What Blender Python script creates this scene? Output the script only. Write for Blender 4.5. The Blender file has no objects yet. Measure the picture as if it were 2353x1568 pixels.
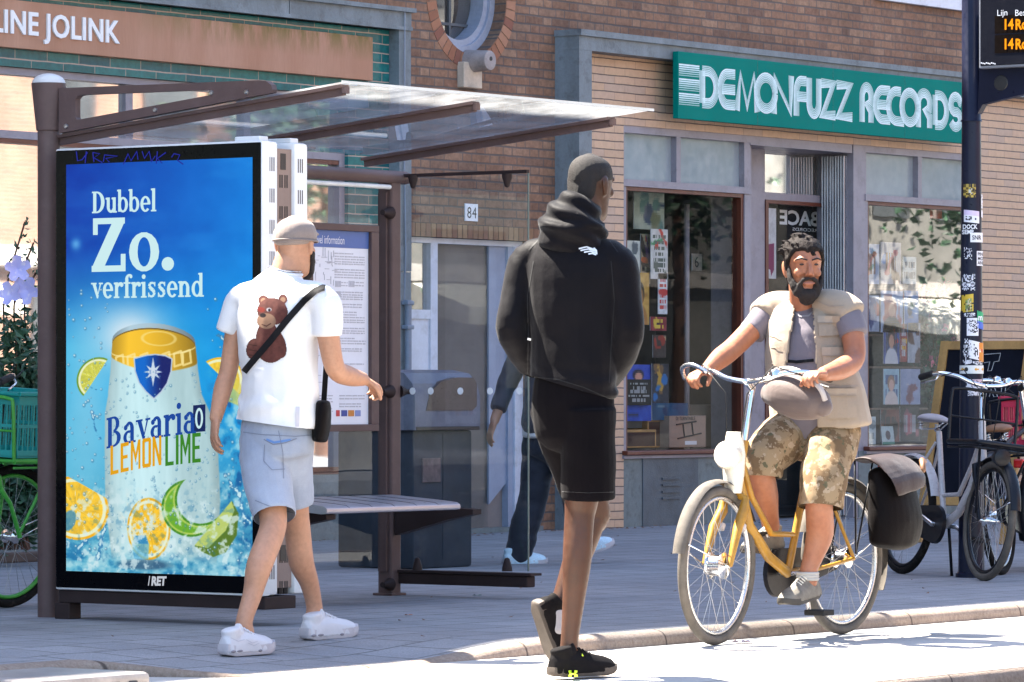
import bpy, bmesh, math, random
import numpy as np
from mathutils import Vector, Matrix, noise
PI = math.pi
R = math.radians
random.seed(7)
scene = bpy.context.scene
COL = scene.collection

# ---------------------------------------------------------------- camera
# World: X runs along the shop fronts (away to the right), Y goes from the street into the
# shops, Z is up; the pavement is z = 0. The camera stands at (0, 0, 1).
F_PX, CX, HY = 10300.0, 1176.5, 906.0        # focal length, centre and horizon in photo pixels (2353 wide)
TH = R(36.2)
SN, CS = math.sin(TH), math.cos(TH)
CAM_H = 1.0
cam = bpy.data.cameras.new('camera')
cam_o = bpy.data.objects.new('camera', cam)
COL.objects.link(cam_o)
cam.sensor_width = 36.0
cam.lens = F_PX / 2353.0 * 36.0
cam.shift_y = (HY - 784.0) / 2353.0
cam.clip_start, cam.clip_end = 0.5, 2000.0
cam_o.location = (0, 0, CAM_H)
cam_o.rotation_euler = (R(90), 0, math.atan2(SN, CS) - R(90))
scene.camera = cam_o

# ---------------------------------------------------------------- light
SUN_EL = R(58.5)
SUN_H = Vector((-0.13, 0.99)).normalized()   # horizontal direction towards the sun (behind the shops)
world = bpy.data.worlds.new('World')
scene.world = world
world.use_nodes = True
wn = world.node_tree.nodes
sky = wn.new('ShaderNodeTexSky')
sky.sky_type = 'NISHITA'
sky.sun_disc = False
sky.sun_elevation = SUN_EL
sky.sun_rotation = math.atan2(SUN_H.x, SUN_H.y)
world.node_tree.links.new(sky.outputs[0], wn['Background'].inputs[0])
wn['Background'].inputs[1].default_value = 0.08
sun = bpy.data.lights.new('sun', 'SUN')
sun.energy = 5.0
sun.angle = R(0.55)
sun.color = (1.0, 0.93, 0.82)
sun_o = bpy.data.objects.new('sun', sun)
COL.objects.link(sun_o)
sd = Vector((SUN_H.x * math.cos(SUN_EL), SUN_H.y * math.cos(SUN_EL), math.sin(SUN_EL)))
sun_o.rotation_euler = (-sd).to_track_quat('-Z', 'Y').to_euler()
sun_o.location = (10, 30, 40)
scene.view_settings.view_transform = 'Standard'
scene.view_settings.look = 'None'
scene.view_settings.exposure = 2.88
scene.view_settings.gamma = 1.0
scene.cycles.max_bounces = 10
scene.cycles.transparent_max_bounces = 24
scene.cycles.caustics_reflective = False
scene.cycles.caustics_refractive = False

# ---------------------------------------------------------------- photo pixel -> place
def W(xc, zc, z):                             # camera right / forward / height -> world
    return Vector((xc * SN + zc * CS, -xc * CS + zc * SN, z))
def J(px, py, zc):                            # photo point at forward distance zc
    return W((px - CX) / F_PX * zc, zc, CAM_H - (py - HY) / F_PX * zc)
def G(px, py, z=0.0):                         # photo point on the ground at height z
    return J(px, py, F_PX * (CAM_H - z) / (py - HY))
def PY(px, py, Y):                            # photo point on the plane Y = const -> (X, z)
    u = (px - CX) / F_PX
    t = Y / (SN - u * CS)
    return (u * SN + CS) * t, CAM_H - (py - HY) / F_PX * t
def PX(px, py, X):                            # photo point on the plane X = const -> (Y, z)
    u = (px - CX) / F_PX
    t = X / (u * SN + CS)
    return (SN - u * CS) * t, CAM_H - (py - HY) / F_PX * t
AX_R, AX_F = Vector((SN, -CS, 0)), Vector((CS, SN, 0))
UP = Vector((0, 0, 1))

# ---------------------------------------------------------------- objects
def thing(name, label, cat, loc=(0, 0, 0), rotz=0.0, group=None):
    o = bpy.data.objects.new(name, None)
    o.empty_display_size = 0.2
    COL.objects.link(o)
    o.location = loc
    o.rotation_euler = (0, 0, rotz)
    o['label'] = label
    o['category'] = cat
    if group: o['group'] = group
    return o
def tag(o, label, cat, group=None):
    o['label'] = label
    o['category'] = cat
    if group: o['group'] = group
    return o
def root_of(o):
    while o.parent: o = o.parent
    return o
def dup(root, loc=None, rotz=None, label=None):
    r = root.copy(); COL.objects.link(r)
    if loc is not None: r.location = loc
    if rotz is not None: r.rotation_euler = (0, 0, rotz)
    if label: r['label'] = label
    for ch in list(root.children):
        c = ch.copy(); COL.objects.link(c); c.parent = r
        for g in list(ch.children):
            d = g.copy(); COL.objects.link(d); d.parent = c
    return r

class MB:
    """collects shapes for ONE mesh object"""
    def __init__(self):
        self.v, self.f, self.m, self.c = [], [], [], []
        self.mi, self.col = 0, (1, 1, 1)
    def face(self, idx):
        self.f.append(tuple(idx)); self.m.append(self.mi); self.c.append(self.col)
    def add(self, verts, faces):
        b = len(self.v)
        self.v.extend([Vector(p) for p in verts])
        for f in faces: self.face([b + i for i in f])
        return self
    def box(self, x0, x1, y0, y1, z0, z1):
        vs = [(x, y, z) for z in (z0, z1) for y in (y0, y1) for x in (x0, x1)]
        return self.add(vs, [(0, 2, 3, 1), (4, 5, 7, 6), (0, 1, 5, 4), (2, 6, 7, 3), (0, 4, 6, 2), (1, 3, 7, 5)])
    def bbox(self, x0, x1, y0, y1, z0, z1, b=0.004):    # box with bevelled edges
        bm = bmesh.new()
        bmesh.ops.create_cube(bm, size=1.0)
        for v in bm.verts:
            v.co = Vector(((x0 + x1) / 2 + v.co.x * (x1 - x0), (y0 + y1) / 2 + v.co.y * (y1 - y0), (z0 + z1) / 2 + v.co.z * (z1 - z0)))
        bmesh.ops.bevel(bm, geom=bm.edges[:], offset=b, segments=2, affect='EDGES', profile=0.5)
        bm.verts.index_update()
        self.add([v.co.copy() for v in bm.verts], [[v.index for v in f.verts] for f in bm.faces])
        bm.free()
        return self
    def obox(self, c, ax, ay, az):                       # oriented box: centre and three half-axis vectors
        c, ax, ay, az = Vector(c), Vector(ax), Vector(ay), Vector(az)
        vs = [c + ax * i + ay * j + az * k for k in (-1, 1) for j in (-1, 1) for i in (-1, 1)]
        return self.add(vs, [(0, 2, 3, 1), (4, 5, 7, 6), (0, 1, 5, 4), (2, 6, 7, 3), (0, 4, 6, 2), (1, 3, 7, 5)])
    def poly(self, pts):
        b = len(self.v)
        self.v.extend([Vector(p) for p in pts])
        self.face(range(b, b + len(pts)))
        return self
    def prism(self, pts, d):                             # polygon swept along vector d
        pts = [Vector(p) for p in pts]; d = Vector(d); n = len(pts)
        fs = [tuple(range(n))[::-1], tuple(range(n, 2 * n))]
        fs += [(i, (i + 1) % n, n + (i + 1) % n, n + i) for i in range(n)]
        return self.add(pts + [p + d for p in pts], fs)
    def tube(self, pts, r, n=10, caps=True, closed=False):
        pts = [Vector(p) for p in pts]; k = len(pts)
        rs = r if hasattr(r, '__len__') else [r] * k
        tan = []
        for i in range(k):
            if closed: t = pts[(i + 1) % k] - pts[(i - 1) % k]
            else: t = pts[min(i + 1, k - 1)] - pts[max(i - 1, 0)]
            tan.append(t.normalized() if t.length > 1e-9 else Vector((0, 0, 1)))
        a = Vector((0, 0, 1)) if abs(tan[0].z) < 0.9 else Vector((1, 0, 0))
        nrm = (a - tan[0] * a.dot(tan[0])).normalized()
        b = len(self.v)
        for i in range(k):
            nrm = (nrm - tan[i] * nrm.dot(tan[i])).normalized()
            bi = tan[i].cross(nrm)
            for j in range(n):
                an = 2 * PI * j / n
                self.v.append(pts[i] + (nrm * math.cos(an) + bi * math.sin(an)) * rs[i])
        for i in range(k if closed else k - 1):
            i2 = (i + 1) % k
            for j in range(n):
                self.face((b + i * n + j, b + i * n + (j + 1) % n, b + i2 * n + (j + 1) % n, b + i2 * n + j))
        if caps and not closed:
            self.face([b + j for j in range(n)][::-1])
            self.face([b + (k - 1) * n + j for j in range(n)])
        return self
    def lathe(self, prof, axis_o=(0, 0, 0), axis=(0, 0, 1), n=24, caps=True):   # prof: (radius, height)
        o, ax = Vector(axis_o), Vector(axis).normalized()
        a = Vector((1, 0, 0)) if abs(ax.x) < 0.9 else Vector((0, 1, 0))
        e1 = (a - ax * a.dot(ax)).normalized(); e2 = ax.cross(e1)
        b = len(self.v)
        for (r, h) in prof:
            for j in range(n):
                an = 2 * PI * j / n
                self.v.append(o + ax * h + (e1 * math.cos(an) + e2 * math.sin(an)) * max(r, 1e-5))
        for i in range(len(prof) - 1):
            for j in range(n):
                self.face((b + i * n + j, b + i * n + (j + 1) % n, b + (i + 1) * n + (j + 1) % n, b + (i + 1) * n + j))
        if caps:
            self.face([b + j for j in range(n)][::-1])
            self.face([b + (len(prof) - 1) * n + j for j in range(n)])
        return self
    def ribbon(self, pts, w, up):                        # flat strip of width w along pts, lying across 'up' normal
        pts = [Vector(p) for p in pts]; up = Vector(up); k = len(pts)
        b = len(self.v)
        for i in range(k):
            t = (pts[min(i + 1, k - 1)] - pts[max(i - 1, 0)]).normalized()
            s = up.cross(t).normalized() * (w[i] if hasattr(w, '__len__') else w) / 2
            self.v.extend([pts[i] - s, pts[i] + s])
        for i in range(k - 1):
            self.face((b + 2 * i, b + 2 * i + 1, b + 2 * i + 3, b + 2 * i + 2))
        return self
    def text(self, s, o, ux, uy, size, depth=0.0, align='LEFT', bold=0.0, sx=1.0, space=1.0):
        vs, fs = text_mesh(s, align, bold, space)
        o, ux, uy = Vector(o), Vector(ux), Vector(uy)
        nz = ux.cross(uy).normalized()
        P = [o + ux * (p[0] * size * sx) + uy * (p[1] * size) for p in vs]
        if depth:
            return self.add([p + nz * depth for p in P], fs).sides(P, fs, nz * depth)
        return self.add(P, fs)
    def sides(self, P, fs, d):
        cnt = {}
        for f in fs:
            for i in range(len(f)):
                a, b = f[i], f[(i + 1) % len(f)]
                k = (min(a, b), max(a, b)); cnt.setdefault(k, []).append((a, b))
        for k, l in cnt.items():
            if len(l) == 1:
                a, b = l[0]
                self.add([P[a], P[b], P[b] + d, P[a] + d], [(0, 1, 2, 3)])
        return self
    def build(self, name, mats, parent=None, smooth=False, local=False, kind=None, colors=False, fixn=True):
        if not isinstance(mats, (list, tuple)): mats = [mats]
        off = Vector((0, 0, 0))
        if parent is not None and not local: off = Vector(root_of(parent).location)
        me = bpy.data.meshes.new(name)
        me.from_pydata([tuple(p - off) for p in self.v], [], self.f)
        for m in mats: me.materials.append(m)
        me.polygons.foreach_set('material_index', self.m)
        if colors:
            ca = me.color_attributes.new('Col', 'FLOAT_COLOR', 'CORNER')
            arr = []
            for f, c in zip(self.f, self.c): arr.extend([c[0], c[1], c[2], 1.0] * len(f))
            ca.data.foreach_set('color', arr)
        me.validate()
        if fixn:
            bm = bmesh.new(); bm.from_mesh(me)
            bmesh.ops.recalc_face_normals(bm, faces=bm.faces[:])
            bm.to_mesh(me); bm.free()
        if smooth:
            me.polygons.foreach_set('use_smooth', [True] * len(me.polygons))
            if smooth is not True: me.set_sharp_from_angle(angle=R(smooth))
        o = bpy.data.objects.new(name, me)
        COL.objects.link(o)
        if parent is not None: o.parent = parent
        if kind: o['kind'] = kind
        return o

_tc = {}
def text_mesh(s, align='LEFT', bold=0.0, space=1.0):
    k = (s, align, bold, space)
    if k in _tc: return _tc[k]
    cu = bpy.data.curves.new('t', 'FONT')
    cu.body = s; cu.align_x = align; cu.size = 1.0; cu.offset = bold; cu.resolution_u = 3
    cu.space_character = space
    o = bpy.data.objects.new('t', cu); COL.objects.link(o)
    dg = bpy.context.evaluated_depsgraph_get()
    me = bpy.data.meshes.new_from_object(o.evaluated_get(dg))
    vs = [tuple(v.co) for v in me.vertices]; fs = [tuple(p.vertices) for p in me.polygons]
    bpy.data.objects.remove(o); bpy.data.curves.remove(cu); bpy.data.meshes.remove(me)
    _tc[k] = (vs, fs)
    return _tc[k]

# ---------------------------------------------------------------- materials
class NT:
    def __init__(self, name):
        self.m = bpy.data.materials.new(name); self.m.use_nodes = True
        self.t = self.m.node_tree; self.t.nodes.clear()
        self.out = self.t.nodes.new('ShaderNodeOutputMaterial')
        self._tc = None
    def n(self, ty, **kw):
        nd = self.t.nodes.new('ShaderNode' + ty)
        for k, v in kw.items():
            if k.startswith('i_'):
                nd.inputs[k[2:].replace('_', ' ')].default_value = v
            else: setattr(nd, k, v)
        return nd
    def l(self, a, b): self.t.links.new(a, b)
    def obj(self):
        if not self._tc: self._tc = self.n('TexCoord')
        return self._tc.outputs['Object']
    def math(self, op, a, b=None, c=None, clamp=False):
        nd = self.n('Math', operation=op, use_clamp=clamp)
        for i, x in enumerate((a, b, c)):
            if x is None: continue
            if isinstance(x, (int, float)): nd.inputs[i].default_value = x
            else: self.l(x, nd.inputs[i])
        return nd.outputs[0]
    def mix(self, fac, a, b, mode='MIX'):
        nd = self.n('Mix', data_type='RGBA', blend_type=mode)
        for i, x in ((0, fac), (6, a), (7, b)):
            if isinstance(x, (int, float)): nd.inputs[i].default_value = x
            elif isinstance(x, (tuple, list)): nd.inputs[i].default_value = (x[0], x[1], x[2], 1)
            else: self.l(x, nd.inputs[i])
        return nd.outputs[2]
    def noise(self, scale, detail=4, rough=0.55, vec=None, dist=0.0):
        nd = self.n('TexNoise'); nd.inputs['Scale'].default_value = scale
        nd.inputs['Detail'].default_value = detail; nd.inputs['Roughness'].default_value = rough
        nd.inputs['Distortion'].default_value = dist
        self.l(vec if vec is not None else self.obj(), nd.inputs['Vector'])
        return nd.outputs[0]
    def ramp(self, fac, lo, hi, a=0.0, b=1.0):
        nd = self.n('MapRange'); self.l(fac, nd.inputs[0])
        for i, x in enumerate((lo, hi, a, b)): nd.inputs[i + 1].default_value = x
        return nd.outputs[0]
    def scaled(self, s):
        nd = self.n('Mapping'); self.l(self.obj(), nd.inputs[0]); nd.inputs['Scale'].default_value = s
        return nd.outputs[0]
    def bsdf(self, col, rough=0.6, metal=0.0, spec=0.5, bump=None, bstr=0.3, bdist=0.01, **kw):
        p = self.n('BsdfPrincipled')
        for k, x in (('Base Color', col), ('Roughness', rough), ('Metallic', metal), ('Specular IOR Level', spec)):
            if isinstance(x, (int, float)): p.inputs[k].default_value = x
            elif isinstance(x, (tuple, list)): p.inputs[k].default_value = (x[0], x[1], x[2], 1)
            else: self.l(x, p.inputs[k])
        for k, x in kw.items(): p.inputs[k.replace('_', ' ')].default_value = x
        if bump is not None:
            b = self.n('Bump'); b.inputs['Strength'].default_value = bstr; b.inputs['Distance'].default_value = bdist
            self.l(bump, b.inputs['Height']); self.l(b.outputs[0], p.inputs['Normal'])
        self.l(p.outputs[0], self.out.inputs[0])
        return p

def pm(name, col, rough=0.6, metal=0.0, var=0.12, scale=6.0, bump=0.15, bscale=None, spec=0.5, dirt=None, streak=False, **kw):
    """painted / plain surface with two scales of tone variation and fine relief"""
    t = NT(name)
    v = t.scaled((1, 1, 0.25)) if streak else t.obj()
    n1 = t.noise(scale, 5, 0.6, v); n2 = t.noise(scale * 9, 3, 0.6)
    f = t.math('ADD', t.ramp(n1, 0.3, 0.7, 1 - var, 1 + var), t.ramp(n2, 0.3, 0.7, -var * 0.4, var * 0.4))
    c = t.mix(1.0, col, f, 'MULTIPLY')
    if dirt: c = t.mix(t.ramp(t.noise(scale * 1.7, 6, 0.7), 0.52, 0.72, 0, dirt[3] if len(dirt) > 3 else 0.6), c, dirt[:3])
    rg = t.ramp(n2, 0.3, 0.7, max(0.02, rough - 0.08), min(1, rough + 0.08))
    t.bsdf(c, rg, metal, spec, bump=t.noise(bscale or scale * 14, 4, 0.6), bstr=bump, bdist=0.004, **kw)
    return t.m
def attr_mat(name, rough=0.6, emit=0.0, spec=0.4, gain=1.0):
    """printed picture: colours come from the mesh's colour attribute"""
    t = NT(name)
    a = t.n('VertexColor', layer_name='Col')
    if emit:
        p = t.bsdf((0.01, 0.01, 0.01), rough, 0, spec)
        t.l(a.outputs[0], p.inputs['Emission Color']); p.inputs['Emission Strength'].default_value = emit
    else:
        t.bsdf(t.mix(1.0, a.outputs[0], t.ramp(t.noise(30, 3), 0.3, 0.7, 0.93 * gain, 1.05 * gain), 'MULTIPLY'), rough, 0, spec)
    return t.m
def glass_mat(name, tint=(0.9, 0.95, 0.95), refl=1.0, dirt=0.03, dirt_col=(0.7, 0.72, 0.72), rough=0.0, transl=False, ior=1.5):
    """thin pane: lets light through, mirrors by Fresnel, carries some dust"""
    t = NT(name)
    tr = t.n('BsdfTransparent'); tr.inputs[0].default_value = (*tint, 1)
    gl = t.n('BsdfGlossy'); gl.inputs['Roughness'].default_value = rough
    b = t.n('Bump'); b.inputs['Strength'].default_value = 0.02; b.inputs['Distance'].default_value = 0.015
    t.l(t.noise(1.6, 2), b.inputs['Height']); t.l(b.outputs[0], gl.inputs['Normal'])
    fr = t.n('Fresnel'); fr.inputs[0].default_value = ior
    m1 = t.n('MixShader'); t.l(t.math('MULTIPLY', fr.outputs[0], refl, clamp=True), m1.inputs[0])
    t.l(tr.outputs[0], m1.inputs[1]); t.l(gl.outputs[0], m1.inputs[2])
    df = t.n('BsdfTranslucent' if transl else 'BsdfDiffuse'); df.inputs[0].default_value = (*dirt_col, 1)
    m2 = t.n('MixShader')
    t.l(t.math('MULTIPLY', t.ramp(t.noise(3.5, 6, 0.7, t.scaled((1, 1, 0.5))), 0.3, 0.75, 0.3, 1.7), dirt), m2.inputs[0])
    t.l(m1.outputs[0], m2.inputs[1]); t.l(df.outputs[0], m2.inputs[2])
    t.l(m2.outputs[0], t.out.inputs[0])
    return t.m
def brick_mat(name, cols, mortar, L=0.33, h=0.065, split=0.667, mw=0.012, vj=0.6, bond=0.5, rough=0.85, bump=0.6, soot=0.25, axes='XZ', grain=0.28):
    """brick / tile courses worked out from the object's own metres; split < 1 puts a header after each stretcher"""
    t = NT(name)
    sp = t.n('SeparateXYZ'); t.l(t.obj(), sp.inputs[0])
    x, z = sp.outputs[axes[0]], sp.outputs[axes[1]]
    wob = t.noise(5.0, 2)
    z = t.math('ADD', z, t.math('MULTIPLY', t.math('SUBTRACT', wob, 0.5), 0.011))
    zr = t.math('DIVIDE', z, h); row = t.math('FLOOR', zr); fz = t.math('FRACT', zr)
    par = t.math('FLOORED_MODULO', row, 2.0)
    xs = t.math('ADD', t.math('DIVIDE', x, L), t.math('MULTIPLY', par, bond))
    wn1 = t.n('TexWhiteNoise', noise_dimensions='1D'); t.l(row, wn1.inputs['W'])
    xs = t.math('ADD', xs, t.math('MULTIPLY', wn1.outputs[0], 0.04))
    cell = t.math('FLOOR', xs); fx = t.math('FRACT', xs)
    hd = t.math('GREATER_THAN', fx, split)
    cid = t.math('ADD', t.math('MULTIPLY', cell, 2.0), hd)
    cv = t.n('CombineXYZ'); t.l(cid, cv.inputs[0]); t.l(row, cv.inputs[1])
    wn2 = t.n('TexWhiteNoise', noise_dimensions='2D'); t.l(cv.outputs[0], wn2.inputs['Vector'])
    rnd = wn2.outputs[0]
    mx = mw * vj / L; mz = mw / h
    # distance to the nearest joint, 0 in the joint
    e = t.noise(40, 3)
    jit = t.math('MULTIPLY', t.math('SUBTRACT', e, 0.5), 0.35)
    dz = t.math('MINIMUM', fz, t.math('SUBTRACT', 1.0, fz))
    dx = t.math('MINIMUM', fx, t.math('SUBTRACT', 1.0, fx))
    if split < 1: dx = t.math('MINIMUM', dx, t.math('ABSOLUTE', t.math('SUBTRACT', fx, split)))
    jz = t.ramp(t.math('ADD', t.math('DIVIDE', dz, mz), jit), 0.4, 0.62)
    jx = t.ramp(t.math('ADD', t.math('DIVIDE', dx, mx), jit), 0.4, 0.62)
    brk = t.math('MINIMUM', jz, jx)
    cr = t.n('ValToRGB'); t.l(rnd, cr.inputs[0])
    els = cr.color_ramp.elements
    while len(els) < len(cols): els.new(0.5)
    for i, c in enumerate(cols):
        els[i].position = i / max(1, len(cols) - 1); els[i].color = (*c, 1)
    n1 = t.noise(22, 5, 0.65); n2 = t.noise(0.9, 5, 0.6)
    c = t.mix(1.0, cr.outputs[0], t.ramp(n1, 0.3, 0.7, 1 - grain, 1 + grain), 'MULTIPLY')
    c = t.mix(brk, mortar, c)
    c = t.mix(1.0, c, t.ramp(n2, 0.35, 0.7, 1 - soot, 1 + soot * 0.5), 'MULTIPLY')
    c = t.mix(1.0, c, t.ramp(t.noise(1.6, 5, 0.7, t.scaled((1, 1, 0.18))), 0.5, 0.75, 1.0, 1 - soot), 'MULTIPLY')
    t.bsdf(c, rough, 0, 0.35, bump=t.math('ADD', t.math('MULTIPLY', brk, 0.8), t.math('MULTIPLY', n1, 0.35)), bstr=bump, bdist=0.008)
    return t.m
# ================================================================ materials of the place
M = {}
M['brick'] = brick_mat('brick', [(0.20, 0.112, 0.074), (0.255, 0.142, 0.090), (0.285, 0.165, 0.105), (0.23, 0.125, 0.082), (0.31, 0.19, 0.125), (0.18, 0.105, 0.075)], (0.13, 0.105, 0.095), mw=0.013, vj=0.7)
M['tan_tile'] = brick_mat('tan_tile', [(0.53, 0.345, 0.225), (0.57, 0.375, 0.245), (0.55, 0.36, 0.245), (0.47, 0.335, 0.255)], (0.12, 0.085, 0.07), L=0.27, h=0.0615, split=2.0, mw=0.0085, vj=0.28, rough=0.4, bump=0.35, soot=0.06, grain=0.08)
M['teal_tile'] = brick_mat('teal_tile', [(0.012, 0.12, 0.125), (0.02, 0.16, 0.155), (0.015, 0.10, 0.12)], (0.42, 0.32, 0.26), L=0.3, h=0.066, split=2.0, mw=0.008, vj=0.6, rough=0.12, bump=0.3, soot=0.1)
M['old_brick'] = brick_mat('old_brick', [(0.26, 0.135, 0.09), (0.30, 0.16, 0.105), (0.23, 0.12, 0.085)], (0.3, 0.26, 0.22), L=0.33, h=0.065)
M['blue_stone'] = pm('blue_stone', (0.155, 0.185, 0.205), 0.55, var=0.25, scale=5, bump=0.5, dirt=(0.05, 0.05, 0.055, 0.6), streak=True)
M['dark_stone'] = pm('dark_stone', (0.07, 0.085, 0.10), 0.5, var=0.3, scale=6, bump=0.5)
M['granite'] = pm('granite', (0.13, 0.16, 0.165), 0.5, var=0.2, scale=8, bump=0.3, dirt=(0.05, 0.055, 0.05, 0.7))
M['frame_grey'] = pm('frame_grey', (0.255, 0.235, 0.27), 0.42, var=0.12, scale=4, bump=0.1, dirt=(0.13, 0.11, 0.12, 0.5))
M['frame_red'] = pm('frame_red', (0.115, 0.030, 0.016), 0.4, var=0.2, scale=5, bump=0.1)
M['white_wood'] = pm('white_wood', (0.66, 0.68, 0.76), 0.45, var=0.1, scale=4, bump=0.12, dirt=(0.36, 0.34, 0.34, 0.5))
M['pale_stone'] = pm('pale_stone', (0.52, 0.43, 0.34), 0.8, var=0.2, scale=9, bump=0.5)
M['spout_stone'] = pm('spout_stone', (0.30, 0.26, 0.25), 0.7, var=0.25, scale=9, bump=0.6)
M['terracotta'] = None
t = NT('terracotta')
n = t.noise(2.0, 6, 0.65, t.scaled((1, 1, 0.15))); n2 = t.noise(1.3, 5, 0.7); n3 = t.noise(60, 3, 0.6, t.scaled((1, 1, 0.2)))
sp = t.n('SeparateXYZ'); t.l(t.obj(), sp.inputs[0])
c = t.mix(t.ramp(n, 0.3, 0.7), (0.37, 0.18, 0.105), (0.50, 0.285, 0.195))
c = t.mix(t.ramp(n3, 0.4, 0.75, 0, 0.35), c, (0.38, 0.19, 0.12))
moss = t.math('MULTIPLY', t.ramp(sp.outputs['Z'], -0.01, 0.15), t.ramp(t.noise(9, 6, 0.7, t.scaled((1, 1, 0.22))), 0.40, 0.56))
moss = t.math('MULTIPLY', moss, t.ramp(sp.outputs['X'], -0.3, 0.8))
c = t.mix(t.math('MULTIPLY', moss, 0.8), c, (0.16, 0.13, 0.035))
t.bsdf(c, 0.8, 0, 0.3, bump=n3, bstr=0.3, bdist=0.004)
M['terracotta'] = t.m
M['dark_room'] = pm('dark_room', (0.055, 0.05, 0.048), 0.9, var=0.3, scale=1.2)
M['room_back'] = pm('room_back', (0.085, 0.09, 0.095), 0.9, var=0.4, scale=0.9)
M['shop_glass'] = glass_mat('shop_glass', (0.88, 0.91, 0.91), 0.42, dirt=0.005, rough=0.012)
M['frosted'] = pm('frosted_pane', (0.30, 0.35, 0.38), 0.08, var=0.12, scale=1.5, bump=0.02, spec=0.9)
M['mirror_glass'] = glass_mat('mirror_glass', (0.75, 0.8, 0.8), 3.2, rough=0.02, dirt=0.07, dirt_col=(0.75, 0.72, 0.7))
M['white_panel'] = pm('white_panel', (0.78, 0.76, 0.74), 0.6, var=0.1, scale=2)
M['asphalt'] = pm('asphalt', (0.075, 0.072, 0.07), 0.9, var=0.2, scale=1.0, bump=0.6, bscale=140)
M['black_metal'] = pm('black_metal', (0.018, 0.018, 0.02), 0.4, var=0.2, scale=9, spec=0.5)
M['steel'] = pm('steel', (0.55, 0.55, 0.57), 0.28, metal=1.0, var=0.12, scale=9, bump=0.05)
M['wood'] = pm('wood', (0.40, 0.22, 0.07), 0.5, var=0.25, scale=7, streak=True)

# paving: grey concrete flags in running bond
t = NT('paving')
sp = t.n('SeparateXYZ'); t.l(t.obj(), sp.inputs[0])
yr = t.math('DIVIDE', sp.outputs['Y'], 0.30); row = t.math('FLOOR', yr); fy = t.math('FRACT', yr)
xr = t.math('ADD', t.math('DIVIDE', sp.outputs['X'], 0.30), t.math('MULTIPLY', t.math('FLOORED_MODULO', row, 2), 0.5))
fx = t.math('FRACT', xr)
dx = t.math('MINIMUM', fx, t.math('SUBTRACT', 1, fx)); dy = t.math('MINIMUM', fy, t.math('SUBTRACT', 1, fy))
cv = t.n('CombineXYZ'); t.l(t.math('FLOOR', xr), cv.inputs[0]); t.l(row, cv.inputs[1])
wnz = t.n('TexWhiteNoise', noise_dimensions='2D'); t.l(cv.outputs[0], wnz.inputs['Vector'])
jt = t.ramp(t.math('ADD', t.math('MINIMUM', dx, dy), t.math('MULTIPLY', t.math('SUBTRACT', t.noise(30, 3), 0.5), 0.02)), 0.012, 0.03)
n1 = t.noise(1.1, 6, 0.6); n2 = t.noise(120, 4, 0.7)
c = t.mix(t.ramp(n1, 0.3, 0.7), (0.215, 0.211, 0.222), (0.295, 0.288, 0.295))
c = t.mix(1.0, c, t.ramp(wnz.outputs[0], 0, 1, 0.93, 1.06), 'MULTIPLY')
c = t.mix(1.0, c, t.ramp(n2, 0.3, 0.7, 0.72, 1.28), 'MULTIPLY')
c = t.mix(t.ramp(t.noise(5, 6, 0.75), 0.54, 0.72, 0, 0.55), c, (0.13, 0.12, 0.11))
c = t.mix(t.ramp(t.noise(17, 3, 0.5), 0.70, 0.74, 0, 0.5), c, (0.09, 0.085, 0.08))
c = t.mix(jt, (0.125, 0.12, 0.115), c)
t.bsdf(c, 0.85, 0, 0.3, bump=t.math('ADD', jt, t.math('MULTIPLY', n2, 0.3)), bstr=0.5, bdist=0.006)
M['paving'] = t.m
# cycle lane: pale concrete slabs
t = NT('lane_concrete')
sp = t.n('SeparateXYZ'); t.l(t.obj(), sp.inputs[0])
fy = t.math('FRACT', t.math('DIVIDE', t.math('SUBTRACT', sp.outputs['Y'], 8.68), 0.5))
fx = t.math('FRACT', t.math('DIVIDE', sp.outputs['X'], 1.0))
d = t.math('MINIMUM', t.math('MINIMUM', fy, t.math('SUBTRACT', 1, fy)), t.math('MULTIPLY', t.math('MINIMUM', fx, t.math('SUBTRACT', 1, fx)), 2.0))
jt = t.ramp(d, 0.006, 0.016)
c = t.mix(t.ramp(t.noise(1.5, 6, 0.65), 0.3, 0.7), (0.40, 0.37, 0.335), (0.50, 0.47, 0.43))
c = t.mix(t.ramp(t.noise(30, 4, 0.7), 0.3, 0.7, 0.0, 0.35), c, (0.33, 0.30, 0.27))
c = t.mix(jt, (0.16, 0.11, 0.07), c)
t.bsdf(c, 0.85, 0, 0.3, bump=t.noise(90, 4), bstr=0.35, bdist=0.004)
M['lane'] = t.m
M['kerb'] = None
t = NT('kerb_stone')
sp = t.n('SeparateXYZ'); t.l(t.obj(), sp.inputs[0])
fx = t.math('FRACT', t.math('ADD', sp.outputs['X'], 0.33))
jt = t.ramp(t.math('MINIMUM', fx, t.math('SUBTRACT', 1, fx)), 0.003, 0.008)
c = t.mix(t.ramp(t.noise(60, 5, 0.7), 0.3, 0.7), (0.20, 0.145, 0.11), (0.32, 0.25, 0.20))
c = t.mix(1.0, c, t.ramp(t.noise(2.5, 5), 0.3, 0.7, 0.8, 1.15), 'MULTIPLY')
c = t.mix(jt, (0.08, 0.06, 0.05), c)
t.bsdf(c, 0.9, 0, 0.3, bump=t.noise(150, 4), bstr=0.7, bdist=0.004)
M['kerb'] = t.m

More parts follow.
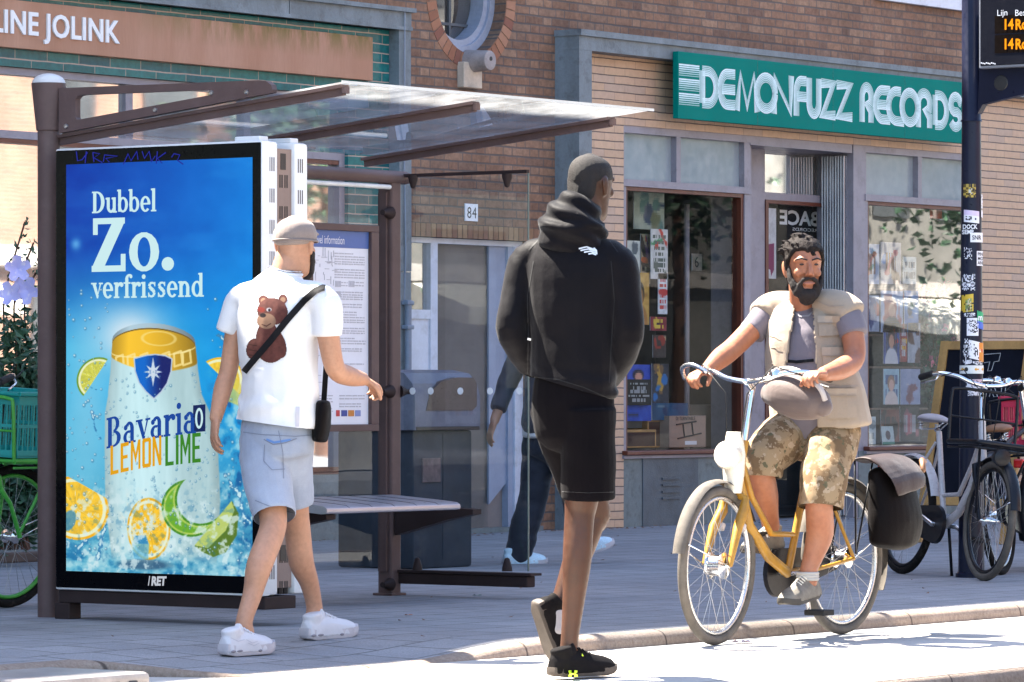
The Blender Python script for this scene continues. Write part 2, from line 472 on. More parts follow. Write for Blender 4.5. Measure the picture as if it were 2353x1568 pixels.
# ================================================================ ground
def sstep(a, b, x):
    k = min(1.0, max(0.0, (x - a) / (b - a))); return k * k * (3 - 2 * k)
def kerb_y(X): return 11.31 - 0.55 * sstep(12.6, 12.98, X)
def kerb_h(X): return -0.055 * sstep(12.6, 12.98, X) * (1 - sstep(13.9, 14.85, X))
def pave_z(X, Y):
    return kerb_h(X) * (1 - sstep(0.0, 1.3, Y - kerb_y(X)))
mb = MB(); mb.box(-300, 500, -6, 700, -0.6, -0.19); mb.build('road', M['asphalt'], kind='structure')
mb = MB(); mb.box(-80, 160, 8.69, 12.2, -0.185, -0.06); mb.build('cycle_lane', M['lane'], kind='structure')
mb = MB()
xs = [-80, -20, 0, 8, 11, 12, 12.4] + [12.5 + 0.05 * i for i in range(60)] + [15.8, 18, 25, 40, 160]
ysn = [0, 0.08, 0.16, 0.25, 0.35, 0.45, 0.6, 0.75, 0.9, 1.1, 1.3, 2.0, 9.0]
for X in xs:
    for d in ysn: mb.v.append(Vector((X, kerb_y(X) + d, pave_z(X, kerb_y(X) + d))))
ny = len(ysn)
for i in range(len(xs) - 1):
    for j in range(ny - 1):
        mb.face((i * ny + j, (i + 1) * ny + j, (i + 1) * ny + j + 1, i * ny + j + 1))
mb.build('pavement', M['paving'], kind='structure', smooth=True)
def kerb_sweep(name, yf, hf, depth, xs, prof_w=0.10):
    mb = MB(); prof = [(0, 0.001), (-0.35, 0.004), (-0.6, 0.0), (-0.8, -0.008), (-0.93, -0.022), (-0.99, -0.04), (-1.02, -0.06), (-1.02, -depth)]
    for X in xs:
        for (a, b) in prof:
            mb.v.append(Vector((X, yf(X) + a * prof_w, max(hf(X) + b, -depth) if b > -depth else -depth)))
    k = len(prof)
    for i in range(len(xs) - 1):
        for j in range(k - 1):
            mb.face((i * k + j, i * k + j + 1, (i + 1) * k + j + 1, (i + 1) * k + j))
    return mb.build(name, M['kerb'], kind='structure', smooth=True, fixn=False)
kerb_sweep('kerb', kerb_y, kerb_h, 0.10, xs)
kerb_sweep('lane_edge_kerb', lambda X: 8.76, lambda X: -0.055, 0.25, [-80, 0, 20, 160], 0.09)
# cast-iron gully at the kerb
o = thing('kerb_drain', 'pale cast metal gully box with slots set against the kerb at lower left', 'drain', (12.15, 11.0, -0.06))
mb = MB(); mb.bbox(11.75, 12.42, 10.72, 11.22, -0.07, -0.012, 0.02); mb.build('gully_box', pm('gully_iron', (0.34, 0.31, 0.29), 0.45, metal=0.3, var=0.2), o, smooth=40)
mb = MB()
for i in range(6): mb.bbox(11.82 + i * 0.095, 11.865 + i * 0.095, 10.714, 10.73, -0.066, -0.04, 0.004)
mb.build('slot', M['black_metal'], o)

# ================================================================ the brick building and its two shop fronts
from mathutils.geometry import tessellate_polygon
FY, FRY, TY = 19.25, 19.03, 19.18           # brick face, stone frame face, tiled face
B = thing('brick_building', 'brown brick building with two ground floor shop fronts framed in blue grey stone', 'building', (24, 19.3, 0))
def fr(px0, pt, px1, pb, Y):
    x0, z1 = PY(px0, pt, Y); x1, _ = PY(px1, pt, Y); _, z0 = PY(px0, pb, Y)
    return x0, x1, z0, z1
def plate(mb, outer, holes, Y, d):
    """flat wall with openings: front face plus the reveals of each opening (depth d)"""
    loops = [[Vector((x, z, 0)) for x, z in l] for l in [outer] + holes]
    tris = tessellate_polygon(loops)
    flat = [p for l in loops for p in l]
    mb.add([(p.x, Y, p.y) for p in flat], [tuple(q) for q in tris])
    for l in holes:
        n = len(l)
        for i in range(n):
            a, b = l[i], l[(i + 1) % n]
            mb.add([(a[0], Y, a[1]), (b[0], Y, b[1]), (b[0], Y + d, b[1]), (a[0], Y + d, a[1])], [(0, 1, 2, 3)])
XL0, XL1 = PY(918, 100, FRY)[0], PY(945.5, 100, FRY)[0]     # right jamb of the left shop's stone frame
XR0 = PY(1275, 100, FY)[0]; XR1 = PY(1360, 100, FRY)[0]     # left jamb of the record shop's stone frame
ZTOP = 3.67
wc = PY(1083, -9, FY)
NC = 48
circ = lambda r, n=NC: [(wc[0] + r * math.cos(2 * PI * i / n), wc[1] + r * math.sin(2 * PI * i / n)) for i in range(n)]
dz = PY(1000, 545, FY)[1]
dx0, dx1 = XL1 - 0.02, PY(1216, 700, FY)[0]
mb = MB()
HB = 13.95
outer = [(XL1 - 0.05, 0), (dx0, 0), (dx0, dz), (dx1, dz), (dx1, 0), (XR0 + 0.05, 0), (XR0 + 0.05, ZTOP - 0.01), (60, ZTOP - 0.01), (60, HB), (-40, HB), (-40, ZTOP - 0.05), (XL1 - 0.05, ZTOP - 0.05)]
plate(mb, outer, [circ(0.42)], FY, 0.16)
mb.poly([(dx0, FY, 0), (dx0, FY + 0.14, 0), (dx0, FY + 0.14, dz), (dx0, FY, dz)])
mb.poly([(dx1, FY, 0), (dx1, FY + 0.14, 0), (dx1, FY + 0.14, dz), (dx1, FY, dz)])
mb.poly([(-40, FY, HB), (60, FY, HB), (60, FY + 9, HB), (-40, FY + 9, HB)])
mb.poly([(-40, FY + 9, 0), (60, FY + 9, 0), (60, FY + 9, HB), (-40, FY + 9, HB)])
for X in (-40, 60): mb.poly([(X, FY, 0), (X, FY + 9, 0), (X, FY + 9, HB), (X, FY, HB)])
mb.build('wall', M['brick'], B, fixn=False)
# ring of bricks on edge round the round window (real wedges, two mm proud)
mb = MB(); NB = 44
for i in range(NB):
    a0, a1 = 2 * PI * (i + 0.07) / NB, 2 * PI * (i + 0.93) / NB
    pts = [(wc[0] + r * math.cos(a), FY - 0.004, wc[1] + r * math.sin(a)) for r, a in ((0.425, a0), (0.425, a1), (0.535, a1), (0.535, a0))]
    mb.col = random.choice([(0.27, 0.115, 0.065), (0.33, 0.15, 0.085), (0.22, 0.09, 0.06), (0.36, 0.18, 0.11)])
    mb.prism(pts, (0, 0.012, 0))
ringm = attr_mat('brick_ring', 0.85)
mb.build('brick_ring', ringm, B, colors=True)
mb = MB()
for (r0, r1, y0, y1) in ((0.42, 0.36, FY + 0.10, FY + 0.13), (0.36, 0.31, FY + 0.12, FY + 0.24)):
    c0, c1 = circ(r0), circ(r1)
    for i in range(NC):
        j = (i + 1) % NC
        q = lambda c, k, y: (c[k][0], y, c[k][1])
        mb.add([q(c0, i, y0), q(c0, j, y0), q(c1, j, y0), q(c1, i, y0), q(c1, i, y1), q(c1, j, y1)], [(0, 1, 2, 3), (3, 2, 5, 4)])
rw = mb.build('round_window', pm('round_frame', (0.30, 0.335, 0.42), 0.4, var=0.15), B, smooth=35)
mb = MB(); mb.poly([(x, FY + 0.235, z) for x, z in circ(0.33)]); mb.build('pane', M['mirror_glass'], rw)
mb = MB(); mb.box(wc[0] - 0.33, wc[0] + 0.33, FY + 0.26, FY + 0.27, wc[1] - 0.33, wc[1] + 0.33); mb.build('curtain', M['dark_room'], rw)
mb = MB(); mb.box(wc[0] + 0.02, wc[0] + 0.045, FY + 0.215, FY + 0.232, wc[1] - 0.31, wc[1] + 0.31)
mb.box(wc[0] - 0.31, wc[0] + 0.31, FY + 0.216, FY + 0.231, wc[1] - 0.2, wc[1] - 0.18); mb.build('glazing_bar', M['dark_stone'], rw)
# stone spout under it
ex, ez = PY(1128, 139, FY - 0.2)
mb = MB(); mb.lathe([(0.05, 0), (0.07, 0.006), (0.072, 0.03), (0.085, 0.21)], (ex, FY - 0.2, ez), (0, 1, 0), 24)
mb.build('stone_spout', M['spout_stone'], B, smooth=40)
mb = MB(); mb.lathe([(0.016, 0), (0.016, 0.004)], (ex, FY - 0.203, ez + 0.012), (0, 1, 0), 12); mb.build('spout_hole', M['dark_room'], B)
x0, x1, z0, z1 = fr(1064, 148, 1106, 201, FY - 0.05)
mb = MB(); mb.bbox(x0, x1, FY - 0.06, FY + 0.02, z0, z1 + 0.02, 0.008); mb.build('stone_corbel', M['pale_stone'], B)
# soldier course above door 84
mb = MB()
nS = int((dx1 - dx0 + 0.1) / 0.062)
for i in range(nS):
    x = dx0 + 0.04 + i * 0.062
    mb.col = random.choice([(0.26, 0.15, 0.085), (0.32, 0.20, 0.11), (0.24, 0.13, 0.08)])
    mb.box(x, x + 0.051, FY - 0.004, FY + 0.01, dz, dz + 0.095)
mb.build('soldier_course', ringm, B, colors=True)

# ---- door 84
DY = FY + 0.1
D = MB(); dm = [M['white_wood'], pm('door_blind', (0.235, 0.20, 0.185), 0.7, var=0.15, scale=3), pm('side_leaf', (0.30, 0.34, 0.44), 0.4, var=0.1), pm('brown_curtain', (0.13, 0.05, 0.03), 0.7, var=0.3)]
zt = PY(1000, 560, DY)[1]; xa = PY(980, 700, DY)[0]; xb = PY(996, 700, DY)[0]; xc = PY(1121, 700, DY)[0]; xd = PY(1160, 700, DY)[0]; xe = PY(1172, 700, DY)[0]; xf = PY(1216, 700, DY)[0]
zp = PY(960, 712, DY)[1]; zq = PY(960, 735, DY)[1]
D.box(dx0, xf, DY - 0.04, DY + 0.04, zt, dz - 0.002)                       # head
D.box(xa, xb, DY - 0.038, DY + 0.04, 0.0, zt)                             # mullion
D.box(dx0, xa, DY - 0.036, DY + 0.04, zp - 0.065, zp); D.box(dx0, xa, DY - 0.02, DY + 0.02, 0, zp - 0.065)
D.box(dx0 + 0.02, xa - 0.02, DY - 0.026, DY - 0.018, 0.1, zp - 0.09)
D.box(xe, xf, DY - 0.045, DY + 0.04, 0.0, zt)
fo = D.build('door_frame', dm[0], B)
D = MB(); D.box(xb, xd, DY + 0.025, DY + 0.035, 0.02, zt); D.build('door_blind', dm[1], B)
D = MB(); D.box(dx0, xa, DY + 0.03, DY + 0.045, zp, zt); D.build('curtain', dm[3], B)
D = MB(); D.prism([(xc, DY - 0.01, zt), (xd, DY - 0.01, zt), (xd, DY - 0.01, 0.35), (xc, DY - 0.01, 0.2)], (0, 0.02, 0)); D.box(xd, xe, DY - 0.03, DY + 0.03, 0, zt); D.build('door_leaf', dm[2], B)
D = MB(); D.poly([(xb, DY, 0.02), (xc, DY, 0.02), (xc, DY, zt), (xb, DY, zt)]); D.poly([(dx0, DY, zp), (xa, DY, zp), (xa, DY, zt), (dx0, DY, zt)])
D.build('door_pane', M['shop_glass'], B)
mb = MB(); mb.box(dx0, xf, FY - 0.03, FY + 0.05, 0.0, 0.035); mb.build('door_step', M['granite'], B)

# ---- left shop: stone frame, sign band, teal tiles, window
mb = MB()
lt = PY(918, 17, FRY)[1]; lb = PY(918, 66, FRY)[1]
for xa0 in range(12):                                                     # lintel blocks with joints
    xx = XL1 - 0.0 - xa0 * 1.35
    mb.box(xx - 1.345, xx, FRY + (0.002 if xa0 % 2 else 0), FY + 0.02, lb, lt - 0.03)
mb.box(-10, XL1 + 0.02, FRY - 0.03, FY + 0.02, lt - 0.03, lt)
mb.box(-10, XL1, FRY - 0.012, FRY + 0.02, lb - 0.008, lb + 0.018)
for k, (za, zb) in enumerate(((0, 0.9), (0.904, 1.85), (1.854, 2.75), (2.754, lb - 0.009))):
    mb.box(XL0, XL1, FRY + 0.004 * (k % 2), FY + 0.02, za, zb)
mb.build('stone_frame', M['blue_stone'], B)
LTY = 19.12
mb = MB(); z_t0 = PY(0, 108, LTY)[1]; z_t2 = PY(0, 151, LTY)[1]
xt = PY(857, 150, LTY)[0]; xw = PY(800, 600, LTY)[0]
mb.box(-10, XL0 - 0.002, LTY, LTY + 0.2, z_t2, lb - 0.01); mb.box(xw, XL0 - 0.002, LTY, LTY + 0.2, 0, z_t2)
mb.build('teal_tiles', M['teal_tile'], B)
LWY = 19.2
mb = MB()
zh0 = PY(0, 171, LWY)[1]
zs1 = PY(0, 300, LWY)[1]; zs0 = PY(0, 318, LWY)[1]
mb.box(-10, xw, LTY + 0.03, LWY + 0.08, zh0, z_t2 - 0.002)
mb.box(-10, xw, LWY - 0.05, LWY + 0.05, zs0, zs1)
for px in (-300, 289, 560, 790):
    x = PY(px, 250, LWY)[0]; mb.box(x - 0.035, x + 0.035, LWY - 0.03, LWY + 0.05, zs1, zh0)
for px in (-300, 590): 
    x = PY(px, 250, LWY)[0]; mb.box(x - 0.04, x + 0.04, LWY - 0.03, LWY + 0.05, 0.5, zs0 - 0.03)
mb.box(xw - 0.06, xw - 0.001, LWY - 0.05, LWY + 0.05, 0.45, zs0)
lf = mb.build('window_frame', M['frame_grey'], B)
mb = MB(); mb.box(-10, xw - 0.06, LWY - 0.045, LWY + 0.03, zs0 - 0.03, zs0 - 0.001); mb.box(-10, xw - 0.06, LWY - 0.06, LWY + 0.03, 0.45, 0.5); mb.build('sash', M['frame_red'], lf)
mb = MB(); mb.poly([(-10, LWY, 0.5), (xw - 0.06, LWY, 0.5), (xw - 0.06, LWY, zs0 - 0.03), (-10, LWY, zs0 - 0.03)])
mb.poly([(-10, LWY + 0.002, zs1), (xw - 0.03, LWY + 0.002, zs1), (xw - 0.03, LWY + 0.002, zh0), (-10, LWY + 0.002, zh0)])
mb.build('shop_pane', M['mirror_glass'], B)
mb = MB(); mb.box(-10, xw, LTY + 0.02, LWY + 0.3, 0, 0.448); mb.build('plinth', M['granite'], B)

# ---- record shop: stone frame, tan tiles, windows, recessed door
mb = MB()
rt = PY(1330, 67, FRY)[1]; rb = PY(1360, 117, FRY)[1]
mb.box(XR0, 40, FRY, FY + 0.02, rb, rt - 0.045); mb.box(XR0 - 0.01, 40, FRY - 0.025, FY + 0.02, rt - 0.045, rt)
for k, (za, zb) in enumerate(((0, 1.1), (1.104, 2.3), (2.304, rb - 0.001))): mb.box(XR0, XR1, FRY + 0.003 * (k % 2), FY + 0.02, za, zb)
mb.build('stone_frame', M['blue_stone'], B)
WY = 19.24                                                                  # glazing plane of the record shop
xl = PY(1418, 600, WY)[0]; xr = PY(2238, 600, WY)[0]
zwt = PY(1420, 288, WY)[1]                                                  # top of the window frames
mb = MB()
mb.box(XR1 + 0.001, xl, TY, TY + 0.15, 0.0, zwt); mb.box(XR1 + 0.001, 40, TY, TY + 0.15, zwt, rb - 0.001)
mb.box(xr, 40, TY + 0.001, TY + 0.15, 0.0, zwt)
mb.build('tan_tiles', M['tan_tile'], B)
xd0 = PY(1712, 600, WY)[0]; xd1 = PY(1946, 600, WY)[0]; xd2 = PY(1975, 600, WY)[0]; xdl = PY(1692, 600, WY)[0]
zsill = PY(1420, 1036, WY)[1]
for xa, xb in ((xl, xd0), (xd2 - 0.1, xr)):
    mb = MB(); mb.box(xa, xb, TY + 0.005, TY + 0.3, 0, zsill - 0.035); mb.build('plinth', M['granite'], B)
x0, x1, z0, z1 = fr(1477, 1048, 1604, 1260, TY)
mb = MB(); mb.box(x0, x1, TY - 0.002, TY + 0.02, 0, z1)
for i in range(4):
    zz = PY(1540, 1100 + i * 15, TY)[1]
    mb.box(x0 + 0.25, x1 - 0.25, TY - 0.012, TY, zz - 0.008, zz + 0.008)
mb.build('vent_panel', M['dark_stone'], B)
def shop_window(name, x0, x1, mull, px_ref):
    zb1 = PY(px_ref, 412, WY)[1] if px_ref < 1900 else PY(px_ref, 447, WY)[1]
    zb0 = PY(px_ref, 428, WY)[1] if px_ref < 1900 else PY(px_ref, 462, WY)[1]
    mb = MB(); a, b = WY - 0.05, WY + 0.05; w = 0.05
    mb.box(x0, x1, a, b, zwt - 0.055, zwt - 0.001); mb.box(x0, x1, a - 0.01, b, zb0, zb1)
    mb.box(x0, x0 + w, a + 0.002, b, zsill, zb0); mb.box(x1 - w - 0.03, x1, a + 0.002, b, zsill, zb0)
    mb.box(x0, x0 + w * 0.6, a + 0.004, b, zb1, zwt - 0.055); mb.box(x1 - w - 0.03, x1, a + 0.004, b, zb1, zwt - 0.055)
    for xm in mull: mb.box(xm - 0.03, xm + 0.03, a + 0.004, b, zb1, zwt - 0.055)
    f = mb.build('window', M['frame_grey'], B)
    mb = MB()
    mb.box(x0 + w, x1 - w - 0.03, a + 0.01, b, zb0 - 0.03, zb0 - 0.001); mb.box(x1 - w - 0.065, x1 - w - 0.031, a + 0.012, b, zsill, zb0 - 0.03); mb.box(x0 + w + 0.001, x0 + w + 0.03, a + 0.012, b, zsill, zb0 - 0.03)
    mb.build('sash', M['frame_red'], f)
    mb = MB(); mb.bbox(x0 - 0.02, x1, WY - 0.11, b + 0.02, zsill - 0.034, zsill - 0.001, 0.006); mb.build('sill', M['frame_red'], f)
    mb = MB(); mb.box(x0 - 0.02, x1, TY - 0.02, WY, zsill - 0.06, zsill - 0.037); mb.build('drip_ledge', M['frame_grey'], f)
    mb = MB(); mb.poly([(x0, WY, zsill), (x1 - w, WY, zsill), (x1 - w, WY, zb0), (x0, WY, zb0)]); mb.build('pane', M['shop_glass'], f)
    mb = MB(); mb.poly([(x0, WY + 0.004, zb1), (x1 - w, WY + 0.004, zb1), (x1 - w, WY + 0.004, zwt - 0.05), (x0, WY + 0.004, zwt - 0.05)]); mb.build('transom_pane', M['frosted'], f)
    return f
shop_window('left', xl, xd0, [PY(1548, 350, WY)[0]], 1420)
shop_window('right', xd2, xr, [PY(2103, 400, WY)[0]], 1978)
# recess: door plane deeper, ribbed shutter on its right return
DRY = WY + 0.27
xe0 = PY(1740, 600, DRY)[0]; xe1 = xd1 + 0.0
mb = MB()
zdt = zwt - 0.001
mb.box(xd0, xd1, WY - 0.05, WY + 0.3, zdt - 0.07, zdt)                       # head of the recess
mb.box(xd1 + 0.02, xd2 - 0.001, WY - 0.05, WY + 0.3, 0.0, zdt)               # right post
mb.box(xd0, xd0 + 0.12, WY + 0.02, DRY + 0.05, 0, zdt - 0.07)
xq0 = PY(1756, 600, DRY)[0]
za = PY(1756, 442, DRY)[1]; zb = PY(1756, 459, DRY)[1]; zc_ = PY(1756, 332, DRY)[1]
mb.box(xd0 + 0.12, xq0 - 0.02, DRY - 0.02, DRY + 0.05, 0, zdt - 0.07)
mb.box(xq0 - 0.02, xd1, DRY - 0.02, DRY + 0.05, zb, za); mb.box(xq0 - 0.02, xd1, DRY - 0.02, DRY + 0.05, zc_, zdt - 0.071)
mb.build('door_surround', M['frame_grey'], B)
mb = MB(); mb.box(xq0 - 0.02, xq0 + 0.02, DRY - 0.03, DRY + 0.04, 0, zb - 0.001); mb.box(xq0 + 0.02, xd1, DRY - 0.03, DRY + 0.04, zb - 0.03, zb - 0.001)
mb.build('sash', M['frame_red'], B)
mb = MB(); mb.poly([(xq0, DRY, 0.05), (xd1, DRY, 0.05), (xd1, DRY, zb), (xq0, DRY, zb)]); mb.build('door_pane', M['shop_glass'], B)
mb = MB(); mb.poly([(xq0, DRY + 0.003, za), (xd1, DRY + 0.003, za), (xd1, DRY + 0.003, zc_), (xq0, DRY + 0.003, zc_)]); mb.build('transom_pane', M['mirror_glass'], B)
mb = MB(); k = 9
for i in range(k):
    y = WY + 0.01 + (DRY - 0.04 - WY) * i / k
    mb.box(xd1 - 0.012 * (i % 2), xd1 + 0.02, y, y + (DRY - 0.04 - WY) / k - 0.003, 0.02, zdt - 0.09)
    mb.tube([(xd1 - 0.012, y + 0.012, 0.02), (xd1 - 0.012, y + 0.012, zdt - 0.09)], 0.009, 8)
mb.build('ribbed_shutter', pm('shutter_metal', (0.36, 0.37, 0.41), 0.35, metal=0.6, var=0.15), B, smooth=40)
# rooms behind the glass
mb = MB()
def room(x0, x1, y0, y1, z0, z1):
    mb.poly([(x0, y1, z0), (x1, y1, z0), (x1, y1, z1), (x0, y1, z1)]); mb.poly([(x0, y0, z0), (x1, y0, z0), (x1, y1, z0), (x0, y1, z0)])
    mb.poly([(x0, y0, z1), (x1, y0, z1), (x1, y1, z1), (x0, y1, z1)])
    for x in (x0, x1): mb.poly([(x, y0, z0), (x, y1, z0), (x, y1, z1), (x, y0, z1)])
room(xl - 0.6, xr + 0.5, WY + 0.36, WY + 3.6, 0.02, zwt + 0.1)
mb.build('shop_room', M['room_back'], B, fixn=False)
mb = MB(); room(8, xw + 0.5, LWY + 0.31, LWY + 2.2, 0.02, 3.3); mb.build('shop_room', M['white_panel'], B, fixn=False)
for xa, xb in ((xl, xd0), (xd2, xr)):
    mb = MB(); mb.box(xa, xb, WY + 0.05, WY + 0.75, zsill - 0.06, zsill - 0.02); mb.build('display_shelf', pm('shelf_board', (0.12, 0.07, 0.05), 0.6), B)
# band of pale stone high on the wall, downpipe, wall bracket
zb1 = PY(2208, 16, FRY)[1]
mb = MB(); x0 = PY(2010, 0, FY)[0]; mb.box(x0, 40, FY - 0.05, FY + 0.02, zb1, zb1 + 0.16); mb.build('stone_band', M['white_wood'], B)
mb = MB(); xp = PY(939, 700, FRY - 0.05)[0]
mb.tube([(xp + 0.02, FRY - 0.03, 0.02), (xp + 0.02, FRY - 0.03, PY(939, 690, FRY)[1])], 0.026, 10)
mb.tube([(xp, FRY - 0.012, PY(939, 690, FRY)[1]), (xp + 0.015, FRY - 0.012, 2.0), (xp, FRY - 0.012, 2.6), (xp + 0.005, FRY - 0.012, lt)], 0.006, 6)
for z in (0.75, 1.45, 1.62): mb.bbox(xp - 0.02, xp + 0.055, FRY - 0.06, FRY, z, z + 0.03, 0.006)
mb.build('downpipe', pm('pipe_grey', (0.21, 0.24, 0.30), 0.45, var=0.15), B, smooth=40)

# ================================================================ across the street (seen only in the glass)
O = thing('opposite_building', 'sunlit brick terrace across the street mirrored in the shop windows', 'building', (60, -9, 0))
M['far_trim'] = pm('far_trim', (0.42, 0.39, 0.36), 0.7, var=0.3, scale=1.5); M['far_dark'] = pm('far_dark', (0.05, 0.055, 0.06), 0.3, var=0.4, scale=2); M['far_awning'] = pm('far_awning', (0.62, 0.60, 0.52), 0.8, var=0.2)
mb = MB(); mb.box(20, 61, -16, -9, 0, 13); mb.build('wall', M['old_brick'], O)
mb = MB(); mb.box(61, 140, -16, -9, 0, 12); mb.build('plaster_wall', pm('far_plaster', (0.17, 0.165, 0.15), 0.8, var=0.3, scale=0.6), O)
mb = MB()
for z in (3.0, 7.3): mb.box(20, 140, -9.03, -8.86, z, z + 0.3)
mb.build('string_course', M['far_trim'], O)
def each(name, mat, boxes, root):                            # one mesh, copied to every place
    for k, (x0, x1, y0, y1, z0, z1) in enumerate(boxes):
        mb = MB(); mb.box(x0, x1, y0, y1, z0, z1); mb.build(name, mat, root)
each('shop_window', M['far_dark'], [(42 + k * 5, 45.3 + k * 5, -9.0, -8.9, 0.4, 2.7) for k in range(11)], O)
each('window', M['far_dark'], [(42.2 + k * 2.5, 43.5 + k * 2.5, -9.0, -8.95, fl, fl + 1.7) for k in range(22) for fl in (4.6, 7.9)], O)
each('pier', M['far_trim'], [(45.6 + k * 5, 46.6 + k * 5, -9.02, -8.9, 0, 3.0) for k in range(0, 11, 2)], O)
for k in range(1, 11, 3):
    x = 42 + k * 5; mb = MB(); mb.prism([(x, -9, 3.0), (x, -7.6, 2.5), (x, -7.6, 2.2), (x, -9, 2.5)], (3.4, 0, 0)); mb.build('awning', M['far_awning'], O)
mb = MB(); mb.box(-80, 200, -12, -5.2, -0.18, -0.02); mb.build('opposite_pavement', M['paving'], kind='structure')
# ================================================================ bus shelter
M['shelter_paint'] = pm('shelter_paint', (0.115, 0.074, 0.068), 0.5, var=0.12, scale=5, bump=0.06, spec=0.2, dirt=(0.17, 0.12, 0.11, 0.35))
M['shelter_dark'] = pm('shelter_dark', (0.034, 0.022, 0.021), 0.55, var=0.15, scale=5, bump=0.06, spec=0.15)
M['roof_glass'] = glass_mat('roof_glass', (0.62, 0.68, 0.74), 1.3, dirt=0.13, dirt_col=(0.66, 0.68, 0.70), transl=True)
M['wall_glass'] = glass_mat('wall_glass', (0.80, 0.85, 0.88), 0.75, dirt=0.012, dirt_col=(0.6, 0.63, 0.66))
M['dot'] = pm('dot_white', (0.78, 0.8, 0.82), 0.6, var=0.03)
pl = G(112, 1418); SX, SY = pl.x, pl.y                     # rear left post
p2 = G(895, 1368); S2X, S2Y = p2.x, p2.y                   # rear middle post
S = thing('bus_shelter', 'brown steel bus shelter with a sloping glass roof, glass walls and a slim bench', 'bus shelter', (SX, SY, 0))
mb = MB(); mb.lathe([(0.05, 0.0), (0.05, 2.18)], (SX, SY, 0), (0, 0, 1), 28)
mb.build('post', M['shelter_paint'], S, smooth=40)
zc0, zc1 = PX(112, 302, SX)[1], PX(112, 192, SX)[1]
mb = MB(); mb.lathe([(0.05, zc0), (0.056, zc0 + 0.004), (0.078, zc1 - 0.004), (0.078, zc1)], (SX, SY, 0), (0, 0, 1), 32)
pc = mb.build('post_head', M['shelter_paint'], S, smooth=40)
mb = MB(); mb.lathe([(0.076 * math.cos(a), zc1 + 0.045 * math.sin(a)) for a in [0.0, 0.3, 0.6, 0.9, 1.2, 1.4, 1.56]], (SX, SY, 0), (0, 0, 1), 32, caps=False)
mb.build('dome_cap', pm('dome_grey', (0.62, 0.60, 0.58), 0.35, var=0.05), pc, smooth=True)
# pierced arm plate beside the left post
def yz(c): y, z = PX(c[0] * 0.27, c[1] * 0.27, SX - 0.02); return (y, z)
outl = [(500, 752), (1300, 720), (2200, 684), (2262, 690), (2305, 722), (2316, 762), (2308, 792), (1400, 965), (500, 1135)]
hole = [(640, 845), (660, 818), (700, 808), (1720, 768), (1780, 768), (1820, 784), (1815, 802), (1780, 812), (690, 1016), (652, 1020), (640, 1000)]
def plate_yz(mb, outer, holes, X, d):
    loops = [[Vector((a, b, 0)) for a, b in l] for l in [outer] + holes]
    tris = tessellate_polygon(loops); flat = [p for l in loops for p in l]
    mb.add([(X, p.x, p.y) for p in flat], [tuple(q) for q in tris]); mb.add([(X + d, p.x, p.y) for p in flat], [tuple(q) for q in tris])
    for l in [outer] + holes:
        for i in range(len(l)):
            a, b = l[i], l[(i + 1) % len(l)]
            mb.add([(X, a[0], a[1]), (X, b[0], b[1]), (X + d, b[0], b[1]), (X + d, a[0], a[1])], [(0, 1, 2, 3)])
mb = MB(); plate_yz(mb, [yz(c) for c in outl], [[yz(c) for c in hole]], SX - 0.02, 0.035)
arm = mb.build('arm_plate', M['shelter_paint'], S, fixn=False)
for c in ((565, 1075), (1322, 935), (2100, 785), (1800, 790)):
    y, z = yz(c); mb = MB(); mb.lathe([(0.012, 0.0), (0.010, 0.007), (0.0, 0.009)], (SX - 0.02, y, z), (-1, 0, 0), 10); mb.build('bolt', M['steel'], arm, smooth=40)
RY0, RY1, RZ0, RZ1 = 13.50, 11.87, 2.168, 2.330            # roof: rear and front edge
def roof_z(Y): return RZ0 + (RZ1 - RZ0) * (RY0 - Y) / (RY0 - RY1)
RX1 = PY(1500, 262, RY1)[0]
def rib(X, yf, name='roof_rib'):
    mb = MB(); a, b = Vector((X, SY, roof_z(SY) - 0.012)), Vector((X, yf, roof_z(yf) - 0.012))
    d = (b - a); n = Vector((1, 0, 0)); up = Vector((0, -d.z, d.y)).normalized(); up = up if up.z > 0 else -up
    c = (a + b) / 2
    mb.obox(c, d / 2, n * 0.028, up * 0.007); mb.obox(c - up * 0.022, d / 2 * 0.995, n * 0.010, up * 0.016)
    mb.lathe([(0.02, 0), (0.02, 0.03)], b - up * 0.02 - Vector((0.0, 0, 0.012)), (0, 0, 1), 10)
    return mb.build(name, M['shelter_paint'], S)
rib(SX + 0.03, RY1 + 0.02)
rib(PX(620, 321, 16.1)[0] * 0 + 16.12, 12.0); rib(17.3, 12.08)
xj = PY(1250, 235, RY1)[0]
for (xa, xb) in ((SX - 0.02, xj - 0.003), (xj + 0.003, RX1)):
    mb = MB(); mb.add([(xa, RY0, RZ0), (xb, RY0, RZ0), (xb, RY1, RZ1), (xa, RY1, RZ1)], [(0, 1, 2, 3)])
    mb.build('roof_pane', M['roof_glass'], S)
mb = MB(); mb.box(SX - 0.02, RX1, RY1 - 0.008, RY1 - 0.001, RZ1 - 0.006, RZ1 + 0.007); mb.build('roof_edge', pm('glass_edge', (0.6, 0.64, 0.62), 0.15, var=0.05, spec=0.8), S)
